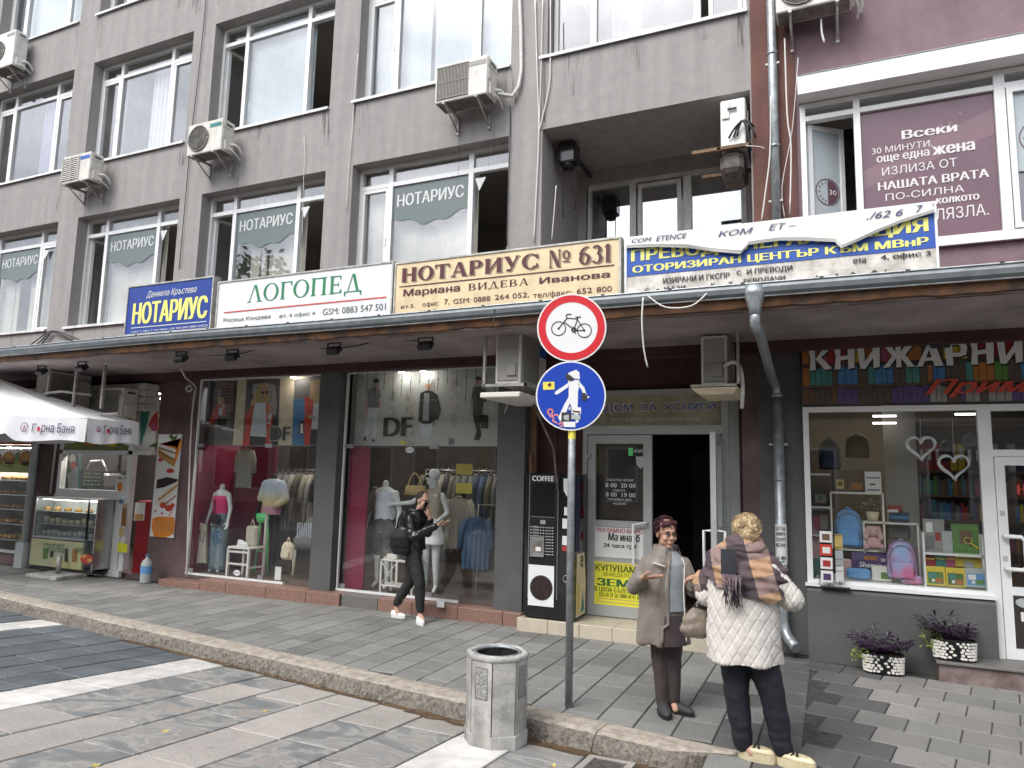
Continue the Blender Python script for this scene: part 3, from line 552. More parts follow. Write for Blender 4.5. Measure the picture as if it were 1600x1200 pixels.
RZ = {2: (4.55, 6.75), 3: (7.85, 10.03), 4: (11.1, 13.3)}
holes = [(BX[b][0], BX[b][1], *RZ[r]) for b in BX for r in RZ]
holes += [(-3.57, -.78, 4.4, 6.75, .02), (-3.52, -.8, 7.85, 10.03), (-3.52, -.8, 11.1, 13.3)]
mb = MB(); wall_cells(mb, -24, -.76, 3.52, 14.5, FY, holes)
# recess of the balcony
mb.quad((-3.57, FY+.02, 6.75), (-.78, FY+.02, 6.75), (-.78, 10.35, 6.75), (-3.57, 10.35, 6.75)); mb.quad((-3.57, FY+.02, 4.4), (-3.57, FY+.02, 6.75), (-3.57, 10.35, 6.75), (-3.57, 10.35, 4.4)); mb.quad((-.78, FY+.02, 4.4), (-.78, 10.35, 4.4), (-.78, 10.35, 6.75), (-.78, FY+.02, 6.75)); mb.quad((-3.57, FY+.02, 4.4), (-.78, FY+.02, 4.4), (-.78, 10.35, 4.4), (-3.57, 10.35, 4.4))
wall_cells(mb, -3.57, -.78, 4.4, 6.75, 10.35, [(-3.4, -1.0, 4.5, 6.5)], .12)
obj('wall', mb, 'plaster', bld)
f = MB()
for (a, b) in list(BX.values())+[(-3.5, -.8)]:
    for z0 in (4.5, 7.8, 11.05):
        if z0 < 5 and a > -4: continue
        for k in range(7): x = rnd.choice((a-.05, b-.15, rnd.uniform(a, b-.3))); w_ = rnd.uniform(.12, .4); h = rnd.uniform(.25, .85); f.quad((x, FY-.002, z0), (x+w_*.2, FY-.002, z0-h), (x+w_*.8, FY-.002, z0-h*.9), (x+w_, FY-.002, z0))
for x, z in ((-13.3, 6.95), (-12.6, 6.95), (-9.9, 6.95), (-9.3, 6.95), (-4.9, 6.9), (-4.4, 6.9), (-8.6, 7.6), (-2.3, 7.7)): f.quad((x-.08, FY-.003, z), (x-.04, FY-.003, z-.7), (x+.05, FY-.003, z-.75), (x+.09, FY-.003, z))
obj('rain_streak', f, 'streak', bld, kind='stuff')
p = MB(); wall_cells(p, -.76, -.26, 3.52, 14.5, FY-.03, [], 0); p.quad((-.76, FY-.03, 3.52), (-.76, FY-.03, 14.5), (-.76, FY, 14.5), (-.76, FY, 3.52)); p.quad((-.26, FY-.03, 14.5), (-.26, FY-.03, 3.52), (-.26, FY, 3.52), (-.26, FY, 14.5)); obj('pilaster', p, 'plaster_red', bld)
mb = MB(); wall_cells(mb, -.26, 12, 3.52, 14.5, FY, [(-.19, 9, 4.52, 6.62)]); obj('wall', mb, 'plaster_mauve', bld, label='mauve plastered wall')
# rooms behind the windows
mb = MB(); xs = [-20.3, -17.1, -13.7, -10.4, -7.1, -3.8, -.7]
for z0, z1 in ((3.6, 6.9), (6.95, 10.2), (10.25, 14.4)):
    mb.quad((-24, 12.5, z0), (12, 12.5, z0), (12, 12.5, z1), (-24, 12.5, z1)); mb.quad((-24, FY+.3, z0), (12, FY+.3, z0), (12, 12.5, z0), (-24, 12.5, z0)); mb.quad((-24, FY+.3, z1), (12, FY+.3, z1), (12, 12.5, z1), (-24, 12.5, z1))
    for x in xs: mb.box(x-.04, x+.04, FY+.27 if not (z0 < 4 and x > -4) else 10.5, 12.5, z0, z1)
mb.box(-24.1, -24, 8.8, 12.6, 3.5, 14.5); mb.box(12, 12.1, 8.8, 12.6, 3.5, 14.5); mb.quad((-24, FY, 14.5), (12, FY, 14.5), (12, 12.6, 14.5), (-24, 12.6, 14.5))
obj('room_shell', mb, 'inner_wall', bld)
def slats(x0, x1, z0, z1, Y, mt, par, gaps=(), w=.085, ang=18):
    mb = MB(); x = x0
    while x < x1-.03:
        if not any(a < x < b for a, b in gaps):
            a = math.radians(ang+rnd.uniform(-7, 7)); c, s = math.cos(a)*w*.55, math.sin(a)*w*.55
            mb.box(x+w/2-.001, x+w/2+.001, Y, Y+.001, z0, z1) if 0 else mb.quad((x+w/2-c, Y-s, z0), (x+w/2+c, Y+s, z0), (x+w/2+c, Y+s, z1), (x+w/2-c, Y-s, z1))
        x += w
    return obj('blind', mb, mt, par, kind='stuff')
def drape(x0, x1, z0, z1, Y, mt, par, fold=.09, amp=.03):
    n = max(8, int((x1-x0)/.018)); mb = MB(); vs = []; ph = rnd.uniform(0, 6)
    for k in range(n+1):
        x = x0+(x1-x0)*k/n; d = amp*math.sin(x/fold*6.28+ph+1.2*math.sin(x*9))
        vs += [(x, Y+d, z0), (x, Y+d*.6, z1)]
    mb.add(vs, [(2*k, 2*k+2, 2*k+3, 2*k+1) for k in range(n)], 0, True); return obj('curtain', mb, mt, par)
def frame_rect(mb, x0, x1, z0, z1, t, Y0, Y1):
    mb.box(x0, x0+t, Y0, Y1, z0, z1); mb.box(x1-t, x1, Y0, Y1, z0, z1); mb.box(x0+t, x1-t, Y0, Y1, z0, z0+t); mb.box(x0+t, x1-t, Y0, Y1, z1-t, z1)
def pane(par, x0, x1, z0, z1, Y, g='glass_upper'): return obj('pane', MB().box(x0, x1, Y-.004, Y+.004, z0, z1), g, par)
def sash(par, x0, x1, z0, z1, Y, open_=0, hinge='L', g='glass_upper'):
    mb = MB(); frame_rect(mb, x0, x1, z0, z1, .055, Y-.035, Y+.03); mb.box(x1-.03, x1-.015, Y-.055, Y-.03, (z0+z1)/2-.07, (z0+z1)/2+.05)
    gl = MB().box(x0+.05, x1-.05, Y-.004, Y+.004, z0+.05, z1-.05)
    if open_:
        hx = x0 if hinge == 'L' else x1; R = Matrix.Translation((hx, Y+.035, 0)) @ Matrix.Rotation(math.radians(open_ if hinge == 'L' else -open_), 4, 'Z') @ Matrix.Translation((-hx, -Y, 0)); mb.xf(R); gl.xf(R)
    obj('sash', mb, 'pvc', par); obj('pane', gl, g, par)
def window(x0, x1, z0, z1, lo=0, ro=0, notary=False):
    mb = MB(); Y = WY; t = .055; Y0, Y1 = Y-.04, Y+.04; m1, m2, tz = x0+.6, x0+2.03, z1-.33
    frame_rect(mb, x0, x1, z0, z1, t, Y0, Y1); mb.box(m1-.04, m1+.04, Y0-.004, Y1, z0+t, z1-t); mb.box(m2-.04, m2+.04, Y0-.004, Y1, z0+t, z1-t)
    for a, b in ((x0+t, m1-.04), (m1+.04, m2-.04), (m2+.04, x1-t)): mb.box(a, b, Y0, Y1, tz-.035, tz+.035)
    w = obj('window', mb, 'pvc', bld)
    for a, b in ((x0+t, m1-.04), (m1+.04, m2-.04), (m2+.04, x1-t)): pane(w, a, b, tz+.035, z1-t, Y)
    pane(w, m1+.04, m2-.04, z0+t, tz-.035, Y)
    sash(w, x0+t, m1-.04, z0+t, tz-.035, Y, lo, 'L'); sash(w, m2+.04, x1-t, z0+t, tz-.035, Y, ro, 'R' if ro != 1 else 'L')
    s = MB(); s.box(x0-.07, x1-.002, FY-.045, Y0, z0-.028, z0-.004); s.box(x0-.07, x1-.002, FY-.048, FY-.042, z0-.05, z0-.004); obj('sill', s, 'sill_white', w)
    if notary:
        a, b = m1+.045, m2-.045; n = 16; top = tz-.04; zz = [top-.52-.14*math.sin(math.pi*k/n)**1.5-.03*math.sin(k*1.2) for k in range(n+1)]
        pts = [(a+(b-a)*k/n, zz[k]) for k in range(n+1)]+[(b, top), (a, top)]
        obj('window_film', MB().plate(pts, Y-.012, Y-.008), 'film', w); txt(w, 'НОТАРИУС', a+.07, b-.08, top-.34, top-.14, Y-.016, 'film_text', off=.035)
        if ro in (0, 75): k = Y-.045 if not ro else Y-.05; mbx = m2+.1; obj('triangle_sticker', MB().plate([(mbx+.05, top-.3), (mbx+.16, top-.1), (mbx-.02, top-.1)], k-.006, k-.002), 'film_text', w)
    return w
for b in BX:
    for r in RZ:
        (x0, x1), (z0, z1) = BX[b], RZ[r]
        lo = 78 if (b, r) in (('B', 2), ('C', 2), ('C', 3)) else 0
        ro = 75 if (b, r) in (('B', 2), ('C', 2), ('D', 2), ('C', 3)) else 0
        w = window(x0, x1, z0, z1, lo, ro, r == 2 and b in 'ABCD')
        Y = WY+.14
        if r == 2:
            gp = {'A': ((x0+.95, x0+1.02), (x0+1.1, x0+1.17), (x0+1.2, x0+1.5)), 'B': ((x0+1.72, x0+2.0),), 'C': ((x0+.62, x0+.83), (x0+1.0, x0+1.1), (x0+1.2, x0+1.3)), 'D': (), 'Z': ()}[b]
            slats(x0+(.03 if b in 'DA' else .64), x0+2.05 if ro else x1-.05, z0+.03, z1-.08, Y, 'blind', w, gp)
        elif (b, r) == ('C', 3): slats(x0+.64, x0+2.0, z0+.03, z1-.06, Y-.05, 'blind_white', w, w=.12, ang=4)
        elif (b, r) == ('D', 3): slats(x0+.05, x1-.05, z0+.03, z1-.06, Y, 'blind_white', w, ((x0+.95, x0+1.0), (x0+1.1, x0+1.14)), w=.09, ang=14)
        elif (b, r) == ('B', 3): drape(x0+.35, x0+.55, z0, z1-.05, Y, 'curtain_white', w); drape(x0+1.35, x0+1.95, z0, z1-.05, Y, 'curtain_white', w, .13, .04)
        elif (b, r) == ('A', 3): drape(x0+1.35, x0+1.95, z0, z1-.05, Y, 'curtain_lilac', w, .12, .04)
        elif r == 4: slats(x0+.1, x1-.1, z0+.03, z1-.06, Y, 'blind_white', w, w=.12, ang=5) if b in 'AC' else drape(x0+.8, x0+2.2, z0, z1-.05, Y, 'curtain_white', w)
# wide window above the balcony recess and the one above it
for z0, z1 in ((7.85, 10.03), (11.1, 13.3)):
    mb = MB(); x0, x1 = -3.5, -.8; Y = WY; frame_rect(mb, x0, x1, z0, z1, .06, Y-.04, Y+.04)
    for m_ in (x0+.6, x0+2.05): mb.box(m_-.045, m_+.045, Y-.044, Y+.04, z0+.06, z1-.06)
    w = obj('window', mb, 'pvc', bld); pane(w, x0+.06, x0+.555, z0+.06, z1-.06, Y); pane(w, x0+.645, x0+2.005, z0+.06, z1-.06, Y)
    mb = MB(); a = x0+2.2; frame_rect(mb, a, x1-.07, z0+.065, z1-.065, .055, Y-.03, Y+.03); obj('sash', mb, 'pvc', w); pane(w, a+.05, x1-.12, z0+.11, z1-.11, Y)
    s = MB(); s.box(x0-.13, x1+.01, FY-.045, Y-.04, z0-.028, z0-.004); s.box(x0-.13, x1+.01, FY-.048, FY-.042, z0-.05, z0-.004); obj('sill', s, 'sill_white', w)
    drape(x0+.62, x0+1.1, z0, z1, Y+.8, 'curtain_lilac', w, .2)
    mb = MB(); mb.box(x0+1.05, x0+1.55, Y+.12, Y+.4, z0+.06, z0+.27); mb.box(x0+1.12, x0+1.5, Y+.15, Y+.38, z0+.27, z0+.33); mb.box(x0+1.75, x0+2.0, Y+.12, Y+.4, z0+.06, z0+.2); obj('plastic_box', mb, 'blind_white', w)
# balcony door and windows in the recess
mb = MB(); Y = 10.4; frame_rect(mb, -3.42, -1.0, 4.45, 6.5, .07, Y-.05, Y+.05); mb.box(-2.72, -2.62, Y-.055, Y+.05, 4.52, 6.43); mb.box(-1.9, -1.78, Y-.055, Y+.05, 4.52, 6.43); mb.box(-2.59, -2.53, Y-.06, Y, 4.55, 6.4); mb.box(-1.99, -1.93, Y-.06, Y, 4.55, 6.4); mb.box(-2.53, -1.99, Y-.06, Y, 6.34, 6.4)
w = obj('balcony_window', mb, 'pvc_dirty', bld); pane(w, -3.35, -2.72, 4.52, 6.43, Y, 'glass_sky'); pane(w, -2.6, -1.92, 4.52, 6.4, Y-.02, 'glass_sky'); pane(w, -1.78, -1.07, 4.52, 6.43, Y, 'glass_sky'); drape(-1.35, -1.1, 4.5, 6.4, Y+.1, 'curtain_dark', w); drape(-3.3, -2.9, 4.5, 5.9, Y+.25, 'curtain_dark', w)
tpx(w, 'CRAZY COLOR', (981, 366), (987, 331), 10.33, 's_black', mp=None, name='lettering') if 0 else None
# mauve side: shutter box, big printed window
mb = MB(); mb.box(-.22, 9, 8.55, 8.81, 6.44, 6.68); o = obj('shutter_box', mb, 'pvc', bld); obj('shutter_seam', MB().box(-.215, 9, 8.545, 8.549, 6.665, 6.675), 's_grey', o)
mb = MB(); Y = 8.85; frame_rect(mb, -.21, 5.2, 4.55, 6.43, .06, Y-.06, Y+.05); mb.box(.37, .44, Y-.064, Y+.05, 4.61, 6.37); mb.box(1.76, 1.86, Y-.064, Y+.05, 4.61, 6.37); mb.box(3.4, 3.5, Y-.064, Y+.05, 4.61, 6.37); mb.box(-.15, .37, Y-.055, Y+.05, 6.21, 6.27); mb.box(.44, 1.76, Y-.055, Y+.05, 6.21, 6.27); mb.box(1.86, 3.4, Y-.055, Y+.05, 6.21, 6.27)
w = obj('window', mb, 'pvc', bld); pane(w, -.15, .37, 6.27, 6.37, Y); pane(w, .44, 1.76, 6.27, 6.37, Y); pane(w, 1.86, 3.4, 6.27, 6.37, Y); pane(w, .44, 1.76, 4.61, 6.21, Y, 'glass'); pane(w, 1.93, 3.33, 4.68, 6.14, Y, 'glass')
mb = MB(); frame_rect(mb, 1.87, 3.39, 4.62, 6.2, .055, Y-.075, Y-.0); obj('sash', mb, 'pvc', w)
obj('window_film', MB().box(.445, 1.755, Y-.012, Y-.006, 4.615, 6.205), 'vinyl_mauve', w)
mb = MB(); mb.plate([(.45, 5.5), (1.75, 6.02), (1.75, 5.72), (.45, 5.28)], Y-.0135, Y-.0125)
for k in range(10): a = k*.63; cx, cz, r = 1.38, 5.8, .12+.05*(k % 3); c = (cx+math.cos(a)*r, cz+math.sin(a)*r); mb.plate([(c[0]+.03*math.cos(t), c[1]+.035*math.sin(t)) for t in (0, 1.2, 2.5, 3.8, 5)], Y-.0155, Y-.0145)
obj('print', mb, 'vinyl_light', w)
YT = Y-.018
for s, lb, rt_, of in (('Всеки', (1409, 218), (1495, 191), .045), ('30 МИНУТИ,', (1363, 243), (1456.5, 218), 0), ('още една', (1370, 257), (1452, 233), .03), ('жена', (1457, 243), (1523, 220), .05), ('ИЗЛИЗА ОТ', (1378.5, 275), (1495, 246), 0), ('НАШАТА ВРАТА', (1372, 298), (1545, 263), .04), ('ПО-СИЛНА', (1384, 314), (1506, 288), 0), ('колкото', (1463, 319), (1530, 302), .04), ('ВЛЯЗЛА.', (1448, 346), (1544, 317), 0)):
    a, b = onY(*lb, YT), onY(*rt_, YT); k = (onY(lb[0], lb[1], YT).z); txt(w, s, a.x, b.x, a.z, a.z+(b.z-a.z)*1.0, YT, 'vinyl_text', off=of)
def clock(par, cx, cz, r, Y, R=None):
    mb = MB(); n = 28
    for k in range(n): a, b = 6.2832*k/n, 6.2832*(k+1)/n; mb.quad(*[(cx+q*math.cos(t), Y, cz+q*math.sin(t)) for t, q in ((a, r), (b, r), (b, r*.93), (a, r*.93))])
    mb.poly([(cx+r*.86*math.cos(math.radians(t)), Y, cz+r*.86*math.sin(math.radians(t))) for t in range(-90, 91, 12)])
    for t in (105, 127, 150, 180, 210, 232, 255): a = math.radians(t); c, s = math.cos(a), math.sin(a); mb.quad(*[(cx+c*q-s*h, Y, cz+s*q+c*h) for q, h in ((r*.8, .006), (r*.8, -.006), (r*.62, -.006), (r*.62, .006))])
    if R: mb.xf(R)
    obj('clock_print', mb, 'vinyl_mauve', par); t = fit(*text_mesh('30', .03), cx+r*.12, cx+r*.7, cz-r*.18, cz+r*.18, Y-.002)
    if R: t.xf(R)
    obj('lettering', t, 'white', par)
# open casement turned inwards beside the printed window
R = Matrix.Translation((-.15, Y+.03, 0)) @ Matrix.Rotation(math.radians(38), 4, 'Z') @ Matrix.Translation((.15, -Y, 0))
mb = MB(); frame_rect(mb, -.14, .36, 4.62, 6.2, .055, Y-.03, Y+.03); obj('sash', mb.xf(R), 'pvc', w)
obj('frosted_pane', MB().box(-.09, .31, Y-.008, Y+.008, 4.67, 6.15).xf(R), 'blind_white', w); clock(w, .12, 5.38, .17, Y-.013, R)
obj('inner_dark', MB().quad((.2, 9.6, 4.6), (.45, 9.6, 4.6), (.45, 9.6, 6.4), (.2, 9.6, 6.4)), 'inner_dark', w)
obj('frosted_pane', MB().box(1.93, 3.33, Y-.03, Y-.02, 5.25, 6.14), 'blind_white', w); clock(w, 2.15, 5.62, .19, Y-.034)
obj('window_sill', MB().box(-.24, 5.3, 8.74, 8.79, 4.49, 4.545), 'pvc', w)
# ---------------------------------------------------------------- ground floor walls
mb = MB(); GH = [(-15.25, -13.97, .2, 2.72), (-13.2, -10.72, .06, 3.2), (-9.72, -6.69, .0, 3.42), (-6.69, -3.7, 0, 3.42), (-3.7, -.95, 0, 3.5), (-.28, 12, 0, 3.5)]
wall_cells(mb, -24, -.28, -.05, 3.52, FY, GH, .1); obj('ground_floor_wall', mb, 'wall_brown', bld)
mb = MB(); mb.box(-7.07, -6.69, 8.6, 9.05, 0, 3.495); obj('pillar', mb, 'pillar_grey', bld); mb = MB(); mb.box(-4.06, -3.66, 8.6, 9.0, .12, 3.495); obj('pillar', mb, 'pillar_grey', bld)
mb = MB(); mb.box(-.76, -.285, 8.79, 9.1, 0, 3.495); obj('pillar', mb, 'pillar_grey', bld)
mb = MB(); mb.box(-3.66, -3.36, 8.98, 9.15, .12, 3.495); mb.box(-1.0, -.76, 8.95, 9.1, .12, 3.495); mb.box(-3.36, -1.0, 9.02, 9.15, 3.0, 3.495); mb.box(-3.36, -2.97, 9.02, 9.15, .12, 3.0); obj('entrance_wall', mb, 'wall_plum', bld)
mb = MB(); mb.box(-3.6, -.78, 9.6, 13, -.05, .14) ; mb.quad((-3.2, 12.9, .1), (-.8, 12.9, .1), (-.8, 12.9, 3.4), (-3.2, 12.9, 3.4)); mb.box(-3.3, -3.2, 9.16, 13, .1, 3.4); mb.box(-.86, -.76, 9.16, 13, .1, 3.4); mb.quad((-3.2, 9.1, 3.42), (-.8, 9.1, 3.42), (-.8, 13, 3.42), (-3.2, 13, 3.42)); obj('hallway', mb, 'hall_wall', bld)
obj('hall_door', MB().box(-1.95, -1.2, 11.2, 11.25, .14, 2.3), 'inner_dark', bld)
for x, z in ((-9.85, 3.42), (-3.7, 3.42)): pass
# shop interiors
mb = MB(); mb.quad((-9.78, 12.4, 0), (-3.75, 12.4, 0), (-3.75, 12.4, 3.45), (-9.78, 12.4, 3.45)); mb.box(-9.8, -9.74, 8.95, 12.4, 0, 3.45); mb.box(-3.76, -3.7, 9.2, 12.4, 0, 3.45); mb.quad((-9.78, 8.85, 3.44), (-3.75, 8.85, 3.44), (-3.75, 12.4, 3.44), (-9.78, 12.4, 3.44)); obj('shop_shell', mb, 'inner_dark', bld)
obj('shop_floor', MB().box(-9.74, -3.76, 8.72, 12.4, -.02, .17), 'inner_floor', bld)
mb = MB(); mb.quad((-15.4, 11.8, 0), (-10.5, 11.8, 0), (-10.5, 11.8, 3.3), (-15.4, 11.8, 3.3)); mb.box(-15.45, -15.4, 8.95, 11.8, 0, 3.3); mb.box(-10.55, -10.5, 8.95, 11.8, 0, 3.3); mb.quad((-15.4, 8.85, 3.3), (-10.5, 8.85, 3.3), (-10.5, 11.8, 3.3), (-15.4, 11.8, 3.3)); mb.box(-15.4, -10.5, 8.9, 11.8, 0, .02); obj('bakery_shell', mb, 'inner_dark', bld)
mb = MB(); mb.quad((-.6, 12.2, 0), (8, 12.2, 0), (8, 12.2, 3.45), (-.6, 12.2, 3.45)); mb.box(-.66, -.6, 8.95, 12.2, 0, 3.45); mb.quad((-.6, 8.85, 3.2), (8, 8.85, 3.2), (8, 12.2, 3.2), (-.6, 12.2, 3.2)); mb.box(8, 8.05, 8.8, 12.2, 0, 3.4); obj('bookshop_shell', mb, 'hall_wall', bld)
obj('bookshop_floor', MB().box(-.6, 8, 8.9, 12.2, 0, .15), 'inner_floor', bld)
# granite plinth blocks under the clothing shop
x = -10.0
for k, wd in enumerate((.9, .55, .8, .75, .6, .62, .55, .7, .65, .5)):
    nx = min(x+wd, -3.62); m_ = 'granite_grey' if k in (5,) else 'granite'
    if nx > x+.05: obj('granite_block', MB().rbox(x+.003, nx-.003, 8.46+.04*(k > 4), 8.72, -.03, .165 if k else .1, .006), m_, bld)
    x = nx
# entrance platform
o = obj('entrance_platform', MB().box(-3.58, -.78, 8.36, 9.6, -.05, .13), 'concrete', bld)
for k in range(8):
    a = -3.6+k*.405; b = min(a+.4, -.78)
    if b < a+.05: continue
    obj('step_tile', MB().rbox(a, b, 8.32, 8.36, -.03, .155, .004), 'beige_tile', o)
    for j in range(3): obj('step_tile', MB().rbox(a, b, 8.365+j*.41, 8.365+j*.41+.405, .12, .15+.0001*j, .004), 'beige_tile', o)
# bookshop plinth
pts = [(8.62, -.05), (8.62, .72), (8.66, .765), (8.95, .765), (8.95, -.05)]
mb = MB(); vs = [(-.28, y, z) for y, z in pts]+[(1.46, y, z) for y, z in pts]; n = 5; mb.add(vs, [tuple(range(n)), tuple(range(2*n-1, n-1, -1))]+[((i+1) % n, i, n+i, n+(i+1) % n) for i in range(n)]); obj('bookshop_plinth', mb, 'pillar_grey', bld)
o = obj('marble_step', MB().rbox(.9, 5, 8.3, 8.9, -.02, .17, .005), 'marble', bld); obj('tread', MB().rbox(.88, 5, 8.27, 8.95, .171, .195, .004), 'granite_grey', o)
# ---------------------------------------------------------------- canopy
can = thing('canopy', 'long flat concrete canopy over the shopfronts with a peeling rusty front edge', 'canopy', (-9, 6.9, 3.5))
mb = MB(); mb.box(-22, 12, 6.93, 8.795, 3.5, 3.66); obj('slab', mb, 'soffit_paint', can); obj('roof_sheet', MB().box(-22, 12, 6.9, 8.79, 3.662, 3.69), 'wall_brown', can)
mb = MB(); n = 260
for k in range(n):
    a, b = -22+34*k/n, -22+34*(k+1)/n; f = lambda x: .022*noise.noise(Vector((x*5, 0, 0)))+.02*noise.noise(Vector((x*1.3, 4, 0)))
    mb.add([(a, 6.87, 3.61), (b, 6.87, 3.61), (b, 6.89+f(b)*.5, 3.515+f(b)), (a, 6.89+f(a)*.5, 3.515+f(a)), (a, 6.99, 3.497+f(a)*.2), (b, 6.99, 3.497+f(b)*.2)], [(3, 2, 1, 0), (3, 4, 5, 2)])
obj('rusty_edge', mb, 'rust', can)
mb = MB()
mb.box(-22, 12, 8.55, 8.78, 3.38, 3.499); obj('beam', mb, 'wall_plum', can)
mb = MB(); prof = [(6.925, 3.72), (6.84, 3.725), (6.80, 3.715), (6.79, 3.68), (6.80, 3.635), (6.84, 3.605), (6.93, 3.60)]
def gz(x): return .006*math.sin(x*.9)+(-.03*(x+8)/6 if x < -8 else 0)*.5
n = 60; vs = []
for k in range(n+1): x = -22+34*k/n; vs += [(x, y, z-gz(x)) for y, z in prof]
m_ = len(prof); mb.add(vs, [(k*m_+j+1, k*m_+j, (k+1)*m_+j, (k+1)*m_+j+1) for k in range(n) for j in range(m_-1)]); gut = obj('gutter', mb, 'gutter', can)
mb = MB(); mb.tube([(-22+34*k/n, 6.795, 3.722-gz(-22+34*k/n)) for k in range(n+1)], .009, 5); mb.tube([(-22+34*k/n, 6.838, 3.604-gz(-22+34*k/n)) for k in range(n+1)], .008, 5); obj('gutter_bead', mb, 'gutter_edge', gut)
for k in range(26): x = -15+k*.68; obj('gutter_clip', MB().box(x, x+.035, 6.785, 6.93, 3.722-gz(x), 3.735-gz(x)), 'dark_metal', gut)
# debris and brackets that stick up from the canopy edge
mb = MB()
for k in range(60): x = rnd.uniform(-15.5, 1.5); w_ = rnd.uniform(.03, .16); mb.add([(x, 6.9, 3.69), (x+w_, 6.9, 3.69), (x+w_*.7, 6.95, 3.69+rnd.uniform(.01, .045)), (x+w_*.3, 6.95, 3.69+rnd.uniform(.01, .045))], [(0, 1, 2, 3)])
obj('peeling_felt', mb, 'inner_dark', can, kind='stuff')
mb = MB(); mb.box(.92, 9, 6.91, 6.97, 3.70, 3.745); mb.box(-3.8, .92, 6.93, 6.97, 3.69, 3.74); obj('red_rail', mb, 'plaster_red', can)
# ---------------------------------------------------------------- downpipes
def pipe(name, pts, r, label, mt='zinc', bands=()):
    base = pts[-1]; t = thing(name, label, 'downpipe', base); obj('pipe', MB().tube(pts, r, 14), mt, t)
    for z in bands: p = (pts[-1][0], pts[-1][1], z); obj('pipe_joint', MB().tube([(p[0], p[1], z-.02), (p[0], p[1], z+.02)], r*1.12, 14), mt, t)
    return t
t = pipe('downpipe', [(-.5, 8.68, 9.5), (-.5, 8.68, 3.7)], .055, 'upper zinc downpipe running down the reddish-brown pilaster above the canopy', bands=(7.1, 5.9, 4.9))
for z in (6.95, 5.2): b = MB(); b.box(-.58, -.42, 8.66, 8.7, z, z+.025); obj('clamp', b, 'bracket', t)
def cv(a, b, c, n=6): return [Vector(a)*(1-t_)**2+2*Vector(b)*t_*(1-t_)+Vector(c)*t_**2 for t_ in [k/n for k in range(n+1)]]
base = (-.53, 8.62, .15)
top = onY(1180, 500, 6.86)
t = thing('downpipe', 'lower zinc downpipe bending from the gutter outlet to the dark pillar beside the bookshop', 'downpipe', base)
mb = MB(); x = top.x; mb.loft([(x, 6.85, 3.71, .105, .085), (x, 6.85, 3.63, .1, .085), (x, 6.86, 3.5, .06, .06), (x, 6.86, 3.44, .056, .056)], 16); obj('outlet_funnel', mb, 'zinc', t)
pp = [Vector((x, 6.86, 3.47)), Vector((x, 6.86, 3.4))]+cv((x, 6.86, 3.38), (x, 6.87, 3.31), (x+.03, 6.98, 3.28), 4)+[Vector((-.57, 8.45, 3.02))]+cv((-.56, 8.52, 3.01), (-.54, 8.66, 2.99), (-.54, 8.66, 2.84), 4)
# the slanted run hangs below the soffit, then turns down the pillar
obj('pipe', MB().tube(pp, .05, 14), 'zinc', t)
obj('pipe', MB().tube([(-.54, 8.66, 2.85), (-.535, 8.66, .42)]+cv((-.535, 8.66, .36), (-.53, 8.66, .2), (-.4, 8.5, .12), 5), .06, 14), 'zinc', t)
for z in (2.86, 1.9, 1.0): obj('pipe_joint', MB().tube([(-.54, 8.66, z), (-.54, 8.66, z+.03)], .066, 14), 'zinc', t)
obj('clamp', MB().box(-.64, -.44, 8.64, 8.8, 2.3, 2.325), 'bracket', t)
nt_ = tobj('pasted_notice', MB().tube([(-.535, 8.66, 1.42), (-.535, 8.66, .98)], .0625, 18, caps=False), 'paper', 'torn white paper notices pasted round the downpipe at shoulder height', 'notice', at=(-.535, 8.66, .98))
for k, (s, z) in enumerate((('КАТ НА', 1.37), ('ДИМЯРХ', 1.31), ('ПОКУП', 1.25), ('МЕСЕЧНО', 1.19), ('тел. 0896', 1.05))):
    def mp(x, z_): a = -1.75+x; return (-.535+.0645*math.cos(a), 8.66+.0645*math.sin(a), z_)
    txt(nt_, s, -.75, 1.0, z-.022, z+.022, 0, 's_black', off=.03, mp=mp)
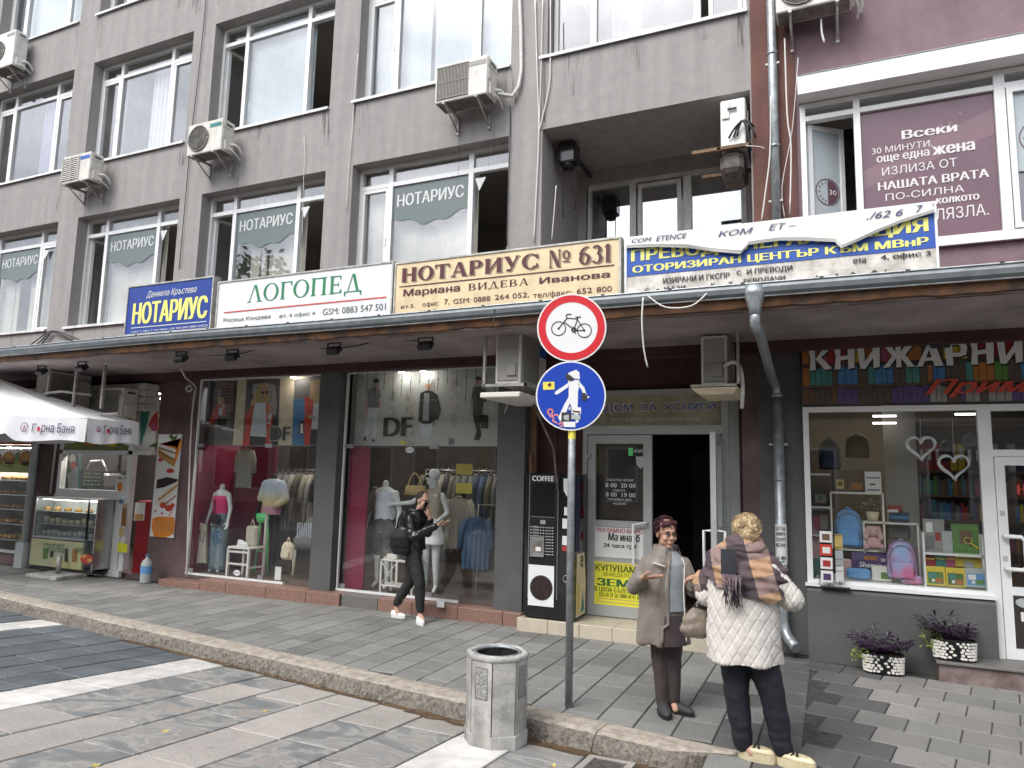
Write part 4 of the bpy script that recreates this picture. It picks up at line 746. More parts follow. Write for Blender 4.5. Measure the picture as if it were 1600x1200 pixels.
# ---------------------------------------------------------------- air conditioners
def ac(kind, label, loc, rotz=0, W_=.8, D_=.28, H_=.55, brk=True, mt='ac_body', grp='air conditioner outdoor units', hoses=True, fancy=0):
    t = thing('air_conditioner', label, 'air conditioner', loc, rotz, grp, local=True)
    w = W_/2; obj('body', MB().rbox(-w, w, -D_, 0, 0, H_, .012), mt, t)
    if kind == 'fan':
        cx, cz, r = -w+.27, H_/2+.0, .225
        f = MB(); f.tube([(cx, -D_-.001, cz), (cx, -D_-.012, cz)], r, 28); obj('fan_opening', f, 'ac_dark', t)
        f = MB()
        for k in range(1, 9): 
            q = r*k/8; f.tube([(cx+q*math.cos(a*.2618), -D_-.018, cz+q*math.sin(a*.2618)) for a in range(25)], .0032 if k < 8 else .009, 4)
        for k in range(12): a = k*.5236; f.tube([(cx+.02*math.cos(a), -D_-.02, cz+.02*math.sin(a)), (cx+r*math.cos(a), -D_-.02, cz+r*math.sin(a))], .003, 4)
        obj('fan_guard', f, 'ac_grille', t)
        f = MB()
        for k in range(3): a = k*2.094; f.add([(cx+.03*math.cos(a), -D_-.013, cz+.03*math.sin(a)), (cx+r*.85*math.cos(a-.45), -D_-.013, cz+r*.85*math.sin(a-.45)), (cx+r*.85*math.cos(a+.45), -D_-.0135, cz+r*.85*math.sin(a+.45))], [(0, 1, 2)])
        obj('fan', f, 'ac_grime', t)
    elif kind == 'slat':
        f = MB(); obj('fan_opening', MB().box(-w+.03, -w+.5, -D_-.004, -D_+.002, .05, H_-.05), 'ac_dark', t)
        for k in range(11): z = .06+k*(H_-.12)/11; f.add([(-w+.02, -D_-.018, z), (-w+.5, -D_-.018, z), (-w+.5, -D_-.003, z+.028), (-w+.02, -D_-.003, z+.028)], [(0, 1, 2, 3)])
        for x in (-w+.02, -w+.255, -w+.49): f.box(x, x+.012, -D_-.022, -D_, .04, H_-.04)
        obj('louvres', f, 'ac_body', t)
    elif kind == 'vert':
        obj('fan_opening', MB().box(-w+.03, -w+.54, -D_-.004, -D_+.002, .05, H_-.04), 'ac_grime', t); f = MB()
        for k in range(22): x = -w+.035+k*.0235; f.box(x, x+.009, -D_-.014, -D_-.002, .05, H_-.04)
        for z in (.05, H_/2, H_-.05): f.box(-w+.03, -w+.545, -D_-.017, -D_-.003, z-.004, z+.004)
        obj('louvres', f, 'ac_grille', t)
    # right end: moulded handle, valve cover
    e = MB(); e.rbox(w-.002, w+.03, -D_+.06, -.03, .02, .2, .01); e.box(w-.002, w+.012, -D_+.03, -.02, H_-.14, H_-.03); e.box(w-.002, w+.01, -D_+.03, -D_+.1, .24, H_-.17)
    obj('valve_cover', e, mt, t); obj('grip_slot', MB().box(w+.008, w+.014, -D_+.08, -.07, H_-.1, H_-.065), 'ac_dark', t)
    f = MB(); f.box(w*.3, w*.95, -D_-.004, -D_+.002, H_-.13, H_-.06); obj('maker_plate', f, 's_mid' if fancy == 1 else ('teal' if fancy == 2 else 'ac_grille'), t)
    if kind == 'fan': obj('rating_plate', MB().box(w*.62, w*.9, -D_-.003, -D_+.001, .05, .12), 'paper', t)
    if brk:
        for s in (-1, 1):
            f = MB(); x = s*w*.62; f.box(x-.018, x+.018, -D_-.03, .13, -.04, -.004); f.box(x-.018, x+.018, .1, .14, -.3, 0); f.tube([(x, -D_+.04, -.03), (x, .12, -.27)], .013, 5); obj('bracket', f, 'bracket', t)
        obj('base_pan', MB().box(-w+.02, w-.02, -D_+.02, -.02, -.004, .003), 'ac_grime', t)
    if hoses:
        f = MB(); f.tube(cv((w+.02, -.1, .14), (w+.14, -.04, .2), (w+.1, .1, .02), 8), .022, 8); f.tube(cv((w+.02, -.13, .08), (w+.1, -.08, .02), (w+.06, .1, -.05), 8), .014, 7); obj('hose', f, 'insulation', t)
    return t
c = onY(118, 268, 8.5)
ac('slat', 'small beige air conditioner with slatted front and blue sticker under the second-row left window', (-12.98, 8.63, 7.24), fancy=1, H_=.55)
ac('fan', 'cream air conditioner with a round black fan guard between two upper windows', (-9.65, 8.63, 7.25), fancy=2, H_=.56)
ac('vert', 'large grimy air conditioner with grey ribbed front below the wide blinded window', (-4.66, 8.66, 7.2), W_=.84, D_=.32, H_=.58, fancy=0)
ac('fan', 'white air conditioner cut by the left edge of the picture at the top', (-15.9, 8.68, 10.25), H_=.8, mt='ac_white')
t = ac('fan', 'air conditioner at the top edge on the mauve wall beside the zinc pipe', (-.02, 8.66, 7.42), H_=.55, W_=.82)
# hose that climbs beside the big unit
q = [(-4.2, 8.6, 7.32), (-4.02, 8.72, 7.3), (-3.93, 8.75, 7.45), (-3.9, 8.76, 7.7), (-3.92, 8.76, 8.3), (-3.97, 8.76, 9.1), (-3.93, 8.76, 10.5)]
tobj('pipe_lagging', MB().tube(q, .026, 8), 'insulation', 'white lagged pipe rising from the large grimy air conditioner up the grey wall', 'pipe', at=q[0])
# unit standing sideways in the recess
t = ac('fan', 'white air conditioner turned sideways on a rusty shelf in the balcony recess', (-1.0, 9.02, 6.02), math.radians(90), W_=.78, D_=.3, H_=.62, brk=False, mt='ac_white', hoses=False)
t.location = (-1.13, 9.1, 6.0)
f = MB(); f.box(-.45, -.39, -.34, .35, -.045, -.004); f.box(.33, .39, -.34, .35, -.045, -.004); f.box(-.45, .39, .0, .04, -.05, -.01); obj('shelf_bracket', f, 'rusty_bracket', t)
f = MB(); f.rbox(-.36, .3, -.26, .02, -.3, -.05, .05); obj('drip_tray', f, 'ac_grime', t)
f = MB()
for q_ in (((-.42, -.2, .12), (-.47, -.28, .5), (-.42, -.42, .05)), ((-.42, -.16, .1), (-.5, -.3, .55), (-.40, -.36, -.1)), ((-.42, -.1, .1), (-.5, -.28, .4), (-.4, -.4, .2))): f.tube(cv(*q_, 8), .012, 6)
obj('hose', f, 'cable_dark', t)
f = MB(); f.rbox(-.412, -.388, -.11, -.02+.0, .37, .58, .004); obj('service_cover', f, 'offwhite', t); obj('grip_slot', MB().box(-.418, -.41, -.2, -.09, .47, .5), 'ac_dark', t)
# units hung under the canopy, narrow end to the street
def under(label, x, y, z, W_=.78, D_=.3, H_=.56, mt='ac_body', tray=True, kind='vert'):
    t = ac(kind, label, (x, y, z), math.radians(90), W_, D_, H_, False, mt, 'air conditioner outdoor units', False)
    w = W_/2; f = MB(); f.rbox(-w-.012, -w+.004, -D_+.03, -.03, .04, H_-.04, .004); f.box(-w-.035, -w-.01, -D_+.05, -D_+.16, .1, .24); obj('service_cover', f, 'ac_grille', t)
    return t
u = under('air conditioner hung under the canopy left of the bakery door behind a white pipe', -12.35, 8.05, 2.9, H_=.58)
t = thing('iron_trellis', 'painted angle-iron frame hanging from the canopy round two air conditioners by the bakery', 'metal frame', (-11.9, 7.9, 2.8))
for x in (-11.98, -11.3, -10.62): f = MB(); f.box(x-.02, x+.02, 7.62, 7.66, 2.8, 3.5); obj('hanger', f, 'bracket', t)
f = MB(); f.box(-12.4, -11.2, 7.62, 7.66, 2.78, 2.81); f.box(-10.64, -10.2, 7.62, 7.66, 2.70, 2.73); f.box(-12.4, -12.36, 7.62, 8.4, 2.78, 2.81); obj('rail', f, 'bracket', t)
ac('vert', 'pale slatted air conditioner at the back of the hanging frame near the bakery pillar', (-11.2, 8.5, 2.72), 0, W_=.62, D_=.3, H_=.5, brk=False, hoses=False)
q = [(-12.2, 7.6, 3.02), (-11.95, 7.6, 3.08), (-11.6, 7.62, 3.1), (-11.25, 7.9, 3.06)]
tobj('pipe_lagging', MB().tube(q, .02, 8), 'insulation', 'thin white pipe crossing the hanging air conditioner frame by the bakery', 'pipe', at=q[0])
u = under('dusty air conditioner hung over the gap beside the coffee machine', -3.52, 7.75, 2.93, W_=.8, D_=.32, H_=.6)
obj('end_grille', MB().box(-.408, -.4, -.27, -.06, .08, .56), 'black_plastic', u); obj('maker_plate', MB().box(.15, .35, -.335, -.324, .4, .52), 's_mid', u)
f = MB(); f.box(-.46, -.43, -.42, .12, -.03, 0); f.box(-.46, -.43, .1, .13, -.03, .68); f.box(-.46, -.43, -.42, -.39, -.03, .0); f.box(.38, .41, -.42, .12, -.03, 0); f.box(.38, .41, .1, .13, -.03, .6); obj('hanging_frame', f, 'bracket', u)
f = MB(); f.rbox(-.5, .55, -.36, .14, -.16, -.1, .01); obj('drip_shelf', f, 'offwhite', u)
f = MB(); f.tube([(.3, -.2, -.16), (.55, -.38, -.7), (.6, -.42, -1.2)], .016, 6); obj('hose', f, 'ac_grime', u)
u = under('air conditioner hung over the right end of the entrance beside the dark pillar', -1.28, 8.3, 2.92, W_=.7, D_=.28, H_=.56)
f = MB(); f.tube(cv((-.38, -.25, .2), (-.45, -.5, .4), (-.3, -.42, -.25), 8), .022, 7); obj('hose', f, 'insulation', u)
f = MB(); f.add([(-.45, -.4, -.03), (-.45, .1, -.03), (.3, .1, -.03), (.3, -.4, -.03), (-.4, -.34, -.1), (-.4, .02, -.1), (.3, .02, -.1), (.3, -.34, -.1)], [(0, 1, 2, 3), (7, 6, 5, 4), (0, 4, 5, 1), (1, 5, 6, 2), (2, 6, 7, 3), (3, 7, 4, 0)]); obj('drip_tray', f, 'cream', u)
f = MB(); f.box(-.45, -.42, -.42, -.39, -.02, .6); f.box(-.45, -.42, -.42, .1, -.02, .005); obj('hanging_frame', f, 'bracket', u)
# ---------------------------------------------------------------- lantern box, cables
t = thing('lantern', 'black box lantern under the ceiling corner of the balcony recess', 'lantern', (-3.42, 9.2, 6.2)); c = onY(889, 245, 9.3)
f = MB(); f.rbox(c.x-.14, c.x+.13, 9.18, 9.42, c.z-.12, c.z+.18, .02); obj('housing', f, 'black_gloss', t); f = MB(); f.loft([(c.x, 9.3, c.z-.2, .07, .07), (c.x, 9.3, c.z-.12, .12, .12)], 8); obj('lower_cap', f, 'black_plastic', t); f = MB(); f.box(c.x-.02, c.x+.02, 9.4, 10.35, c.z+.1, c.z+.14); obj('arm', f, 'dark_metal', t)
f = MB(); f.tube([(c.x-.08, 9.3, c.z-.15), (c.x-.1, 9.35, c.z-.9)], .008, 5); f.tube([(c.x+.08, 9.3, c.z-.15), (c.x+.09, 9.35, c.z-.8)], .008, 5); obj('cord', f, 'cable_dark', t)
def cable(pts, r, mt, label, Y=8.77, grp='loose cables on the walls'):
    P_ = [onY(x, y, Y) if len(q) == 2 else onY(x, y, q[2]) for q in pts for x, y in (q[:2],)]
    sm = []
    for i in range(len(P_)-1):
        a, b = P_[i], P_[i+1]; p0, p3 = P_[max(0, i-1)], P_[min(len(P_)-1, i+2)]
        for k in range(4):
            t_ = k/4; sm.append(.5*((2*a)+(b-p0)*t_+(2*p0-5*a+4*b-p3)*t_**2+(3*a-p0-3*b+p3)*t_**3))
    sm.append(P_[-1]); return tobj('cable', MB().tube(sm, r, 5), mt, label, 'cable', grp, at=P_[-1])
cable([(836, 0), (839, 100), (842, 205), (838, 300), (834, 378)], .011, 'cable_white', 'left one of the pale cables running down the pier beside the balcony recess')
cable([(848, 0), (846, 90), (843, 180), (842, 215)], .008, 'cable_white', 'thin pale cable joining the others at the top left corner of the recess')
cable([(860, 0), (860, 90), (858, 135), (846, 190), (842, 204)], .01, 'cable_white', 'pale cable curving from the sill of the top window to the recess corner')
cable([(850, 90), (850, 190)], .006, 'cable_dark', 'short dark cable below the sill end left of the recess')
cable([(869, 290), (866, 330), (862, 375)], .008, 'cable_white', 'thin pale cable inside the left edge of the recess', Y=8.9)
cable([(322, 0), (312, 100), (298, 220), (288, 330), (280, 420)], .008, 'cable_dark', 'long dark cable down the pier left of the upper open window')
cable([(559, 85), (553, 160), (550, 205), (545, 260), (541, 330)], .006, 'cable_white', 'faint pale cable down the pier left of the big air conditioner')
cable([(475, 215), (477, 250), (475, 262), (472, 380)], .005, 'cable_white', 'thin white wire crossing the middle notary window')
cable([(797, 165), (797, 212), (794, 300), (792, 385)], .008, 'cable_dark', 'dark frayed cable at the right edge of the right-hand notary window')
cable([(1205, 150), (1203, 240), (1196, 300), (1190, 345)], .01, 'cable_white', 'cream cable hanging left of the upper zinc downpipe', Y=8.62)
cable([(1226, 60), (1230, 180), (1236, 230), (1234, 335)], .01, 'cable_white', 'cream cable hanging right of the upper zinc downpipe', Y=8.62)
cable([(1247, 90), (1238, 200), (1222, 290), (1226, 340)], .006, 'cable_white', 'thin cream cable crossing behind the zinc downpipe', Y=8.7)
cable([(1165, 228, 8.6), (1185, 229, 8.6), (1195, 232, 8.62)], .006, 'cable_white', 'short rusty-cream cable from the recess unit to the pilaster')
cable([(1283, 30), (1284, 50), (1288, 66)], .013, 'cable_white', 'short drain hose hanging from the top right air conditioner', Y=8.55)
cable([(1005, 465, 6.78), (1003, 500, 6.76), (1006, 545, 6.8), (1012, 574, 6.85)], .009, 'cable_white', 'white cable end dangling from the gutter above the entrance')
cable([(1013, 463, 6.78), (1040, 480, 6.76), (1080, 478, 6.76), (1105, 458, 6.8)], .008, 'cable_white', 'white wire sagging over the gutter under the torn sign')
cable([(772, 482, 6.78), (772, 502, 6.76), (768, 512, 6.78), (776, 510, 6.8)], .006, 'cable_dark', 'looped dark wire on the gutter under the cream sign')
for k, (a, b, c_) in enumerate((((40, 545), (82, 517), (132, 534)), ((52, 544), (82, 519), (120, 535)), ((60, 544), (84, 518), (112, 536)))):
    cable([a, ((a[0]+b[0])/2, (a[1]+b[1])/2-2), b, ((b[0]+c_[0])/2+2, (b[1]+c_[1])/2-1), c_], .012, 'cable_dark', ('outer', 'middle', 'inner')[k]+' one of three dark cables looping over the canopy edge at far left', Y=8.74)
cable([(282, 575, 7.7), (290, 590, 7.9), (300, 598, 8.4), (306, 605, 8.6)], .014, 'cable_white', 'white cable curling from the soffit to a coil by the first clothing window')
cable([(297, 602, 8.62), (291, 606, 8.62), (294, 612, 8.62), (300, 608, 8.62), (297, 602, 8.62)], .014, 'cable_white', 'small white cable coil beside the first clothing window')
cable([(306, 605, 8.66), (300, 650, 8.66), (296, 740, 8.66), (292, 900, 8.66)], .014, 'cable_white', 'white conduit down the left side of the first clothing window')
cable([(168, 620, 8.6), (176, 650, 8.6), (186, 672, 8.6), (208, 678, 8.6), (215, 660, 8.6)], .012, 'cable_white', 'pale hose hanging in front of the bakery sign behind the parasol')
cable([(796, 610, 8.5), (795, 625, 8.5), (788, 645, 8.5)], .006, 'cable_white', 'thin curved wire hanging under the shelf of the dusty air conditioner')
# ---------------------------------------------------------------- floodlights
sof = 3.5
def flood(px, py, label, Y=7.6):
    p = onZ(px, py, 3.44); t = thing('floodlight', label, 'floodlight', (p.x, p.y, 3.44), 0, 'black floodlights under the canopy'); x, y = p.x, p.y
    R_ = Matrix.Translation((x, y, 3.4)) @ Matrix.Rotation(math.radians(-50), 4, 'X'); obj('housing', MB().rbox(-.09, .09, -.035, .035, -.06, .06, .01).xf(R_), 'black_plastic', t); obj('lens', MB().box(-.07, .07, -.04, -.034, -.045, .045).xf(R_), 'ac_dark', t)
    f = MB(); f.box(x-.1, x-.093, y-.012, y+.012, 3.39, 3.5); f.box(x+.093, x+.1, y-.012, y+.012, 3.39, 3.5); f.box(x-.1, x+.1, y-.012, y+.012, 3.49, 3.5); obj('bracket', f, 'dark_metal', t)
for px, py, lb in ((283, 556, 'floodlight under the canopy right of the bakery pillar'), (363, 553, 'floodlight above the first clothing window'), (522, 543, 'floodlight above the pillar between the clothing windows'), (665, 535, 'floodlight above the middle of the second clothing window'), (65, 577, 'leftmost floodlight under the canopy behind the parasol'), (128, 571, 'floodlight beside the hanging air conditioner frame'), (1468, 530, 'floodlight above the bookshop sign')): flood(px, py, lb)
cable([(300, 556, 7.4), (345, 555, 7.4), (380, 552, 7.3), (420, 541, 7.2), (470, 540, 7.3), (515, 545, 7.4), (560, 540, 7.3), (600, 530, 7.2), (655, 533, 7.3)], .008, 'cable_dark', 'dark cable strung between the floodlights under the canopy')
# ---------------------------------------------------------------- sign boards on the canopy
SY = 6.95
def board(name, label, x0, x1, z0, z1, face, fr='s_frame', fw=.02, legs=True):
    t = thing(name, label, 'sign', ((x0+x1)/2, SY, z0)); obj('panel', MB().box(x0+fw, x1-fw, SY, SY+.1, z0+fw, z1-fw), face, t); f = MB(); frame_rect(f, x0, x1, z0, z1, fw, SY-.012, SY+.115); obj('frame', f, fr, t)
    if legs:
        f = MB(); n = max(2, int((x1-x0)/.8))
        for k in range(n+1): x = x0+.08+(x1-x0-.16)*k/n; f.box(x-.012, x+.012, SY+.02, SY+.045, 3.69, z0); f.tube([(x, SY+.1, z0+.4), (x, SY+.6, 3.69)], .01, 5)
        obj('support', f, 'dark_metal', t)
    return t
YS = SY-.004
t = board('hanging_sign', 'small blue sign with big yellow letters НОТАРИУС, leftmost on the canopy', -9.32, -7.62, 3.77, 4.51, 's_blue')
tpx(t, 'Даниела Кръстева', (228, 468), (308, 446), YS, 's_pale', shear=.35, off=0)
a, b = onY(205.5, 507.5, YS), onY(326, 461, YS)
def slab(s): # condensed slab letters
    vs, fs = serif(s, T=.3, t=.13, S=.1, track=.03); return vs, fs
txt(t, 'НОТАРИУС', a.x, b.x, a.z, b.z, YS, 's_yellow', off=.07)
obj('rule_line', MB().box(a.x, b.x, YS-.001, YS, a.z-.055, a.z-.045), 's_pale', t); tpx(t, 'етаж 7, офис 7, тел./факс: 626 938 GSM: 0889 529220', (205, 521), (324.5, 506.5), YS, 's_pale', off=.02)
t = board('hanging_sign', 'white sign with green letters ЛОГОПЕД over a thin red line', -7.54, -4.71, 3.745, 4.415, 's_white')
a, b = onY(385, 473, YS), onY(566, 425.6, YS); dz = (b.z-a.z)*.2
txt(t, '', a.x, b.x, a.z-dz, b.z, YS, 's_green', vf=serif('ЛОГОПЕД', T=.13, t=.045, S=.25, track=.05))
p, q = onY(350, 488.6, YS), onY(603.6, 464, YS); obj('rule_line', MB().box(p.x, q.x, YS-.001, YS, (p.z+q.z)/2-.008, (p.z+q.z)/2+.008), 's_red', t)
for s, lb, rt_ in (('Росица Кондева', (349, 505), (423, 491)), ('ет. 4 офис 4', (436, 498.5), (492.6, 486)), ('GSM: 0883 547 501', (504, 492.5), (603, 473.5))): tpx(t, s, lb, rt_, YS, 's_grey', off=.005)
t = board('hanging_sign', 'cream sign with maroon letters НОТАРИУС №631 and a flaking lower edge', -4.69, -1.915, 3.715, 4.385, 's_cream')
for s, lb, rt_, sm in (('НОТАРИУС', (626, 441.5), (840.5, 395), ()), ('Nº 631', (857, 419), (954.5, 380), ())):
    a, b = onY(*lb, YS), onY(*rt_, YS); vf = serif(s, T=.2, t=.055, S=.2, track=.05); txt(t, '', a.x+.018, b.x+.018, a.z-.014, b.z-.014, YS+.001, 's_shadow', vf=vf); txt(t, '', a.x, b.x, a.z, b.z, YS-.002, 's_maroon', vf=vf)
p, q = onY(624, 447, YS), onY(960, 415.5, YS); obj('rule_line', MB().box(p.x, q.x, YS-.001, YS, (p.z+q.z)/2-.006, (p.z+q.z)/2+.006), 's_maroon', t)
for s, lb, rt_ in (('Мариана', (630, 466), (719, 443.5)), ('ВИДЕВА', (731, 453.5), (827, 434)), ('Иванова', (842.5, 443.5), (953, 423))):
    if s == 'ВИДЕВА': a, b = onY(*lb, YS), onY(*rt_, YS); txt(t, '', a.x, b.x, a.z-.02, b.z, YS, 's_maroon', vf=serif('ВИДЕВА', T=.15, t=.05, S=.22, track=.07))
    else: tpx(t, s, lb, rt_, YS, 's_maroon', off=.03)
tpx(t, 'ет.5.  офис 7,  GSM: 0888 264 052,  тел/факс: 652 800', (626, 482.5), (956, 447.5), YS, 's_maroon', off=0) if 0 else None
for s, lb, rt_ in (('ет.5.', (626, 482.5), (649, 475)), ('офис', (660, 481), (685, 470)), ('7,', (694, 477), (702, 467)), ('GSM: 0888', (708, 475), (766, 462)), ('264 052,', (773, 470), (827, 456)), ('тел/факс:', (833, 468), (894, 452)), ('652', (901, 459.5), (925, 449)), ('800', (932, 457), (956, 446.5))): tpx(t, s, lb, rt_, YS, 's_maroon', off=.005)
mb = MB()
for k in range(34): x = rnd.uniform(-4.65, -1.95); h = rnd.uniform(.01, .045); w_ = rnd.uniform(.02, .09); mb.plate([(x, 3.737), (x+w_, 3.737), (x+w_*.7, 3.737+h*.6), (x+w_*.4, 3.737+h), (x+w_*.2, 3.737+h*.5)], YS-.003, YS)
obj('flaked_patch', mb, 'inner_dark', t, kind='stuff')
t = board('hanging_sign', 'torn long sign, white sheet peeling off blue lettering ПРЕВОДИ ЛЕГАЛИЗАЦИЯ, rightmost on the canopy', -1.875, .915, 3.725, 4.365, 's_dirty', 's_white')
x0, x1 = -1.855, .895
obj('blue_band', MB().box(x0, x1, YS-.001, YS+.002, 3.945, 4.26), 's_mid', t)
YB = YS-.004
def rect(s, lb, rt_, mt, **k): a, b = onY(*lb, YB), onY(*rt_, YB); txt(t, s, a.x, b.x, a.z, b.z, YB, mt, **k)
a, b = onY(986, 414, YB).x, onY(1450, 340, YB).x; txt(t, 'ПРЕВОДИ ЛЕГАЛИЗАЦИЯ', a, b, 4.075, 4.225, YB, 's_yellow', off=.05)
a, b = onY(988, 430, YB).x, onY(1451, 372, YB).x; txt(t, 'ОТОРИЗИРАН ЦЕНТЪР КЪМ МВнР', a, b, 3.963, 4.05, YB, 's_yellow', off=.05)
for s, lb, rt_ in (('ета', (1333, 412), (1353, 403)), ('4, офис 3', (1376, 408), (1454, 391)), ('ИЗИРАНИ И ГКСПР', (1036, 443), (1140, 425)), ('С', (1151, 430), (1158, 422)), ('И ПРЕВОДИ', (1167, 430), (1238, 414)), ('С', (1008, 458), (1014, 450)), ('И ЕЗИ', (1038, 454), (1071, 445)), ('К', (1111, 449), (1117, 441)), ('К', (1139, 447), (1145, 439)), ('РЕВОДАЧИ', (1162, 444), (1227, 430))): rect(s, lb, rt_, 's_black', off=.03)
mb = MB(); low = [onY(*p_, YB) for p_ in ((979, 389), (1030, 388), (1076, 390), (1110, 394), (1158, 399), (1166, 390), (1169, 385), (1195, 381), (1219, 378), (1262, 378), (1305, 380), (1310, 386), (1314, 390), (1335, 382), (1369, 366), (1410, 349), (1458, 334))]
n = len(low); vs = []
for k, p_ in enumerate(low):
    out = .035+.05*abs(noise.noise(Vector((k*.8, 0, 0)))); vs += [(p_.x, YB-.004, 4.345), (p_.x, YB-.008, p_.z+.03), (p_.x, YB-out, p_.z), (p_.x+.01, YB-out*1.3, p_.z+.03), (p_.x+.01, YB-out*.8, p_.z+.045)]
mb.add(vs, [(5*k+j+1, 5*(k+1)+j+1, 5*(k+1)+j, 5*k+j) for k in range(n-1) for j in range(4)], 0, False); sh = obj('peeling_sheet', mb, 'sheet', t)
YB2 = YB-.012
for s, lb, rt_, sh_ in (('COM', (987, 380), (1018, 370), .25), ('ETENCE', (1025, 377), (1073, 363.5), .25), ('КОМ', (1122, 370), (1177, 355), .3), ('ЕТ –', (1201, 360), (1243, 346), .3), ('./62 6', (1354, 343), (1411, 326), .3), ('7', (1431, 333), (1442, 320), .3)): a, b = onY(*lb, YB2), onY(*rt_, YB2); txt(t, s, a.x, b.x, a.z, b.z, YB2, 's_navy', shear=sh_, off=.01)
mb = MB()
for k in range(26): x = rnd.uniform(-1.8, .6); h = rnd.uniform(.01, .05); w_ = rnd.uniform(.02, .12); mb.plate([(x, 3.747), (x+w_, 3.747), (x+w_*.7, 3.747+h*.5), (x+w_*.4, 3.747+h), (x+w_*.2, 3.747+h*.5)], YS-.006, YS)
obj('flaked_patch', mb, 'inner_dark', t, kind='stuff')
# ---------------------------------------------------------------- traffic signs on their pole
PX, PY = -2.05, 5.86
t = thing('sign_post', 'slim grey steel post standing in the pavement just behind the kerb', 'post', (PX, PY, 0)); f = MB(); f.tube([(PX, PY, -.05), (PX+.0, PY, 3.42)], .032, 16); obj('post', f, 'zinc', t); f = MB(); f.tube([(PX, PY, 2.33), (PX, PY, 2.38)], .034, 16); obj('dark_tape', f, 'inner_dark', t); f = MB(); f.tube([(PX, PY, 2.22), (PX, PY, 2.3)], .0335, 16, caps=False); obj('yellow_sticker', f, 'stk_yellow', t)
FA = math.radians(17)   # the discs are turned a little towards the camera
def disc(label, cz, parts, r=.305, cat='traffic sign'):
    R_ = Matrix.Translation((PX, PY-.045, cz)) @ Matrix.Rotation(FA, 4, 'Z'); t = thing('traffic_sign', label, cat, (PX, PY-.045, cz))
    f = MB(); f.tube([(0, .0, 0), (0, .004, 0)], r, 48); f.tube([(0, .002, 0), (0, .02, 0)], [r, r*.985], 48, caps=False); obj('disc', f.xf(R_), 't_white', t)
    f = MB(); f.box(-.06, .06, .01, .05, -.15, -.12); f.box(-.06, .06, .01, .05, .12, .15); obj('clamp', f.xf(R_), 'zinc', t)
    return t, R_
def ring(r0, r1, y, n=56): 
    f = MB()
    for k in range(n): a, b = 6.28319*k/n, 6.28319*(k+1)/n; f.quad((r0*math.cos(a), y, r0*math.sin(a)), (r1*math.cos(a), y, r1*math.sin(a)), (r1*math.cos(b), y, r1*math.sin(b)), (r0*math.cos(b), y, r0*math.sin(b)))
    return f
def strokes(f, pts, w, y):
    pts = [Vector((p[0], 0, p[1])) for p in pts]
    for a, b in zip(pts, pts[1:]): d = (b-a).normalized(); n_ = Vector((-d.z, 0, d.x))*w/2; e = d*w*.3; f.quad(*[v+Vector((0, y, 0)) for v in (a-n_-e, b-n_+e, b+n_+e, a+n_-e)])
t, R_ = disc('round white traffic sign with red rim and black bicycle', 3.2, None)
obj('red_rim', ring(.228, .292, -.002).xf(R_), 't_red', t)
f = MB(); u = .305/265; bx = lambda x, y: ((x-487)*u, (263-y)*u)
for c_, rr in ((bx(388, 271), 50*u), (bx(585, 287), 50*u)):
    g_ = ring(rr, rr+7*u, -.003, 32); g_.move(c_[0], 0, c_[1]); f.add(g_.v, g_.f)
    g_ = ring(0.001, 9*u, -.003, 12); g_.move(c_[0], 0, c_[1]); f.add(g_.v, g_.f)
g_ = ring(9*u, 21*u, -.003, 20); c_ = bx(506, 282); g_.move(c_[0], 0, c_[1]); f.add(g_.v, g_.f)
for a, w_ in (([(388, 271), (440, 205), (453, 190), (443, 172), (452, 160), (484, 160)], 8), ([(453, 190), (532, 196)], 7), ([(432, 222), (500, 275)], 8), ([(532, 196), (506, 282)], 7), ([(528, 195), (585, 287)], 7), ([(506, 287), (585, 287)], 7), ([(520, 182), (556, 182)], 9), ([(536, 185), (532, 200)], 6), ([(498, 255), (506, 270)], 7), ([(510, 298), (518, 312)], 7)): strokes(f, [bx(*p_) for p_ in a], w_*u, -.0035)
obj('bicycle_print', f.xf(R_), 's_black', t)
t, R_ = disc('round blue traffic sign with a white walking figure half covered in stickers', 2.595, None)
obj('blue_field', ring(.0005, .292, -.002).xf(R_), 't_blue', t)
bx = lambda x, y: ((x-477)*u, (792-y)*u)
poly = lambda f, pts, y: f.poly([(p_[0], y, p_[1]) for p_ in [bx(*q_) for q_ in pts]][::-1])
f = MB()
for pts in ([(455, 672), (540, 672), (545, 700), (532, 760), (530, 900), (540, 990), (520, 1000), (500, 900), (470, 850), (440, 930), (400, 990), (385, 960), (430, 860), (462, 800), (462, 730)], [(462, 690), (455, 730), (375, 785), (355, 780), (360, 762), (430, 715)], [(538, 680), (580, 730), (598, 790), (620, 800), (605, 812), (580, 800), (558, 745), (530, 710)], [(500, 660), (545, 665), (540, 610), (515, 600), (480, 610), (450, 625), (470, 650)]): poly(f, pts, -.004)
obj('figure_print', f.xf(R_), 't_white', t)
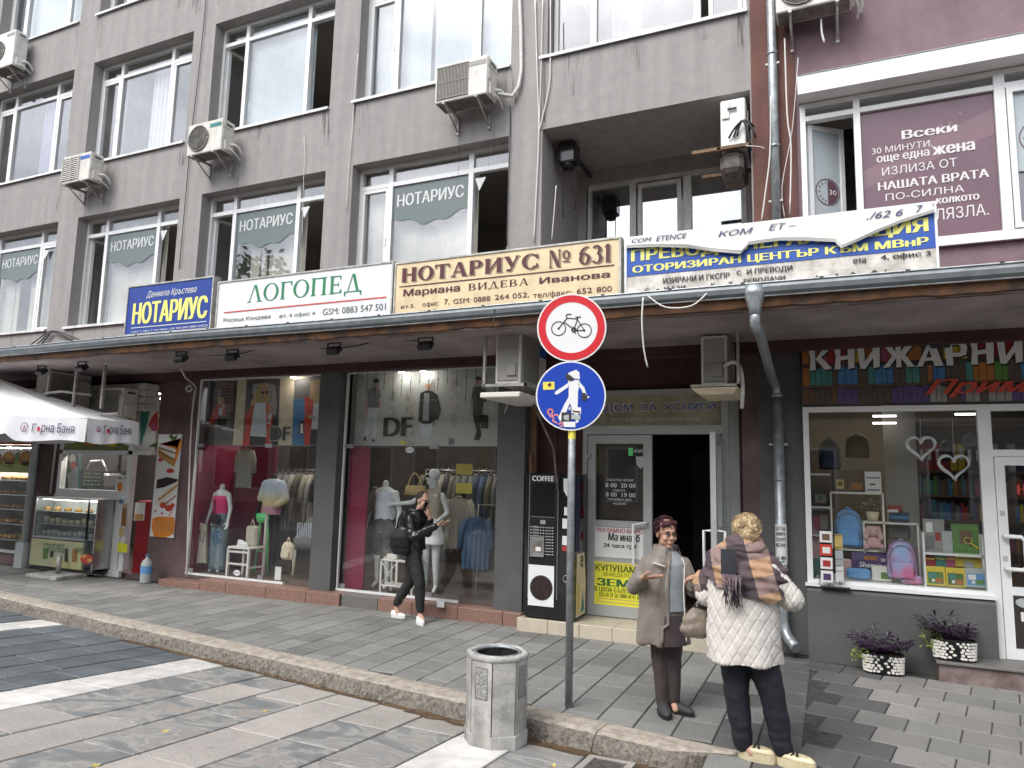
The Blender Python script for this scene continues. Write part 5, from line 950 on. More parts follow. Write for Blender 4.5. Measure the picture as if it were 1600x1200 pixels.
for nm, mt_, pl in (('black_sticker', 's_black', [[(440, 615), (475, 640), (500, 660), (498, 680), (470, 682), (440, 665)], [(410, 920), (480, 920), (480, 990), (410, 985)], [(560, 770), (585, 770), (605, 800), (590, 830), (565, 828)]]), ('grey_sticker', 'stk_grey', [[(425, 945), (465, 935), (465, 980), (430, 975)], [(484, 935), (552, 940), (552, 972), (484, 970)], [(455, 890), (480, 870), (495, 895), (470, 905)]]), ('white_sticker', 't_white', [[(484, 880), (556, 880), (556, 930), (484, 925)], [(425, 990), (515, 990), (515, 1030), (430, 1030)], [(455, 620), (520, 592), (538, 668), (505, 655)]]), ('yellow_sticker', 'stk_yellow', [[(264, 690), (352, 686), (354, 745), (268, 750)]]), ('maroon_print', 's_maroon', [[(492, 905), (550, 910), (550, 922), (492, 915)], [(300, 705), (325, 695), (330, 712), (310, 725)]])):
    f = MB(); lv = {'black_sticker': -.006, 'grey_sticker': -.0075, 'white_sticker': -.0055, 'yellow_sticker': -.0035, 'maroon_print': -.008}[nm]
    for k, pts in enumerate(pl): poly(f, pts, lv-.0003*k)
    obj(nm, f.xf(R_), mt_, t)
f = MB(); strokes(f, [bx(*p_) for p_ in ((330, 955), (305, 920), (310, 900), (335, 897), (345, 915), (335, 935), (350, 960), (345, 985), (375, 1000))], 12*u, -.0034); strokes(f, [bx(*p_) for p_ in ((355, 940), (375, 935), (385, 950), (400, 945), (410, 965))], 11*u, -.0034); strokes(f, [bx(*p_) for p_ in ((390, 1010), (415, 990), (420, 1020), (400, 1025))], 10*u, -.0034)
obj('pink_graffiti', f.xf(R_), 'stk_pink', t)
# ---------------------------------------------------------------- concrete litter bin
BX_, BY_, BZ_ = -2.37, 5.12, street_z(-2.37, 5.12)
t = thing('litter_bin', 'weathered octagonal concrete litter bin standing in front of the kerb', 'litter bin', (BX_, BY_, BZ_))
n = 8; A0 = math.radians(22.5-6)
def octa(r, z): return [Vector((BX_+r*math.cos(A0+k*math.pi/4), BY_+r*math.sin(A0+k*math.pi/4), BZ_+z)) for k in range(8)]
R1, R2, H1 = .232, .238, .645
inner = MB(); a, b = octa(.172, .1), octa(.178, H1-.02); inner.add(a+b, [(k, 8+k, 8+(k+1) % 8, (k+1) % 8) for k in range(8)]+[tuple(range(8))]); obj('liner', inner, 'black', t)
for k in range(8):
    f = MB(); l0, l1 = octa(R1, .09), octa(R2, H1-.03); i0, i1 = octa(R1-.05, .09), octa(R2-.05, H1-.03); j = (k+1) % 8
    sh = lambda p_, q_, w_: p_+(q_-p_)*w_
    vs = [sh(l0[k], l0[j], .025), sh(l0[j], l0[k], .025), sh(l1[j], l1[k], .025), sh(l1[k], l1[j], .025), sh(i0[k], i0[j], .02), sh(i0[j], i0[k], .02), sh(i1[j], i1[k], .02), sh(i1[k], i1[j], .02)]
    f.add(vs, [(0, 1, 2, 3), (5, 4, 7, 6), (1, 5, 6, 2), (4, 0, 3, 7), (3, 2, 6, 7), (0, 4, 5, 1)]); pn = obj('concrete_panel', f, 'concrete', t)
    nrm = ((vs[0]+vs[1])/2-Vector((BX_, BY_, vs[0].z))).normalized()
    if k % 2 == 1:
        g_ = MB(); w0, w1 = sh(vs[0], vs[1], .2), sh(vs[0], vs[1], .8); zz = lambda p_, z_: Vector((p_.x, p_.y, BZ_+z_)); o_ = nrm*.004
        g_.quad(zz(w0, .36)+o_, zz(w1, .36)+o_, zz(w1, .57)+o_*1.4, zz(w0, .57)+o_*1.4); obj('pebble_inset', g_, 'pebble', pn)
        g_ = MB(); 
        for p_, q_ in (((w0, .355), (w1, .355)), ((w1, .355), (w1, .575)), ((w1, .575), (w0, .575)), ((w0, .575), (w0, .355))): g_.tube([zz(*p_)+o_, zz(*q_)+o_], .003, 4)
        obj('inset_edge', g_, 'ac_grime', pn)
f = MB(); l0, l1, l2 = octa(.238, 0), octa(.243, .1), octa(.2, .1); f.add(l0+l1+l2, [(k, (k+1) % 8, 8+(k+1) % 8, 8+k) for k in range(8)]+[(8+k, 8+(k+1) % 8, 16+(k+1) % 8, 16+k) for k in range(8)]); obj('base', f, 'concrete', t)
f = MB(); f.tube([p_ for p_ in octa(.218, H1-.01)+octa(.218, H1-.01)[:1]], .026, 8, caps=False, sm=True); obj('rim', f, 'concrete', t)
f = MB(); f.tube([(BX_+.172*math.cos(6.2832*k/32), BY_+.172*math.sin(6.2832*k/32), BZ_+H1) for k in range(33)], .014, 7, caps=False); obj('metal_ring', f, 'zinc', t)
# ---------------------------------------------------------------- parasol and its spare base
t = thing('parasol', 'big white parasol with printed valance standing in front of the bakery', 'parasol', (-12.2, 7.6, 0))
P1, P2, P3 = Vector((-11.32, 6.67, 2.62)), onZ(137, 654, 2.6), onZ(217, 660, 2.6)
rim = [Vector((-13.9, 5.8, 2.62)), P1, P2, P3, Vector((-11.3, 8.3, 2.64)), Vector((-12.6, 8.6, 2.66)), Vector((-15.0, 8.5, 2.64)), Vector((-15.6, 7.0, 2.62))]
apex = onY(-12, 588, 7.5); n = len(rim); mb = MB(); vs = []; NR = 10; NS = 10
for k in range(n):
    a, b = rim[k], rim[(k+1) % n]
    for j in range(NS):
        e = a+(b-a)*j/NS; col = []
        for q in range(NR+1):
            u_ = q/NR; p_ = apex+(e-apex)*u_; sag = .06*math.sin(math.pi*u_)*(1 if 1 else 0)+.05*math.sin(math.pi*j/NS)*u_*(1-u_)*2+.012*math.sin(math.pi*j/NS)*u_; vs.append(p_-Vector((0, 0, sag*.5))+Vector((0, 0, .012*noise.noise(p_*3))))
m_ = NR+1; tot = n*NS; mb.add(vs, [(k*m_+q, k*m_+q+1, ((k+1) % tot)*m_+q+1, ((k+1) % tot)*m_+q) for k in range(tot) for q in range(NR)], 0, True); obj('canopy', mb, 'parasol', t)
for k in range(n):
    a, b = rim[k], rim[(k+1) % n]; mb = MB(); vs = []; N = 24; d = (b-a); out = Vector((d.y, -d.x, 0)).normalized()
    hv = .36
    for j in range(N+1):
        u_ = j/N; e = a+d*u_; sc = hv+(.02*math.sin(u_*math.pi*2)); corner = min(u_, 1-u_)*9 if k in (0, 1) else 1
        if (k == 1 and u_ < .5) or (k == 0 and u_ > .5): sc -= .09*max(0, 1-corner)
        for q in range(5):
            w_ = q/4; vs.append(e+Vector((0, 0, -sc*w_))+out*(.012*math.sin(u_*22+k)*w_+.03*w_))
    mb.add(vs, [(j*5+q, j*5+q+1, (j+1)*5+q+1, (j+1)*5+q) for j in range(N) for q in range(4)], 0, True); v_ = obj('valance', mb, 'parasol', t)
    if k in (1, 2):
        L_ = d.length; dn = d.normalized()
        def mp(x, z_): o_ = a+dn*x+out*(.016+.03*((a.z-z_)/.3)+.006); return (o_.x, o_.y, z_+(b.z-a.z)*x/L_)
        x0_, x1_ = ((.33, .86) if k == 1 else (.3, .84)); zt, zb = 2.53, 2.37
        # text with its round emblem
        txt(v_, 'Г', x0_*L_, (x0_+.05)*L_, zb+.01, zt-.02, 0, 'logo_navy', off=.02, mp=mp); txt(v_, 'рна Баня', (x0_+.12)*L_, x1_*L_, zb-.02, zt, 0, 'logo_navy', off=.02, mp=mp)
        f = MB(); cx = (x0_+.085)*L_; f.poly([mp(cx+.024*math.cos(t_*.524), 2.43+.038*math.sin(t_*.524)) for t_ in range(12)]); obj('print', f, 'logo_red', v_)
        f = MB(); cx = (x0_-.1)*L_
        for s_ in range(20): a_, b_ = 6.2832*s_/20, 6.2832*(s_+1)/20; f.quad(*[mp(cx+r_*math.cos(g__), 2.45+r_*1.35*math.sin(g__)) for g__, r_ in ((a_, .042*L_/1.1), (a_, .05*L_/1.1), (b_, .05*L_/1.1), (b_, .042*L_/1.1))])
        f.poly([mp(cx+x_, 2.445+z_) for x_, z_ in ((-.02, 0), (0, .03), (.02, 0))]); obj('print', f, 'logo_navy', v_); f = MB(); f.poly([mp(cx+.03*math.cos(t_), 2.43+.022*math.sin(t_)) for t_ in (3.14, 3.7, 4.3, 4.9, 5.5, 6.28)]); obj('print', f, 'logo_red', v_)
for k in range(n):
    f = MB(); f.tube([apex-Vector((0, 0, .16)), rim[k]-Vector((0, 0, .1))], .012, 5); obj('rib', f, 'steel', t)
f = MB(); f.tube([(apex.x, apex.y, 0), (apex.x, apex.y, 3.3)], .028, 10); obj('pole', f, 'steel', t)
bp = onZ(88, 884, .03); t = thing('umbrella_stand', 'flat concrete slab base with a short empty steel tube in front of the cake counter', 'parasol base', (bp.x, 8.2, 0)); bp = Vector((onY(92, 884, 8.2).x, 8.2, 0))
f = MB(); f.rbox(bp.x-.4, bp.x+.4, 7.9, 8.45, 0, .06, .01); obj('slab', f, 'concrete', t); f = MB(); f.tube([(bp.x, 8.2, .06), (bp.x, 8.2, .36)], .04, 12); obj('tube', f, 'bracket', t)
# ---------------------------------------------------------------- figures: closed volumes joined into one continuous skin
def vox(mb, size=.008, smooth=5, disp=None, name='body', fac=.5):
    me = mb.mesh('tmp'); o = bpy.data.objects.new('tmp', me); COL.objects.link(o)
    r = o.modifiers.new('r', 'REMESH'); r.mode = 'VOXEL'; r.voxel_size = size; r.use_smooth_shade = True
    if smooth: s = o.modifiers.new('s', 'SMOOTH'); s.factor = fac; s.iterations = smooth
    dg = bpy.context.evaluated_depsgraph_get(); dg.update(); out = bpy.data.meshes.new_from_object(o.evaluated_get(dg)); out.name = name
    bpy.data.objects.remove(o); bpy.data.meshes.remove(me)
    if disp:
        ns = [v.normal.copy() for v in out.vertices]
        for v, n_ in zip(out.vertices, ns): v.co += n_*disp(v.co, n_)
    for p in out.polygons: p.use_smooth = True
    return out
def head_frame(c, yaw, pitch=0, roll=0, s=1.0): return Matrix.Translation(c) @ Matrix.Rotation(yaw, 4, 'Z') @ Matrix.Rotation(pitch, 4, 'X') @ Matrix.Rotation(roll, 4, 'Y') @ Matrix.Scale(s, 4)
def head_vol(mb, Mh, fem=True, neck=None):
    h = MB(); h.ball((0, .014, .032), (.073, .09, .088), 20); h.ball((0, -.02, -.035), (.056, .066, .078), 18); h.ball((0, -.062, -.095), (.024, .022, .02), 12)
    h.cap((0, -.086, .008), .008, (0, -.106, -.026), .012); h.cap((-.012, -.094, -.032), .009, (.012, -.094, -.032), .009); h.cap((-.034, -.075, .026), .012, (.034, -.075, .026), .012)
    for s in (-1, 1): h.ball((s*.038, -.066, -.03), (.022, .02, .022), 10); h.ball((s*.074, .008, -.008), (.01, .02, .03), 10, rot=Matrix.Rotation(s*.2, 3, 'Z')); h.cap((s*.03, -.02, -.06), .03, (s*.02, .0, -.1), .028)
    h.cap((-.016, -.086, -.06), .0085, (.016, -.086, -.06), .0085); h.cap((-.012, -.085, -.07), .009, (.012, -.085, -.07), .009)
    h.xf(Mh); mb.add(h.v, h.f)
    a = Mh @ Vector((0, .025, -.05)); mb.cap(a, .048, neck or Mh @ Vector((0, .045, -.17)), .055)
def face(t, Mh, brow='hair_dark', lips='lips'):
    w = MB(); i = MB(); b = MB(); l = MB()
    for s in (-1, 1):
        w.ball((s*.029, -.0795, .004), (.0115, .007, .0055), 10); i.ball((s*.029, -.0855, .004), (.0062, .004, .0062), 8)
        b.tube([(s*.014, -.0925, .025), (s*.03, -.092, .031), (s*.046, -.079, .025)], [.003, .0038, .002], 6); b.tube([(s*.016, -.084, .011), (s*.03, -.0885, .0135), (s*.044, -.078, .009)], .0022, 5)
    l.tube([(-.023, -.083, -.068), (-.009, -.0962, -.0625), (0, -.097, -.063), (.009, -.0962, -.0625), (.023, -.083, -.068)], [.002, .0045, .004, .0045, .002], 6)
    l.tube([(-.016, -.0875, -.071), (0, -.0962, -.0695), (.016, -.0875, -.071)], [.002, .005, .002], 6)
    obj('eye', w.xf(Mh), 'letter_eye', t); obj('iris', i.xf(Mh), 'hair_dark', t); obj('brow', b.xf(Mh), brow, t); obj('lip', l.xf(Mh), lips, t)
def hand(mb, wrist, d, pn, side=1, size=1.0, curl=.35, spread=.13, thumb=.8):
    """palm from the wrist along d, pn = palm normal (the way the palm faces); side=+1 puts the thumb towards d x pn"""
    d = Vector(d).normalized(); pn = Vector(pn); pn = (pn-d*pn.dot(d)).normalized(); sd = d.cross(pn).normalized()*side; w = Vector(wrist); s = size
    for k in range(4):
        off = (1.5-k)*.0195*s; a = w+d*.012*s+sd*off*.7; b = w+d*(.078-.004*abs(1.2-k))*s+sd*off; mb.cap(a, .0125*s, b, .0112*s, 8)
        fd = (d+sd*(1.5-k)*spread*.35).normalized(); L_ = (.042, .047, .044, .034)[k]*s; p = b
        for j in range(3):
            a_ = curl*(j+.6); q = (fd*math.cos(a_)+pn*math.sin(a_)); p2 = p+q*L_*(1, .62, .5)[j]; mb.cap(p, (.0088, .0078, .007)[j]*s, p2, (.0078, .007, .0058)[j]*s, 8); p = p2
    a = w+d*.02*s+sd*.02*s; b = w+d*.048*s+sd*.046*s+pn*.012*s; c = b+(d*.9+sd*thumb*.5+pn*.35).normalized()*.032*s; e = c+(d*1+pn*.4).normalized()*.024*s
    mb.limb([a, b, c, e], [.014*s, .0115*s, .0092*s, .0075*s], 8)
def folds(amp=.006, fx=9, fz=5, seed=0): return lambda co, n_: amp*noise.fractal(Vector((co.x*fx+seed, co.y*fx, co.z*fz)), 1, 2, 3)+amp*.5*math.sin(co.z*fz*9+6*noise.noise(co*5))*abs(noise.noise(co*4+Vector((seed, 0, 0))))
def shoe(mb, sole, heel, d, L_=.25, w_=.045, h=.07, sh=.02, z0=0.0):
    """upper into mb, sole into sole; heel point on ground, d direction"""
    d = Vector((d[0], d[1], 0)).normalized(); R_ = Matrix.Translation((heel[0], heel[1], z0)) @ Matrix.Rotation(math.atan2(d.y, d.x), 4, 'Z')
    u = MB(); u.loft([(L_*.5, 0, sh, L_*.5, w_), (L_*.5, 0, sh+.02, L_*.5, w_*1.02), (L_*.45, 0, sh+.038, L_*.44, w_*.92), (L_*.32, 0, h*.9, L_*.28, w_*.74), (L_*.2, 0, h+.012, L_*.17, w_*.6)], 18); mb.add(u.xf(R_).v, u.f, 0, True)
    s = MB(); s.loft([(L_*.5, 0, 0, L_*.5, w_*1.0), (L_*.5, 0, sh+.004, L_*.515, w_*1.1)], 18); sole.add(s.xf(R_).v, s.f, 0, False)
def patch(rings, a0, a1, off, n=14, mi=0, thick=.0):
    """strip of surface wrapped on lofted rings between two angles (deg; -90 is the front), each may be a function of the ring index"""
    f = MB(); vs = []
    for i, r in enumerate(rings):
        cx, cy, cz, rx, ry = r[:5]; ro = r[5] if len(r) > 5 else 0; A0, A1 = (a0(i) if callable(a0) else a0), (a1(i) if callable(a1) else a1)
        for k in range(n+1):
            a = math.radians(A0+(A1-A0)*k/n); x, y = (rx+off)*math.cos(a), (ry+off)*math.sin(a); vs.append((cx+x*math.cos(ro)-y*math.sin(ro), cy+x*math.sin(ro)+y*math.cos(ro), cz))
    m_ = n+1; f.add(vs, [(i*m_+k, i*m_+k+1, (i+1)*m_+k+1, (i+1)*m_+k) for i in range(len(rings)-1) for k in range(n)], mi, True); return f
def rp(r, ang, off=0):
    cx, cy, cz, rx, ry = r[:5]; ro = r[5] if len(r) > 5 else 0; a = math.radians(ang); x, y = (rx+off)*math.cos(a), (ry+off)*math.sin(a); return Vector((cx+x*math.cos(ro)-y*math.sin(ro), cy+x*math.sin(ro)+y*math.cos(ro), cz))
def subdiv(rings, n=6):
    out = []
    for a, b in zip(rings, rings[1:]):
        for k in range(n): t = k/n; out.append(tuple(x+(y-x)*t for x, y in zip(a, b)))
    return out+[rings[-1]]
def place(t, o): o.location = t.location if 0 else o.location
mat('letter_eye', (.35, .33, .31), .3)
# ---------------------------------------------------------------- elderly woman in the taupe coat
def P3(name, mesh, mt, t, **k): return obj(name, mesh, mt, t, **k)
t = thing('person', 'woman with dark red hair and glasses in an open taupe coat, palm raised', 'person', (-1.29, 6.09, 0), 0, None, True)
Mh = head_frame((.012, -.015, 1.44), math.radians(38), math.radians(4), 0, 1.02); ro = math.radians(36)
b = MB(); head_vol(b, Mh, neck=(-.01, .02, 1.25)); b.loft([(0, 0, .72, .13, .09, ro), (0, 0, .9, .14, .1, ro), (-.01, 0, 1.1, .15, .1, ro), (-.01, 0, 1.24, .13, .08, ro)], 18)
for s, kn, an in ((-1, (-.06, 0, .42), (-.035, -.01, .09)), (1, (.05, .02, .42), (.045, .05, .09))): b.limb([(s*.07, 0, .75), kn, an, (an[0]+.03, an[1]-.05, .04)], [.07, .042, .028, .026])
wl, wr = Vector((-.12, -.27, 1.1)), Vector((.3, -.1, 1.1))
b.limb([(-.15, .03, 1.2), (-.235, -.05, 1.0), wl], [.05, .04, .026]); b.limb([(.14, .05, 1.2), (.2, .06, 1.0), wr], [.05, .04, .026])
hand(b, wl, (.8, -.35, .12), (.1, .2, 1), 1, 1.08, .12, .3); hand(b, wr, (.75, .0, .3), (0, .9, -.3), -1, 1.05, .55)
P3('body', vox(b, .0052, 2), 'skin_old', t); face(t, Mh, 'hair_red')
h = MB(); h.ball((0, .03, .047), (.079, .084, .074), 18); h.ball((0, .058, .0), (.075, .056, .066), 14); h.cap((-.05, -.05, .088), .02, (.05, -.04, .092), .022); h.cap((-.072, -.01, .05), .014, (-.076, .012, .005), .01); h.cap((.072, -.01, .05), .014, (.076, .012, .005), .01); h.cap((-.062, -.045, .07), .014, (-.01, -.078, .088), .013)
h.xf(Mh); P3('hair', vox(h, .006, 2, lambda c, n_: .007*noise.noise(Vector((c.x*30, c.y*30, c.z*14)))+.003*noise.noise(c*120)), 'hair_red', t)
def strands(n, sd, x, ph, L_=.05):
    R3 = random.Random(sd); f = MB()
    for k in range(n):
        a, e = R3.uniform(0, 6.28), R3.uniform(-.2, 1.45); q = Vector((math.cos(a)*math.cos(e)*.082*x, .028+math.sin(a)*math.cos(e)*.092*x, .048+math.sin(e)*.082*x))
        if q.y < -.035 and q.z < .075: continue
        d = Vector((R3.uniform(-1, 1), R3.uniform(-.2, 1), R3.uniform(-.9, .1))); nn = (q-Vector((0, .028, .03))).normalized(); d = (d-nn*d.dot(nn)).normalized()
        f.tube([q, q+d*L_*.5+nn*.009, q+d*L_+nn*R3.uniform(-.006, .012)], [.0022, .002, .0008], 4)
    return f.xf(ph)
P3('strand', strands(260, 3, 1.0, Mh), 'hair_red', t, kind='stuff')
g_ = MB()
for s in (-1, 1): g_.tube([(s*.03+.021*math.cos(a*.524), -.099+.004*abs(math.cos(a*.524)), .003+.0145*math.sin(a*.524)) for a in range(13)], .0022, 5); g_.tube([(s*.051, -.094, .008), (s*.07, -.05, .008), (s*.079, .01, .006)], .0018, 4)
g_.tube([(-.009, -.1, .006), (.009, -.1, .006)], .002, 5); P3('glasses', g_.xf(Mh), 'dark_metal', t)
tr = MB(); 
for s, hp, kn, an in ((-1, (-.055, 0, .76), (-.05, -.01, .43), (-.03, 0, .1)), (1, (.065, .02, .76), (.05, .03, .43), (.05, .055, .1))): tr.limb([hp, kn, (an[0], an[1], .085)], [.1, .07, .053])
tr.loft([(0, 0, .7, .14, .12, ro), (0, 0, .86, .16, .13, ro)], 18); P3('trousers', vox(tr, .009, 4, folds(.005, 12, 6, 3)), 'brown_trousers', t)
up, so_ = MB(), MB(); shoe(up, so_, (-.055, .05), (.35, -.75), .26, .05, .085, .022); shoe(up, so_, (.0, .1), (.85, -.4), .25, .047, .085, .022); P3('shoe', up, 'dark_shoe', t); P3('sole', so_, 'black', t)
R0 = [(-.03, .0, .56, .225, .185, ro), (-.03, 0, .7, .215, .175, ro), (-.03, 0, .86, .2, .16, ro), (-.03, 0, 1.0, .195, .15, ro), (-.02, .0, 1.12, .195, .14, ro), (-.01, 0, 1.2, .185, .122, ro), (0, .01, 1.26, .135, .095, ro), (0, .015, 1.3, .09, .08, ro)]
c = MB(); c.loft(R0, 28); c.limb([(-.145, .02, 1.19), (-.25, -.045, .99), (-.15, -.22, 1.08)], [.072, .07, .056], 12); c.limb([(.135, .04, 1.19), (.215, .07, .99), (.28, -.06, 1.08)], [.07, .062, .05], 12)
def coatf(co, n_):
    v = .009*noise.fractal(Vector((co.x*8, co.y*8, co.z*4)), 1, 2, 4)+.006*noise.noise(Vector((co.x*22, co.y*22, co.z*5)))
    d = min((co-Vector((-.25, -.045, .99))).length, (co-Vector((.215, .07, .99))).length); v += .007*math.sin(co.z*130+co.x*50)*max(0, 1-d*6)
    if co.z < .8: v += .012*math.sin(math.atan2(co.y, co.x)*7)*(0.8-co.z)/.24
    return v
P3('coat', vox(c, .009, 3, coatf), 'taupe_coat', t)
RS = subdiv(R0, 5); n_ = len(RS)
P3('sweater', patch([r for r in RS if .8 < r[2] < 1.305], lambda i: -93-8*math.sin(i*.2)-2, lambda i: -58+i*.5, .014), 'knit_grey', t)
P3('trouser_front', patch([r for r in RS if .555 < r[2] < .82], lambda i: -112+i*1.0, lambda i: -52-i*.3, .012), 'brown_trousers', t) 
cl = MB(); cl.tube([rp(r, -56+.2*i, .02) for i, r in enumerate([r for r in RS if .57 < r[2] < 1.25])], .006, 6); P3('zipper', cl, 'offwhite', t)
cl = MB(); cl.tube([rp(r, -98-12*(i < 5)+.1*i, .018) for i, r in enumerate([r for r in RS if .57 < r[2] < 1.25])], .013, 8); P3('coat_edge', cl, 'taupe_coat', t)
cl = MB(); 
for a0, a1, z in ((-132, -104, 1.17), (-48, -22, 1.18)): r = min(RS, key=lambda q: abs(q[2]-z)); cl.tube([rp(r, a0+(a1-a0)*k/6, .016)+Vector((0, 0, .03+.006*(k-3)*(1 if a0 < -100 else -1)*-.8)) for k in range(7)], .006, 6)
P3('light_piping', cl, 'offwhite', t)
cl = patch([(.0, .012, 1.2, .15, .115, ro), (.0, .012, 1.26, .122, .104, ro), (.0, .014, 1.32, .098, .092, ro), (.0, .014, 1.345, .092, .086, ro), (.0, .012, 1.3, .08, .076, ro)], -50+12, 248, .01, 26); P3('collar', cl, 'taupe_coat', t)
cl = MB(); cl.loft([(.0, .0, 1.24, .085, .08, ro), (.003, -.002, 1.3, .062, .062, ro), (.003, -.002, 1.335, .058, .058, ro)], 20, caps=False); P3('sweater_collar', cl, 'knit_grey', t)
# ---------------------------------------------------------------- blonde woman seen from behind
t = thing('person', 'blonde woman seen from behind in a cream quilted jacket, plaid scarf and black trousers', 'person', (-.45, 5.41, 0), 0, None, True)
Mh = head_frame((-.125, .03, 1.515), math.radians(204), math.radians(10), 0, 1.04); ro = math.radians(10)
b = MB(); head_vol(b, Mh, neck=(-.14, .03, 1.33)); b.loft([(-.13, .02, .75, .15, .11, ro), (-.14, .02, 1.0, .16, .11, ro), (-.14, .02, 1.25, .16, .1, ro), (-.14, .02, 1.36, .11, .07, ro)], 18)
for hp, kn, an in (((-.23, .02, .8), (-.2, .0, .45), (-.165, .0, .1)), ((-.04, .02, .8), (.05, .0, .45), (.1, .0, .1))): b.limb([hp, kn, an, (an[0]+.06, an[1]-.03, .05)], [.09, .055, .036, .03])
wl, wr = Vector((-.445, .17, 1.17)), Vector((.16, .27, 1.1))
b.limb([(-.3, .03, 1.3), (-.4, .03, 1.06), wl], [.05, .04, .027]); b.limb([(.03, .03, 1.3), (.18, .06, 1.09), wr], [.05, .04, .027])
hand(b, wl, (-.75, .2, -.05), (.2, -.3, -.9), 1, 1.05, .6); hand(b, wr, (-.3, .9, .2), (-.8, -.3, -.2), 1, 1.05, .4)
P3('body', vox(b, .0055, 2), 'skin', t)
face(t, Mh, 'hair_dark')
h = MB(); h.ball((0, .03, .05), (.086, .096, .086), 18); h.ball((0, .065, .0), (.078, .062, .075), 14); h.ball((0, .06, -.045), (.06, .045, .04), 12); R2 = random.Random(4)
for k in range(75):
    a = R2.uniform(0, 6.28); e = R2.uniform(-.3, 1.4); p = Vector((math.cos(a)*math.cos(e)*.084, .035+math.sin(a)*math.cos(e)*.09, .045+math.sin(e)*.082))
    if p.y < -.03 and p.z < .07: continue
    h.cap(p, .012, p+Vector((R2.uniform(-.012, .012), R2.uniform(-.0, .02), R2.uniform(-.035, -.01))), .006, 6)
h.xf(Mh); P3('hair', vox(h, .005, 4, lambda c, n_: .003*noise.noise(c*90)), 'hair_blonde', t)
P3('strand', strands(220, 8, 1.02, Mh, .045), 'hair_blonde', t, kind='stuff')
tr = MB()
for hp, kn, an in (((-.215, .0, .78), (-.205, .0, .45), (-.165, .0, .1)), ((-.06, .0, .78), (.03, .0, .45), (.095, .0, .09))): tr.limb([hp, kn, an], [.125, .088, .068], 12)
tr.loft([(-.14, 0, .68, .2, .15), (-.14, 0, .8, .2, .15)], 16); P3('trousers', vox(tr, .009, 4, folds(.008, 8, 9, 1)), 'navy_black', t)
up, so_, bw = MB(), MB(), MB(); shoe(up, so_, (-.2, .01), (.97, -.15), .25, .046, .085, .05); shoe(up, so_, (.05, .0), (.95, -.28), .26, .047, .085, .05); P3('shoe', up, 'cream_shoe', t, label='cream chunky-soled loafers'); P3('sole', so_, 'cream_shoe', t)
for hx, hy, an in ((-.2, .01, -.15), (.05, 0, -.28)): 
    d = Vector((math.cos(an), math.sin(an), 0)); s_ = Vector((-d.y, d.x, 0)); q = Vector((hx, hy, 0)); bw.tube([q+d*.1+s_*.042+Vector((0, 0, .07)), q+d*.12+Vector((0, 0, .1)), q+d*.1-s_*.042+Vector((0, 0, .07))], .007, 6); bw.tube([q+d*.13+s_*.03+Vector((0, 0, .095)), q+d*.15-s_*.035+Vector((0, 0, .09))], .008, 6); bw.tube([q+s_*.04+d*.04+Vector((0, 0, .075)), q-d*.0+Vector((0, 0, .085)), q-s_*.04+d*.04+Vector((0, 0, .075))], .005, 5)
P3('shoe_strap', bw, 'black', t)
R1_ = [(-.15, .0, .645, .262, .205, ro), (-.15, 0, .72, .258, .2, ro), (-.15, 0, .9, .248, .19, ro), (-.145, 0, 1.1, .235, .175, ro), (-.14, .0, 1.24, .22, .15, ro), (-.14, .01, 1.33, .175, .12, ro), (-.14, .015, 1.39, .1, .085, ro)]
c = MB(); c.loft(R1_, 30); c.limb([(-.3, .0, 1.27), (-.4, .01, 1.07), (-.44, .12, 1.13)], [.085, .082, .062], 12); c.limb([(.02, .0, 1.27), (.17, .02, 1.09), (.16, .2, 1.1)], [.085, .09, .065], 12)
def quiltf(co, n_):
    a = math.atan2(co.y, (co.x+.14)*.8)*.24 if abs(n_.x) < 2 else 0; k = 88.0; u_, v_ = (co.x*1.05+co.z*.62)*k if 1 else 0, (co.x*1.05-co.z*.62)*k
    q = min(abs(math.sin(u_*.5*math.pi/3.1)), abs(math.sin(v_*.5*math.pi/3.1))); base = -.0065*(1-min(1, q*2.4))**1.5
    return base+.007*noise.fractal(Vector((co.x*6, co.y*6, co.z*5)), 1, 2, 3)+(.012*math.sin(math.atan2(co.y, co.x+.14)*5)*(.8-co.z)/.15 if co.z < .8 else 0)
P3('jacket', vox(c, .0065, 2, quiltf), 'quilt', t)
# scarf
f = MB(); vs = []; NA, NZ = 72, 26
for i in range(NA+1):
    a = 2*math.pi*i/NA; back = max(0, -math.sin(a)); right = max(0, math.cos(a)); low = 1.36-.22*back-.2*right*.9-.05*max(0, -math.cos(a))+.012*math.sin(a*9)
    for j in range(NZ+1):
        u_ = j/NZ; z = 1.475+(low-1.475)*u_; e = min(1, u_*1.5); rx = .085+(.245-.085)*e**.75+.02*u_; ry = .08+(.185-.08)*e**.75+.015*u_
        if math.cos(a) > .2: rx += .035*u_*math.cos(a)
        fold = .011*math.sin(a*11+z*40+3*noise.noise(Vector((math.cos(a)*2, math.sin(a)*2, z*6))))*min(1, u_*2)+.008*math.sin(z*95+a*3)
        vs.append((-.135+(rx+fold)*math.cos(a), .01+(ry+fold)*math.sin(a), z+.01*math.sin(a*5)*u_))
f.add(vs, [(i*(NZ+1)+j, i*(NZ+1)+j+1, (i+1)*(NZ+1)+j+1, (i+1)*(NZ+1)+j) for i in range(NA) for j in range(NZ)], 0, True)
sc_ = P3('scarf', f, 'scarf', t)
f = MB(); 
for k, (zz, rr, q) in enumerate(((1.475, .083, .03), (1.45, .1, .033), (1.42, .12, .03))): f.tube([(-.135+(rr+.008*math.sin(i*1.1+k))*math.cos(i*.2618), .01+(rr*.92)*math.sin(i*.2618), zz+.014*math.sin(i*.5+k)) for i in range(25)], q, 10)
obj('neck_roll', vox(f, .008, 3, folds(.006, 20, 20, 2)), 'scarf', sc_)
f = MB(); 
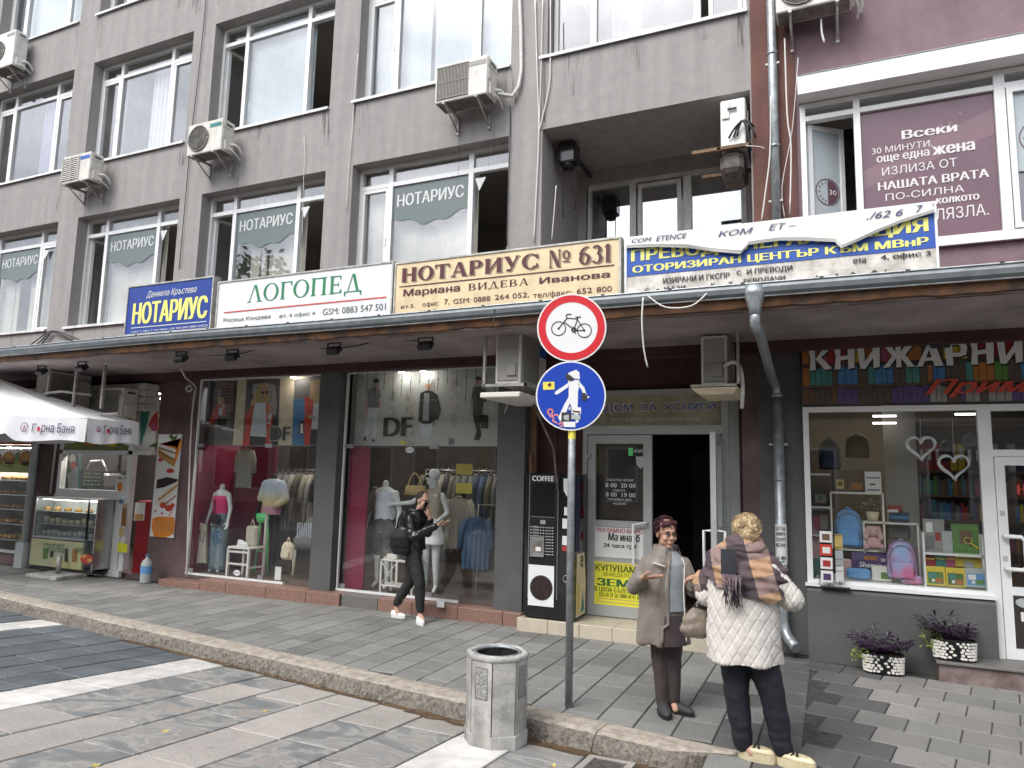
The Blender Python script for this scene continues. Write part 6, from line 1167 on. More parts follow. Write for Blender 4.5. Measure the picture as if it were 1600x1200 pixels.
for k in range(9): u_ = k/8; f.add([], [])
f.add([(-.27, -.19, 1.42), (-.17, -.2, 1.42), (-.165, -.235, 1.25), (-.265, -.235, 1.25), (-.262, -.18, 1.42), (-.178, -.185, 1.42), (-.17, -.222, 1.25), (-.258, -.222, 1.25)], [(3, 2, 1, 0), (4, 5, 6, 7), (0, 1, 5, 4), (1, 2, 6, 5), (2, 3, 7, 6), (3, 0, 4, 7)]); obj('folded_end', f, 'navy_black', sc_)
f = MB(); f2 = MB(); 
for k in range(34):
    x = -.26+.004*k*1.1*.9; L_ = R2.uniform(.15, .24); g_ = f if k % 2 else f2; p0 = Vector((x, -.232, 1.255)); g_.tube([p0, p0+Vector((R2.uniform(-.01, .02), -.006, -L_*.4)), p0+Vector((R2.uniform(-.03, .04), R2.uniform(-.01, .012), -L_))], [.004, .0035, .0025], 5)
obj('fringe', f, 'navy_black', sc_); obj('fringe', f2, 'fringe_mauve', sc_)
s_ = MB(); s_.limb([(-.3, -.0, 1.31), (-.4, .02, 1.12), (-.445, .1, 1.16)], [.09, .088, .075], 12); obj('sleeve_wrap', vox(s_, .009, 3, folds(.01, 16, 14, 5)), 'scarf', sc_)
t = thing('handbag', 'slouchy beige handbag with a black top hanging from the blonde woman\'s left arm', 'handbag', (-.92, 5.5, .68), 0, None, True)
f = MB(); f.loft([(-.02, 0, .06, .07, .03), (-.02, 0, .1, .12, .05), (.0, 0, .2, .115, .055), (.04, 0, .3, .075, .045), (.06, 0, .36, .05, .035)], 20); obj('bag_body', vox(f, .007, 4, folds(.012, 14, 7, 7)), 'bag_beige', t)
f = MB(); f.loft([(.035, 0, .28, .084, .053), (.075, 0, .38, .055, .04), (.09, 0, .43, .03, .03)], 18); obj('bag_top', vox(f, .007, 3, folds(.007, 14, 9, 2)), 'leather', t)
f = MB(); f.tube(cv((.07, 0, .4), (.1, 0, .55), (.03, -.02, .48), 8), .012, 7); obj('bag_strap', f, 'leather', t)
# ---------------------------------------------------------------- young woman walking with a phone
t = thing('person', 'dark-haired woman in a black leather jacket walking past with a phone at her ear', 'person', (-5.03, 8.16, 0), 0, None, True)
Mh = head_frame((.12, 0, 1.535), math.radians(72), math.radians(8), 0, .98); ro = math.radians(70)
b = MB(); head_vol(b, Mh, neck=(.06, .0, 1.36)); b.loft([(0, 0, .8, .13, .09, ro), (.01, 0, 1.0, .12, .085, ro), (.03, 0, 1.25, .14, .09, ro), (.04, 0, 1.36, .12, .06, ro)], 18)
b.limb([(.03, -.06, .86), (.15, -.08, .48), (.19, -.08, .1), (.27, -.14, .05)], [.08, .052, .033, .028]); b.limb([(-.02, .06, .86), (-.04, .04, .48), (-.24, .02, .14), (-.19, 0, .05)], [.08, .052, .033, .028])
wl, wr = Vector((.42, -.1, 1.24)), Vector((.24, -.12, 1.4))
b.limb([(.02, -.16, 1.3), (.1, -.2, 1.08), wl], [.045, .038, .025]); b.limb([(.06, .13, 1.3), (.2, .02, 1.12), (.26, -.04, 1.33)], [.045, .038, .025])
hand(b, wl, (.95, .1, .2), (0, .3, .9), 1, 1.0, .35); hand(b, (.26, -.04, 1.33), (-.15, -.05, .9), (-.9, .2, 0), 1, 1.0, .55)
P3('body', vox(b, .006, 2), 'skin', t); face(t, Mh)
h = MB(); h.ball((0, .026, .045), (.079, .092, .08), 16); h.ball((0, .06, .01), (.07, .05, .06), 12); h.cap((0, .1, -.01), .035, (0, .105, -.05), .028); h.xf(Mh); P3('hair', vox(h, .007, 3), 'hair_dark', t)
ph = MB(); ph.rbox(-.008, .008, -.035, .035, -.07, .07, .003); ph.xf(Matrix.Translation((.205, -.085, 1.46)) @ Matrix.Rotation(.3, 4, 'Y')); ph.move(-5.03, 8.16, 0); tobj('phone', ph, 'black_gloss', 'dark phone held to the ear of the woman in the leather jacket', 'phone', at=(-4.82, 8.07, 1.46))
tr = MB(); tr.limb([(.03, -.05, .88), (.16, -.08, .5), (.19, -.08, .17)], [.11, .078, .056]); tr.limb([(-.02, .05, .88), (-.05, .04, .5), (-.23, .02, .2)], [.11, .078, .056]); tr.loft([(0, 0, .82, .14, .11, ro), (0, 0, 1.0, .13, .1, ro)], 16); P3('trousers', vox(tr, .01, 4, folds(.006, 12, 8, 6)), 'black', t)
up, so_ = MB(), MB(); shoe(up, so_, (.14, -.06), (.75, -.65), .24, .042, .075, .022); shoe(up, so_, (-.32, .03), (.98, -.1), .24, .042, .075, .022, .01); P3('shoe', up, 'white', t); P3('sole', so_, 'white', t)
c = MB(); c.loft([(.0, 0, .9, .175, .15, ro), (.01, 0, 1.0, .15, .12, ro), (.02, 0, 1.15, .16, .12, ro), (.03, 0, 1.28, .175, .115, ro), (.04, 0, 1.37, .12, .085, ro), (.05, 0, 1.42, .08, .07, ro)], 22); c.limb([(.02, -.15, 1.3), (.1, -.2, 1.08), (.38, -.12, 1.22)], [.066, .06, .045]); c.limb([(.05, .13, 1.3), (.19, .03, 1.12), (.25, -.02, 1.29)], [.064, .058, .045]); P3('jacket', vox(c, .009, 3, folds(.01, 12, 10, 9)), 'leather', t)
f = MB(); f.tube([(.02+.085*math.cos(k*.35+ro), .085*math.sin(k*.35+ro), 1.41+.012*math.sin(k)) for k in range(19)], .022, 8); P3('jacket_collar', f, 'leather', t)
t = thing('backpack', 'black leather bag hanging at the walking woman\'s hip', 'bag', (-5.11, 7.97, .85), 0, None, True)
f = MB(); f.loft([(0, 0, 0, .1, .05), (0, 0, .06, .15, .07), (0, 0, .2, .14, .075), (.02, 0, .32, .11, .06), (.03, 0, .36, .08, .04)], 18); obj('bag_body', vox(f, .008, 4, folds(.008, 14, 8, 4)), 'leather', t); f = MB(); f.loft([(.0, -.02, .1, .15, .075), (.0, -.02, .22, .15, .08), (.02, 0, .33, .12, .07)], 18); obj('flap', vox(f, .008, 3), 'black_plastic', t)
f = MB(); f.tube([(-.05, -.03, .3), (.0, -.06, .45), (.06, -.04, .58)], .014, 6); f.tube([(.08, -.03, .3), (.07, -.06, .45), (.08, -.04, .58)], .012, 6); obj('bag_strap', f, 'leather', t)
# ---------------------------------------------------------------- mannequins
def mannequin(label, loc, head=True, rot=0, male=False, clothes=(), arms=None, kind='mannequin', skin='mannequin', cat='mannequin'):
    t = thing(kind, label, cat, loc, 0, 'shop window mannequins', True); b = MB(); ro = rot; w_ = .17 if male else .145
    b.loft([(0, 0, .8, .15, .1, ro), (0, 0, .93, .145, .105, ro), (0, 0, 1.08, .115 if not male else .135, .085, ro), (0, 0, 1.25, .14 if not male else .165, .1, ro), (0, 0, 1.38, w_, .085, ro), (0, 0, 1.44, .08, .06, ro)], 20)
    b.cap((0, 0, 1.4), .05, (0, 0, 1.5), .046)
    if head: head_vol(b, head_frame((0, -.01, 1.62), rot-.5, 0, 0, 1.0), neck=(0, 0, 1.42))
    for s in (-1, 1): b.limb([(s*.075, 0, .84), (s*.085, -.01, .46), (s*.09, .01, .09), (s*.1, -.07, .03)], [.085 if male else .078, .055, .036, .026])
    A_ = arms or (((-w_-.01, 0, 1.36), (-w_-.08, .0, 1.12), (-w_-.1, -.06, .9)), ((w_+.01, 0, 1.36), (w_+.08, 0, 1.12), (w_+.1, -.06, .9)))
    for k, q in enumerate(A_): b.limb(q, [.045, .036, .025]); d = Vector(q[2])-Vector(q[1]); hand(b, q[2], d, (0, -1, .1), 1, .95, .2, .1)
    P3('body', vox(b, .009, 3, name='body'), skin, t)
    for nm, mt_, rings, lim in clothes:
        c = MB(); 
        if rings: c.loft(rings, 20)
        for pts, rr in lim: c.limb(pts, rr)
        P3(nm, vox(c, .009, 3, folds(.007, 12, 7, len(nm))), mt_, t)
    return t, A_
# ---------------------------------------------------------------- printed pictures: flat shapes traced on their own sheet
def prn(par, org, sc, Y, items, name='print'):
    """items: (material, [outlines in crop pixels]); each later item lies a hair nearer the street"""
    for k, (mt_, pls) in enumerate(items):
        f = MB()
        for pl in pls:
            if isinstance(pl, tuple) and len(pl) == 4 and not isinstance(pl[0], tuple): cx, cy, rx, ry = pl; pl = [(cx+rx*math.cos(a*.5236), cy-ry*math.sin(a*.5236)) for a in range(12)]
            q = [onY(org[0]+x/sc, org[1]+y/sc, Y-.0012*(k+1)) for x, y in pl]; f.poly(q)
        obj(name, f, mt_, par)
mat('lamp_tube', (1, 1, 1), .5, emit=((1, .97, .92), 2.2)); mat('fill_lamp_strong', (1, 1, 1), .5, emit=((1, .94, .85), 120)); mat('lamp_spot', (1, 1, 1), .5, emit=((1, .95, .88), 32))  # the strongest one serves only the added fill lamps
# ---------------------------------------------------------------- clothing shop fronts
GW = 8.74
def shopfront(label, x0, x1):
    t = thing('shopfront', label, 'shop window', (x0, GW, .17), 0, 'clothing shop windows'); f = MB(); f.box(x0, x0+.025, GW-.02, GW+.02, .17, 3.4); f.box(x1-.02, x1, GW-.02, GW+.02, .17, 3.4); f.box(x0, x1, GW-.02, GW+.02, 3.36, 3.4); f.box(x0+.0, x0+(x1-x0)*.78, GW-.03, GW+.02, .17, .2); obj('frame', f, 'pvc', t)
    obj('pane', MB().box(x0+.025, x0+(x1-x0)*.6, GW-.005, GW+.005, .2, 3.36), 'glass_shop', t); obj('pane', MB().box(x0+(x1-x0)*.6+.004, x1-.02, GW-.005, GW+.005, .2, 3.36), 'glass_shop', t)
    f = MB(); 
    for x in (x0+.1, x0+(x1-x0)*.6): f.box(x-.07, x+.07, GW-.012, GW+.012, 2.24, 2.3); f.box(x-.05, x+.05, GW-.012, GW+.012, .2, .27)
    obj('glass_clamp', f, 'steel', t); return t
w1 = shopfront('left clothing shop window with photo posters of women in red coats above', -9.7, -7.08)
YP = 9.02
obj('poster_sheet', MB().box(-9.95, -7.1, YP, YP+.01, 2.29, 3.42), 'cream', w1)
o, s = (280, 560), 3.335
prn(w1, o, s, YP, [('inner_dark', [[(132, 120), (305, 116), (278, 452), (122, 452)], [(352, 110), (526, 106), (515, 452), (330, 454)]]), ('brick_print', [[(195+dx, 128+i*17+j), (222+dx, 127+i*17+j), (221+dx, 140+i*17+j), (194+dx, 141+i*17+j)] for i in range(9) for dx in (0, 32, 62) for j in (0,) if not (i > 5 and dx == 0)]), ('granite_grey', [[(135, 330), (160, 300), (280, 330), (278, 452), (124, 452)], [(600, 112), (740, 86), (735, 215), (598, 210)]]), ('ac_grille', [[(385, 135), (455, 125), (500, 140), (510, 250), (500, 300), (400, 240), (380, 180)]]),
  ('book_blue', [[(596, 212), (738, 212), (722, 452), (586, 452)]]), ('blonde_print', [[(200, 205), (232, 205), (236, 262), (205, 262)], [(415, 135), (465, 135), (472, 200), (455, 255), (385, 275), (370, 235), (400, 180)], [(688, 118), (740, 105), (740, 215), (680, 265), (672, 240)]]),
  ('red_cloth', [[(190, 240), (222, 240), (215, 300), (160, 355), (135, 362), (165, 300)], [(345, 290), (395, 230), (392, 330), (365, 455), (328, 455), (345, 350)], [(452, 225), (487, 265), (482, 450), (448, 452)], [(655, 200), (700, 215), (688, 452), (650, 452)], [(228, 262), (245, 268), (240, 305), (225, 300)]]),
  ('shirt_white', [[(208, 255), (228, 258), (222, 300), (204, 295)], [(393, 235), (452, 228), (455, 410), (368, 404)], [(700, 235), (735, 225), (722, 370), (688, 368)], [(462, 290), (484, 285), (475, 345), (460, 340)]]), ('black', [[(196, 310), (248, 305), (246, 350), (205, 385)], [(370, 404), (452, 410), (448, 454), (366, 454)], [(686, 370), (720, 370), (716, 452), (680, 452)], [(628, 325), (648, 325), (654, 395), (620, 395)]]),
  ('skin', [(216, 222, 11, 16), (443, 178, 20, 30), (715, 160, 18, 30), (236, 250, 6, 10), (475, 265, 10, 22), (688, 305, 18, 12), (470, 325, 12, 10)]), ('black', [(434, 178, 8, 8), (456, 176, 8, 8)]), ('white', [[(632, 340), (644, 340), (646, 390), (630, 390)]])])
tpx(w1, 'DF', (280+468/s, 560+432/s), (280+584/s, 560+352/s), YP-.016, 's_frame', off=.07); tpx(w1, 'DF', (280+472/s, 560+428/s), (280+580/s, 560+357/s), YP-.018, 's_black', off=.045)
w2 = shopfront('right clothing shop window with a grey poster of three menswear models above', -6.67, -4.07)
obj('poster_sheet', MB().box(-6.85, -4.15, YP, YP+.01, 2.29, 3.42), 'ac_grille', w2); w2.children[-1].data.materials[0] = M['poster_grey']
o, s = (540, 560), 5.333
prn(w2, o, s, YP, [('s_frame', [[(360, 120), (420, 118), (415, 480), (358, 480)], [(500, 250), (560, 255), (590, 720), (490, 720)], [(700, 120), (745, 120), (750, 500), (700, 500)], [(870, 110), (930, 108), (935, 650), (880, 660)]]), ('poster_grey', [[(830, 590), (1275, 590), (1275, 715), (690, 715)]]), ('stk_grey', [[(1240, 330), (1280, 330), (1278, 580), (1238, 580)]]), ('shirt_white', [[(190, 410), (272, 410), (250, 650), (232, 660), (225, 480), (185, 640), (155, 640)], [(615, 540), (735, 540), (700, 650), (640, 660)]]),
  ('grey_cloth', [[(192, 250), (240, 240), (288, 258), (292, 330), (272, 332), (272, 412), (184, 408), (188, 330), (176, 325)], [(860, 665), (908, 665), (905, 720), (855, 720)]]), ('ac_dark', [[(622, 290), (665, 268), (720, 270), (768, 305), (797, 430), (768, 512), (742, 505), (740, 540), (650, 548), (606, 520), (612, 400)], [(1064, 235), (1120, 232), (1170, 270), (1172, 362), (1150, 362), (1138, 455), (1122, 560), (1132, 640), (1112, 685), (1068, 678), (1090, 610), (1058, 470), (1060, 330), (1040, 440), (1052, 300)], [(1128, 470), (1188, 472), (1190, 585), (1126, 582)], [(150, 655), (170, 650), (172, 685), (150, 686)], [(218, 668), (245, 680), (248, 694), (220, 692)]]),
  ('knit_grey', [[(655, 290), (698, 290), (692, 520), (640, 520)]]), ('skin', [(255, 212, 22, 34), (688, 222, 26, 38), (1106, 190, 22, 34), [(168, 340), (186, 345), (182, 470), (166, 475)], [(275, 345), (290, 340), (285, 410), (275, 415)], (1042, 450, 9, 22), (728, 545, 9, 22)]), ('hair_dark', [(255, 186, 26, 20), (1106, 168, 26, 18)]), ('stk_grey', [(690, 190, 32, 24)]), ('stk_yellow', [[(456, 688), (502, 690), (500, 718), (454, 716)]])])
tpx(w2, 'DF', (598.2, 682), (645, 652), YP-.016, 'ac_dark', off=.06)
f = MB()
for k in range(17): x = -6.6+k*.152; f.tube([(x, GW-.02, 3.38), (x+.01, GW-.02, 3.3-.06*rnd.random()), (x, GW-.02, 3.2-.3*rnd.random())], .004, 4); f.ball((x, GW-.022, 3.24-.05*rnd.random()), .01, 6)
tobj('string_lights', f, 'ac_dark', 'unlit icicle light string hanging along the top of the right clothing window', 'string lights', at=(-5.4, GW-.02, 3.38))
for (p, nm, lb) in (((640, 703), w2, 0), ((370, 895), w1, 0)):
    c = onY(*p, GW-.008); f = MB(); f.poly([(c.x+.07*math.cos(a*.5236), GW-.008, c.z+.045*math.sin(a*.5236)) for a in range(12)]); obj('oval_sticker', f, 'white', nm); txt(nm, '0101', c.x-.05, c.x+.05, c.z-.012, c.z+.014, GW-.0095, 's_navy', off=.03)
c = onY(690, 944, 8.46); tobj('socket_box', MB().rbox(c.x-.06, c.x+.05, 8.43, 8.455, c.z-.04, c.z+.04), 'white', 'small white socket box on the granite plinth under the right clothing window', 'socket', at=(c.x, 8.45, c.z-.04))
for px, py, mt_ in ((458, 597, 'lamp_spot'), (627, 589, 'lamp_spot'), (660, 591, 'lamp_spot')):
    p = onZ(px, py, 3.35); p = onY(px, py, 8.88); f = MB(); f.tube([(p.x, 8.88, 3.37), (p.x, 8.88, 3.395)], .045, 12); tobj('ceiling_spot_and_fill', f, mt_, {458: 'lit ceiling spot behind the top right of the left clothing window', 627: 'left one of two lit ceiling spots behind the right clothing window', 660: 'right one of two lit ceiling spots behind the right clothing window'}[px], 'ceiling lamp', at=(p.x, 8.88, 3.37))
for k, x in enumerate((-9.0, -7.9, -6.2, -5.0)):
    tobj('ceiling_spot_and_fill', MB().tube([(x, 10.1, 3.4), (x, 10.1, 3.435)], .07, 12), 'fill_lamp_strong', ('first', 'second', 'third', 'fourth')[k]+' round added fill lamp inside the clothing shop counted from the left', 'ceiling lamp', at=(x, 10.1, 3.4))  # unseen lamps added to light the shop interior
# inside the left window
wl_ = obj('side_panel', MB().box(-9.735, -8.9, 9.75, 9.8, .17, 2.3), 'magenta_panel', w1); obj('side_panel', MB().box(-9.735, -9.71, 8.8, 9.75, .17, 2.3), 'magenta_panel', w1); obj('side_panel', MB().box(-6.64, -6.3, 8.86, 8.9, .19, 2.26), 'magenta_panel', w2)
obj('side_panel', MB().box(-4.75, -4.6, 10.3, 10.4, .17, 2.3), 'magenta_panel', w2); obj('back_door', MB().box(-4.55, -4.1, 11, 11.1, .17, 2.1), 'hall_wall', w2)
def ZL(x): return x
zb = .17
a0 = onY(347, 745, 9.15); sc = (onY(347, 745, 9.15).z-zb)/1.5
t, A_ = mannequin('white headless mannequin in a pink top, pale jeans and small black bag', (onY(345, 800, 9.15).x, 9.15, zb), False, .3, clothes=(('pink_top', 'pink', [(0, 0, 1.02, .13, .1, .3), (0, 0, 1.15, .14, .105, .3), (0, -.01, 1.28, .155, .12, .3), (0, 0, 1.33, .15, .1, .3)], ()), ('jeans', 'jeans', [(0, 0, .8, .165, .12, .3), (0, 0, 1.02, .13, .1, .3)], (([(-.075, 0, .84), (-.085, -.01, .46), (-.09, 0, .1)], [.1, .085, .1]), ([(.075, 0, .84), (.085, -.01, .46), (.09, 0, .1)], [.1, .085, .1])))))
t.scale = (.95,)*3
f = MB(); f.rbox(-.02, .15, -.2, -.12, .85, 1.02, .03); obj('small_bag', f, 'leather', t); f = MB(); f.tube([(.0, -.14, 1.0), (-.02, -.13, 1.25), (-.06, -.06, 1.42)], .009, 5); obj('bag_strap', f, 'leather', t); f = MB()
for cx, cz in ((.02, .62), (.1, .64)):
    f.tube([(cx+.06*math.cos(k*.5), -.115, cz+.09*math.sin(k*.5)) for k in range(13)], .012, 5)
obj('blue_print', f, 'book_blue', t)
def garment(kind, label, x, y, ztop, w_, h_, mt_, sleeves=True, grp=None, trousers=False, rot=0):
    t = thing(kind, label, 'garment', (x, y, ztop), rot, grp, True); f = MB(); n = 28; vs = []; D = .05; sd = rnd.random()*9
    for side in (0, 1):
        for j in range(9):
            u_ = j/8; ww = w_*(.72+.28*min(1, u_*3)) if not trousers else w_*(.6+.4*u_)
            for i in range(n+1):
                a = i/n*2-1; d = D*math.sqrt(max(0, 1-a*a*.9))+.012*math.sin(i*1.3+sd+u_*3)*u_; vs.append((a*ww/2, d if side else -d, -u_*h_-(.03*abs(a) if j == 0 else .01*math.sin(i))))
    m_ = n+1; q = 9*m_; fs = [(j*m_+i, (j+1)*m_+i, (j+1)*m_+i+1, j*m_+i+1) for j in range(8) for i in range(n)]+[(q+j*m_+i+1, q+(j+1)*m_+i+1, q+(j+1)*m_+i, q+j*m_+i) for j in range(8) for i in range(n)]
    f.add(vs, fs, 0, True); obj('cloth', f, mt_, t)
    if sleeves:
        f = MB()
        for s_ in (-1, 1): f.tube([(s_*w_*.36, 0, -.03), (s_*w_*.52, .0, -h_*.3), (s_*w_*.56, .0, -h_*.62)], [.05, .055, .045], 8)
        obj('sleeve', f, mt_, t)
    f = MB(); f.tube([(-w_*.3, 0, -.03), (0, 0, .03), (w_*.3, 0, -.03)], .006, 5); f.tube([(0, 0, .03), (0, 0, .09), (.02, 0, .1)], .004, 5); obj('hanger', f, 'steel', t); return t
def gpx(px, py, Y): p = onY(px, py, Y); return p
G_ = 'garments hanging in the clothing shop'
t = garment('hanging_trousers', 'sand-coloured shorts with a drawn print pinned at lower left of the left clothing window', gpx(318, 815, 9.0).x, 9.0, gpx(318, 816, 9.0).z, .3, .66, 'sand', False, G_, True)
f = MB(); f.tube([(-.08+.04*k, -.062, -.25-.12*math.sin(k*2.2)) for k in range(6)], .006, 5); obj('drawn_print', f, 'book_brown', t)
p = gpx(385, 702, 9.3); garment('hanging_shirt', 'khaki shirt hanging high in the middle of the left clothing window', p.x, 9.3, p.z, .34, .65, 'khaki', True, G_)
rk = 0
for x0_, x1_, yy, zt, names in (((-9.15), -7.4, 10.0, 1.9, 'left'), (-6.1, -4.6, 10.2, 1.95, 'right')):
    t = thing('clothes_rail', 'steel clothes rail behind the mannequins of the '+names+' clothing window', 'clothes rail', ((x0_+x1_)/2, yy, .17)); f = MB(); f.tube([(x0_, yy, zt), (x1_, yy, zt)], .014, 8); obj('rail', f, 'steel', t); f = MB(); f.tube([(x0_, yy, .17), (x0_, yy, zt)], .014, 8); f.tube([(x1_, yy, .17), (x1_, yy, zt)], .014, 8); obj('upright', f, 'steel', t)
    n = 13
    for k in range(n):
        mt_ = rnd.choice(['khaki', 'grey_cloth', 'sand', 'inner_wall', 'knit_grey', 'black', 'khaki', 'taupe_coat']) if k not in (9, 10) or names == 'left' else 'denim'
        g_ = garment('hanging_shirt', 'garment number %d' % k, x0_+.08+(x1_-x0_-.16)*k/(n-1), yy, zt-.06, .36, rnd.uniform(.65, 1.0), mt_, True, G_, rot=1.0+rnd.uniform(-.2, .3)); col = {'khaki': 'khaki', 'grey_cloth': 'dark grey', 'sand': 'sand-coloured', 'inner_wall': 'beige', 'knit_grey': 'pale grey', 'black': 'black', 'denim': 'blue denim', 'taupe_coat': 'taupe'}[mt_]
        g_['label'] = '%s garment, %s from the left on the %s clothes rail' % (col, ('first', 'second', 'third', 'fourth', 'fifth', 'sixth', 'seventh', 'eighth', 'ninth', 'tenth', 'eleventh', 'twelfth', 'thirteenth')[k], names)
        g_['group'] = G_+' on the '+names+' rail'
p = gpx(430, 745, 9.5)
t, _ = mannequin('dark mannequin in a shirt dyed pale blue, yellow and pink', (onY(425, 800, 9.4).x, 9.4, zb+.12), False, .1, True, clothes=(('shirt', 'ombre_shirt', [(0, 0, .86, .2, .14, .1), (0, 0, 1.0, .19, .13, .1), (0, 0, 1.2, .2, .125, .1), (0, 0, 1.38, .185, .1, .1), (0, 0, 1.45, .09, .07, .1)], (([(-.17, 0, 1.36), (-.25, .0, 1.12)], [.075, .07]), ([(.17, 0, 1.36), (.27, 0, 1.12), (.2, -.12, 1.02)], [.075, .07, .06]))),), skin='black_plastic')
# white chair with bag and shoes
c = onY(385, 872, 9.0); CX = c.x
t = thing('chair', 'small white wooden chair carrying shoes and a beige bag in the left clothing window', 'chair', (CX, 9.0, zb)); sz = .62
f = MB(); f.rbox(CX-.25, CX+.22, 8.82, 9.2, sz, sz+.035); obj('seat', f, 'offwhite', t)
for x, y, h_ in ((-.23, 8.84, sz), (.2, 8.84, sz), (-.23, 9.18, sz), (.2, 9.18, 1.15)): f = MB(); f.box(CX+x-.018, CX+x+.018, y-.018, y+.018, zb, h_); obj('leg', f, 'offwhite', t)
f = MB(); f.box(CX-.21, CX+.18, 8.83, 8.85, zb+.2, zb+.23); f.box(CX-.21, CX+.18, 8.83, 8.85, sz-.06, sz-.03); f.box(CX+.19, CX+.21, 8.86, 9.16, zb+.15, zb+.18); obj('stretcher', f, 'offwhite', t)
f = MB(); f.rbox(CX-.07, CX+.16, 9.0, 9.1, sz+.036, sz+.36, .03); f.tube([(CX-.0, 9.04, sz+.34), (CX+.04, 9.04, sz+.46), (CX+.1, 9.04, sz+.34)], .01, 6); tobj('shopping_bag', f, 'sand', 'beige bag standing on the white chair behind the sneakers', 'bag', at=(CX+.05, 9.05, sz+.036))
f, g_ = MB(), MB(); shoe(f, g_, (CX-.13, 8.92), (1, -.1), .24, .045, .09, .025, sz+.036); f.add(g_.v, g_.f); tobj('sneaker', f, 'white', 'pale sneaker lying on the front of the white chair', 'shoe', at=(CX, 8.92, sz+.036))
f = MB(); f.loft([(CX+.06, 9.25, 1.02, .1, .06), (CX+.06, 9.25, 1.1, .13, .09), (CX+.04, 9.25, 1.17, .1, .08)], 14); f.tube([(CX-.1, 9.3, .2), (CX-.03, 9.3, 1.05)], .02, 6); f.tube([(CX+.18, 9.3, .2), (CX+.12, 9.3, 1.05)], .02, 6); f.tube([(CX-.08, 9.3, .55), (CX+.16, 9.3, .55)], .014, 6); tobj('bar_stool', f, 'green_neon', 'neon green chair behind the white chair in the left clothing window', 'chair', at=(CX, 9.3, .17))
c = onY(450, 860, 9.1); t = thing('backpack', 'small cream backpack hanging at lower right of the left clothing window', 'bag', (c.x, 9.1, c.z-.14), 0, None, True)
f = MB(); f.loft([(0, 0, 0, .11, .06), (0, 0, .04, .125, .07), (0, 0, .2, .12, .065), (0, 0, .27, .07, .045)], 18); obj('bag_body', vox(f, .008, 3), 'cream', t); f = MB(); f.rbox(-.08, .08, -.085, -.05, .03, .13, .02); obj('pocket', f, 'cream', t); f = MB(); f.tube(cv((-.03, 0, .26), (0, 0, .42), (.03, 0, .26), 8), .01, 6); f.tube(cv((.08, 0, .1), (.16, .0, -.15), (.1, 0, -.22), 8), .012, 6); obj('handle', f, 'cream', t)
p = onY(435, 895, 8.85); f = MB(); f.box(p.x-.07, p.x+.05, 8.85, 8.86, .2, .4); tobj('price_card', f, 'paper', 'leaning white price card at the bottom of the left clothing window', 'card', at=(p.x, 8.85, .2))
p = onY(478, 860, 9.4); f = MB(); 
for k in range(8): f.box(p.x-.2+k*.045, p.x-.18+k*.045, 9.39, 9.4, .7, 1.05)
tobj('striped_cloth', f, 'shirt_white', 'black and white striped cloth on the dark chair in the left clothing window', 'cloth', at=(p.x, 9.4, .7)); t = thing('chair', 'dark grey fabric chair at the lower right of the left clothing window', 'chair', (p.x-.05, 9.55, zb), 0, None, True)
f = MB(); f.loft([(0, 0, .45, .28, .2), (0, 0, .6, .3, .22), (.05, .1, .8, .28, .12), (.06, .12, .95, .2, .08)], 18); obj('seat', f, 'grey_cloth', t)
for x in (-.2, .2): f = MB(); f.tube([(x, -.12, 0), (x, -.1, .48)], .018, 6); obj('leg', f, 'offwhite', t)
# inside the right window
MX = onY(601, 800, 9.2).x
t, _ = mannequin('headless white male mannequin in a pale tee, grey jacket and camouflage shorts', (MX, 9.2, zb), False, .15, True, clothes=(('shirt', 'shirt_white', [(0, 0, .98, .17, .12, .15), (0, 0, 1.15, .165, .12, .15), (0, 0, 1.35, .165, .1, .15), (0, 0, 1.42, .1, .07, .15)], ()), ('jacket', 'khaki', [(-.09, .02, 1.0, .09, .13), (-.1, .02, 1.2, .09, .12), (-.1, .02, 1.38, .09, .09)], (([(-.18, 0, 1.38), (-.27, .0, 1.14), (-.3, -.06, .95)], [.07, .06, .05]),)), ('shorts', 'camo', [(0, 0, .82, .175, .13, .15), (0, 0, 1.0, .165, .12, .15)], (([(-.085, 0, .84), (-.095, -.01, .56)], [.11, .115]), ([(.085, 0, .84), (.1, -.01, .56)], [.11, .115])))))
t.scale = (1.04,)*3
FX = onY(676, 800, 9.25).x
t, _ = mannequin('white female mannequin with sunglasses, satin top and white skirt reaching out an arm', (FX, 9.25, zb), True, -.5, False, arms=(((-.15, -.02, 1.36), (-.3, -.1, 1.25), (-.6, -.12, 1.22)), ((.15, 0, 1.36), (.23, .02, 1.12), (.12, -.12, .98))), clothes=(('satin_top', 'satin', [(0, 0, 1.0, .13, .1, -.3), (0, 0, 1.1, .135, .1, -.3), (0, -.01, 1.27, .155, .12, -.3), (0, 0, 1.4, .15, .09, -.3), (0, 0, 1.47, .07, .06, -.3)], ()), ('skirt', 'white', [(0, 0, .68, .21, .17, -.3), (0, 0, .8, .19, .14, -.3), (0, 0, 1.03, .135, .1, -.3)], ())))
t.scale = (1.03,)*3
Mh = head_frame((0, -.01, 1.62), -1.0); f = MB(); f.box(-.06, .06, -.1, -.07, -.004, .028); obj('sunglasses', f.xf(Mh), 'black_gloss', t)
p = onY(647, 765, 9.1); f = MB(); f.loft([(p.x, 9.15, p.z-.08, .2, .07), (p.x, 9.15, p.z+.06, .17, .06)], 20); f.tube(cv((p.x-.12, 9.12, p.z+.06), (p.x-.02, 9.12, p.z+.42), (p.x+.12, 9.12, p.z+.06), 10), .012, 6); tobj('straw_bag', f, 'wicker', 'straw basket bag with looped handle on the female mannequin\'s forearm', 'bag', at=(p.x, 9.15, p.z-.08))
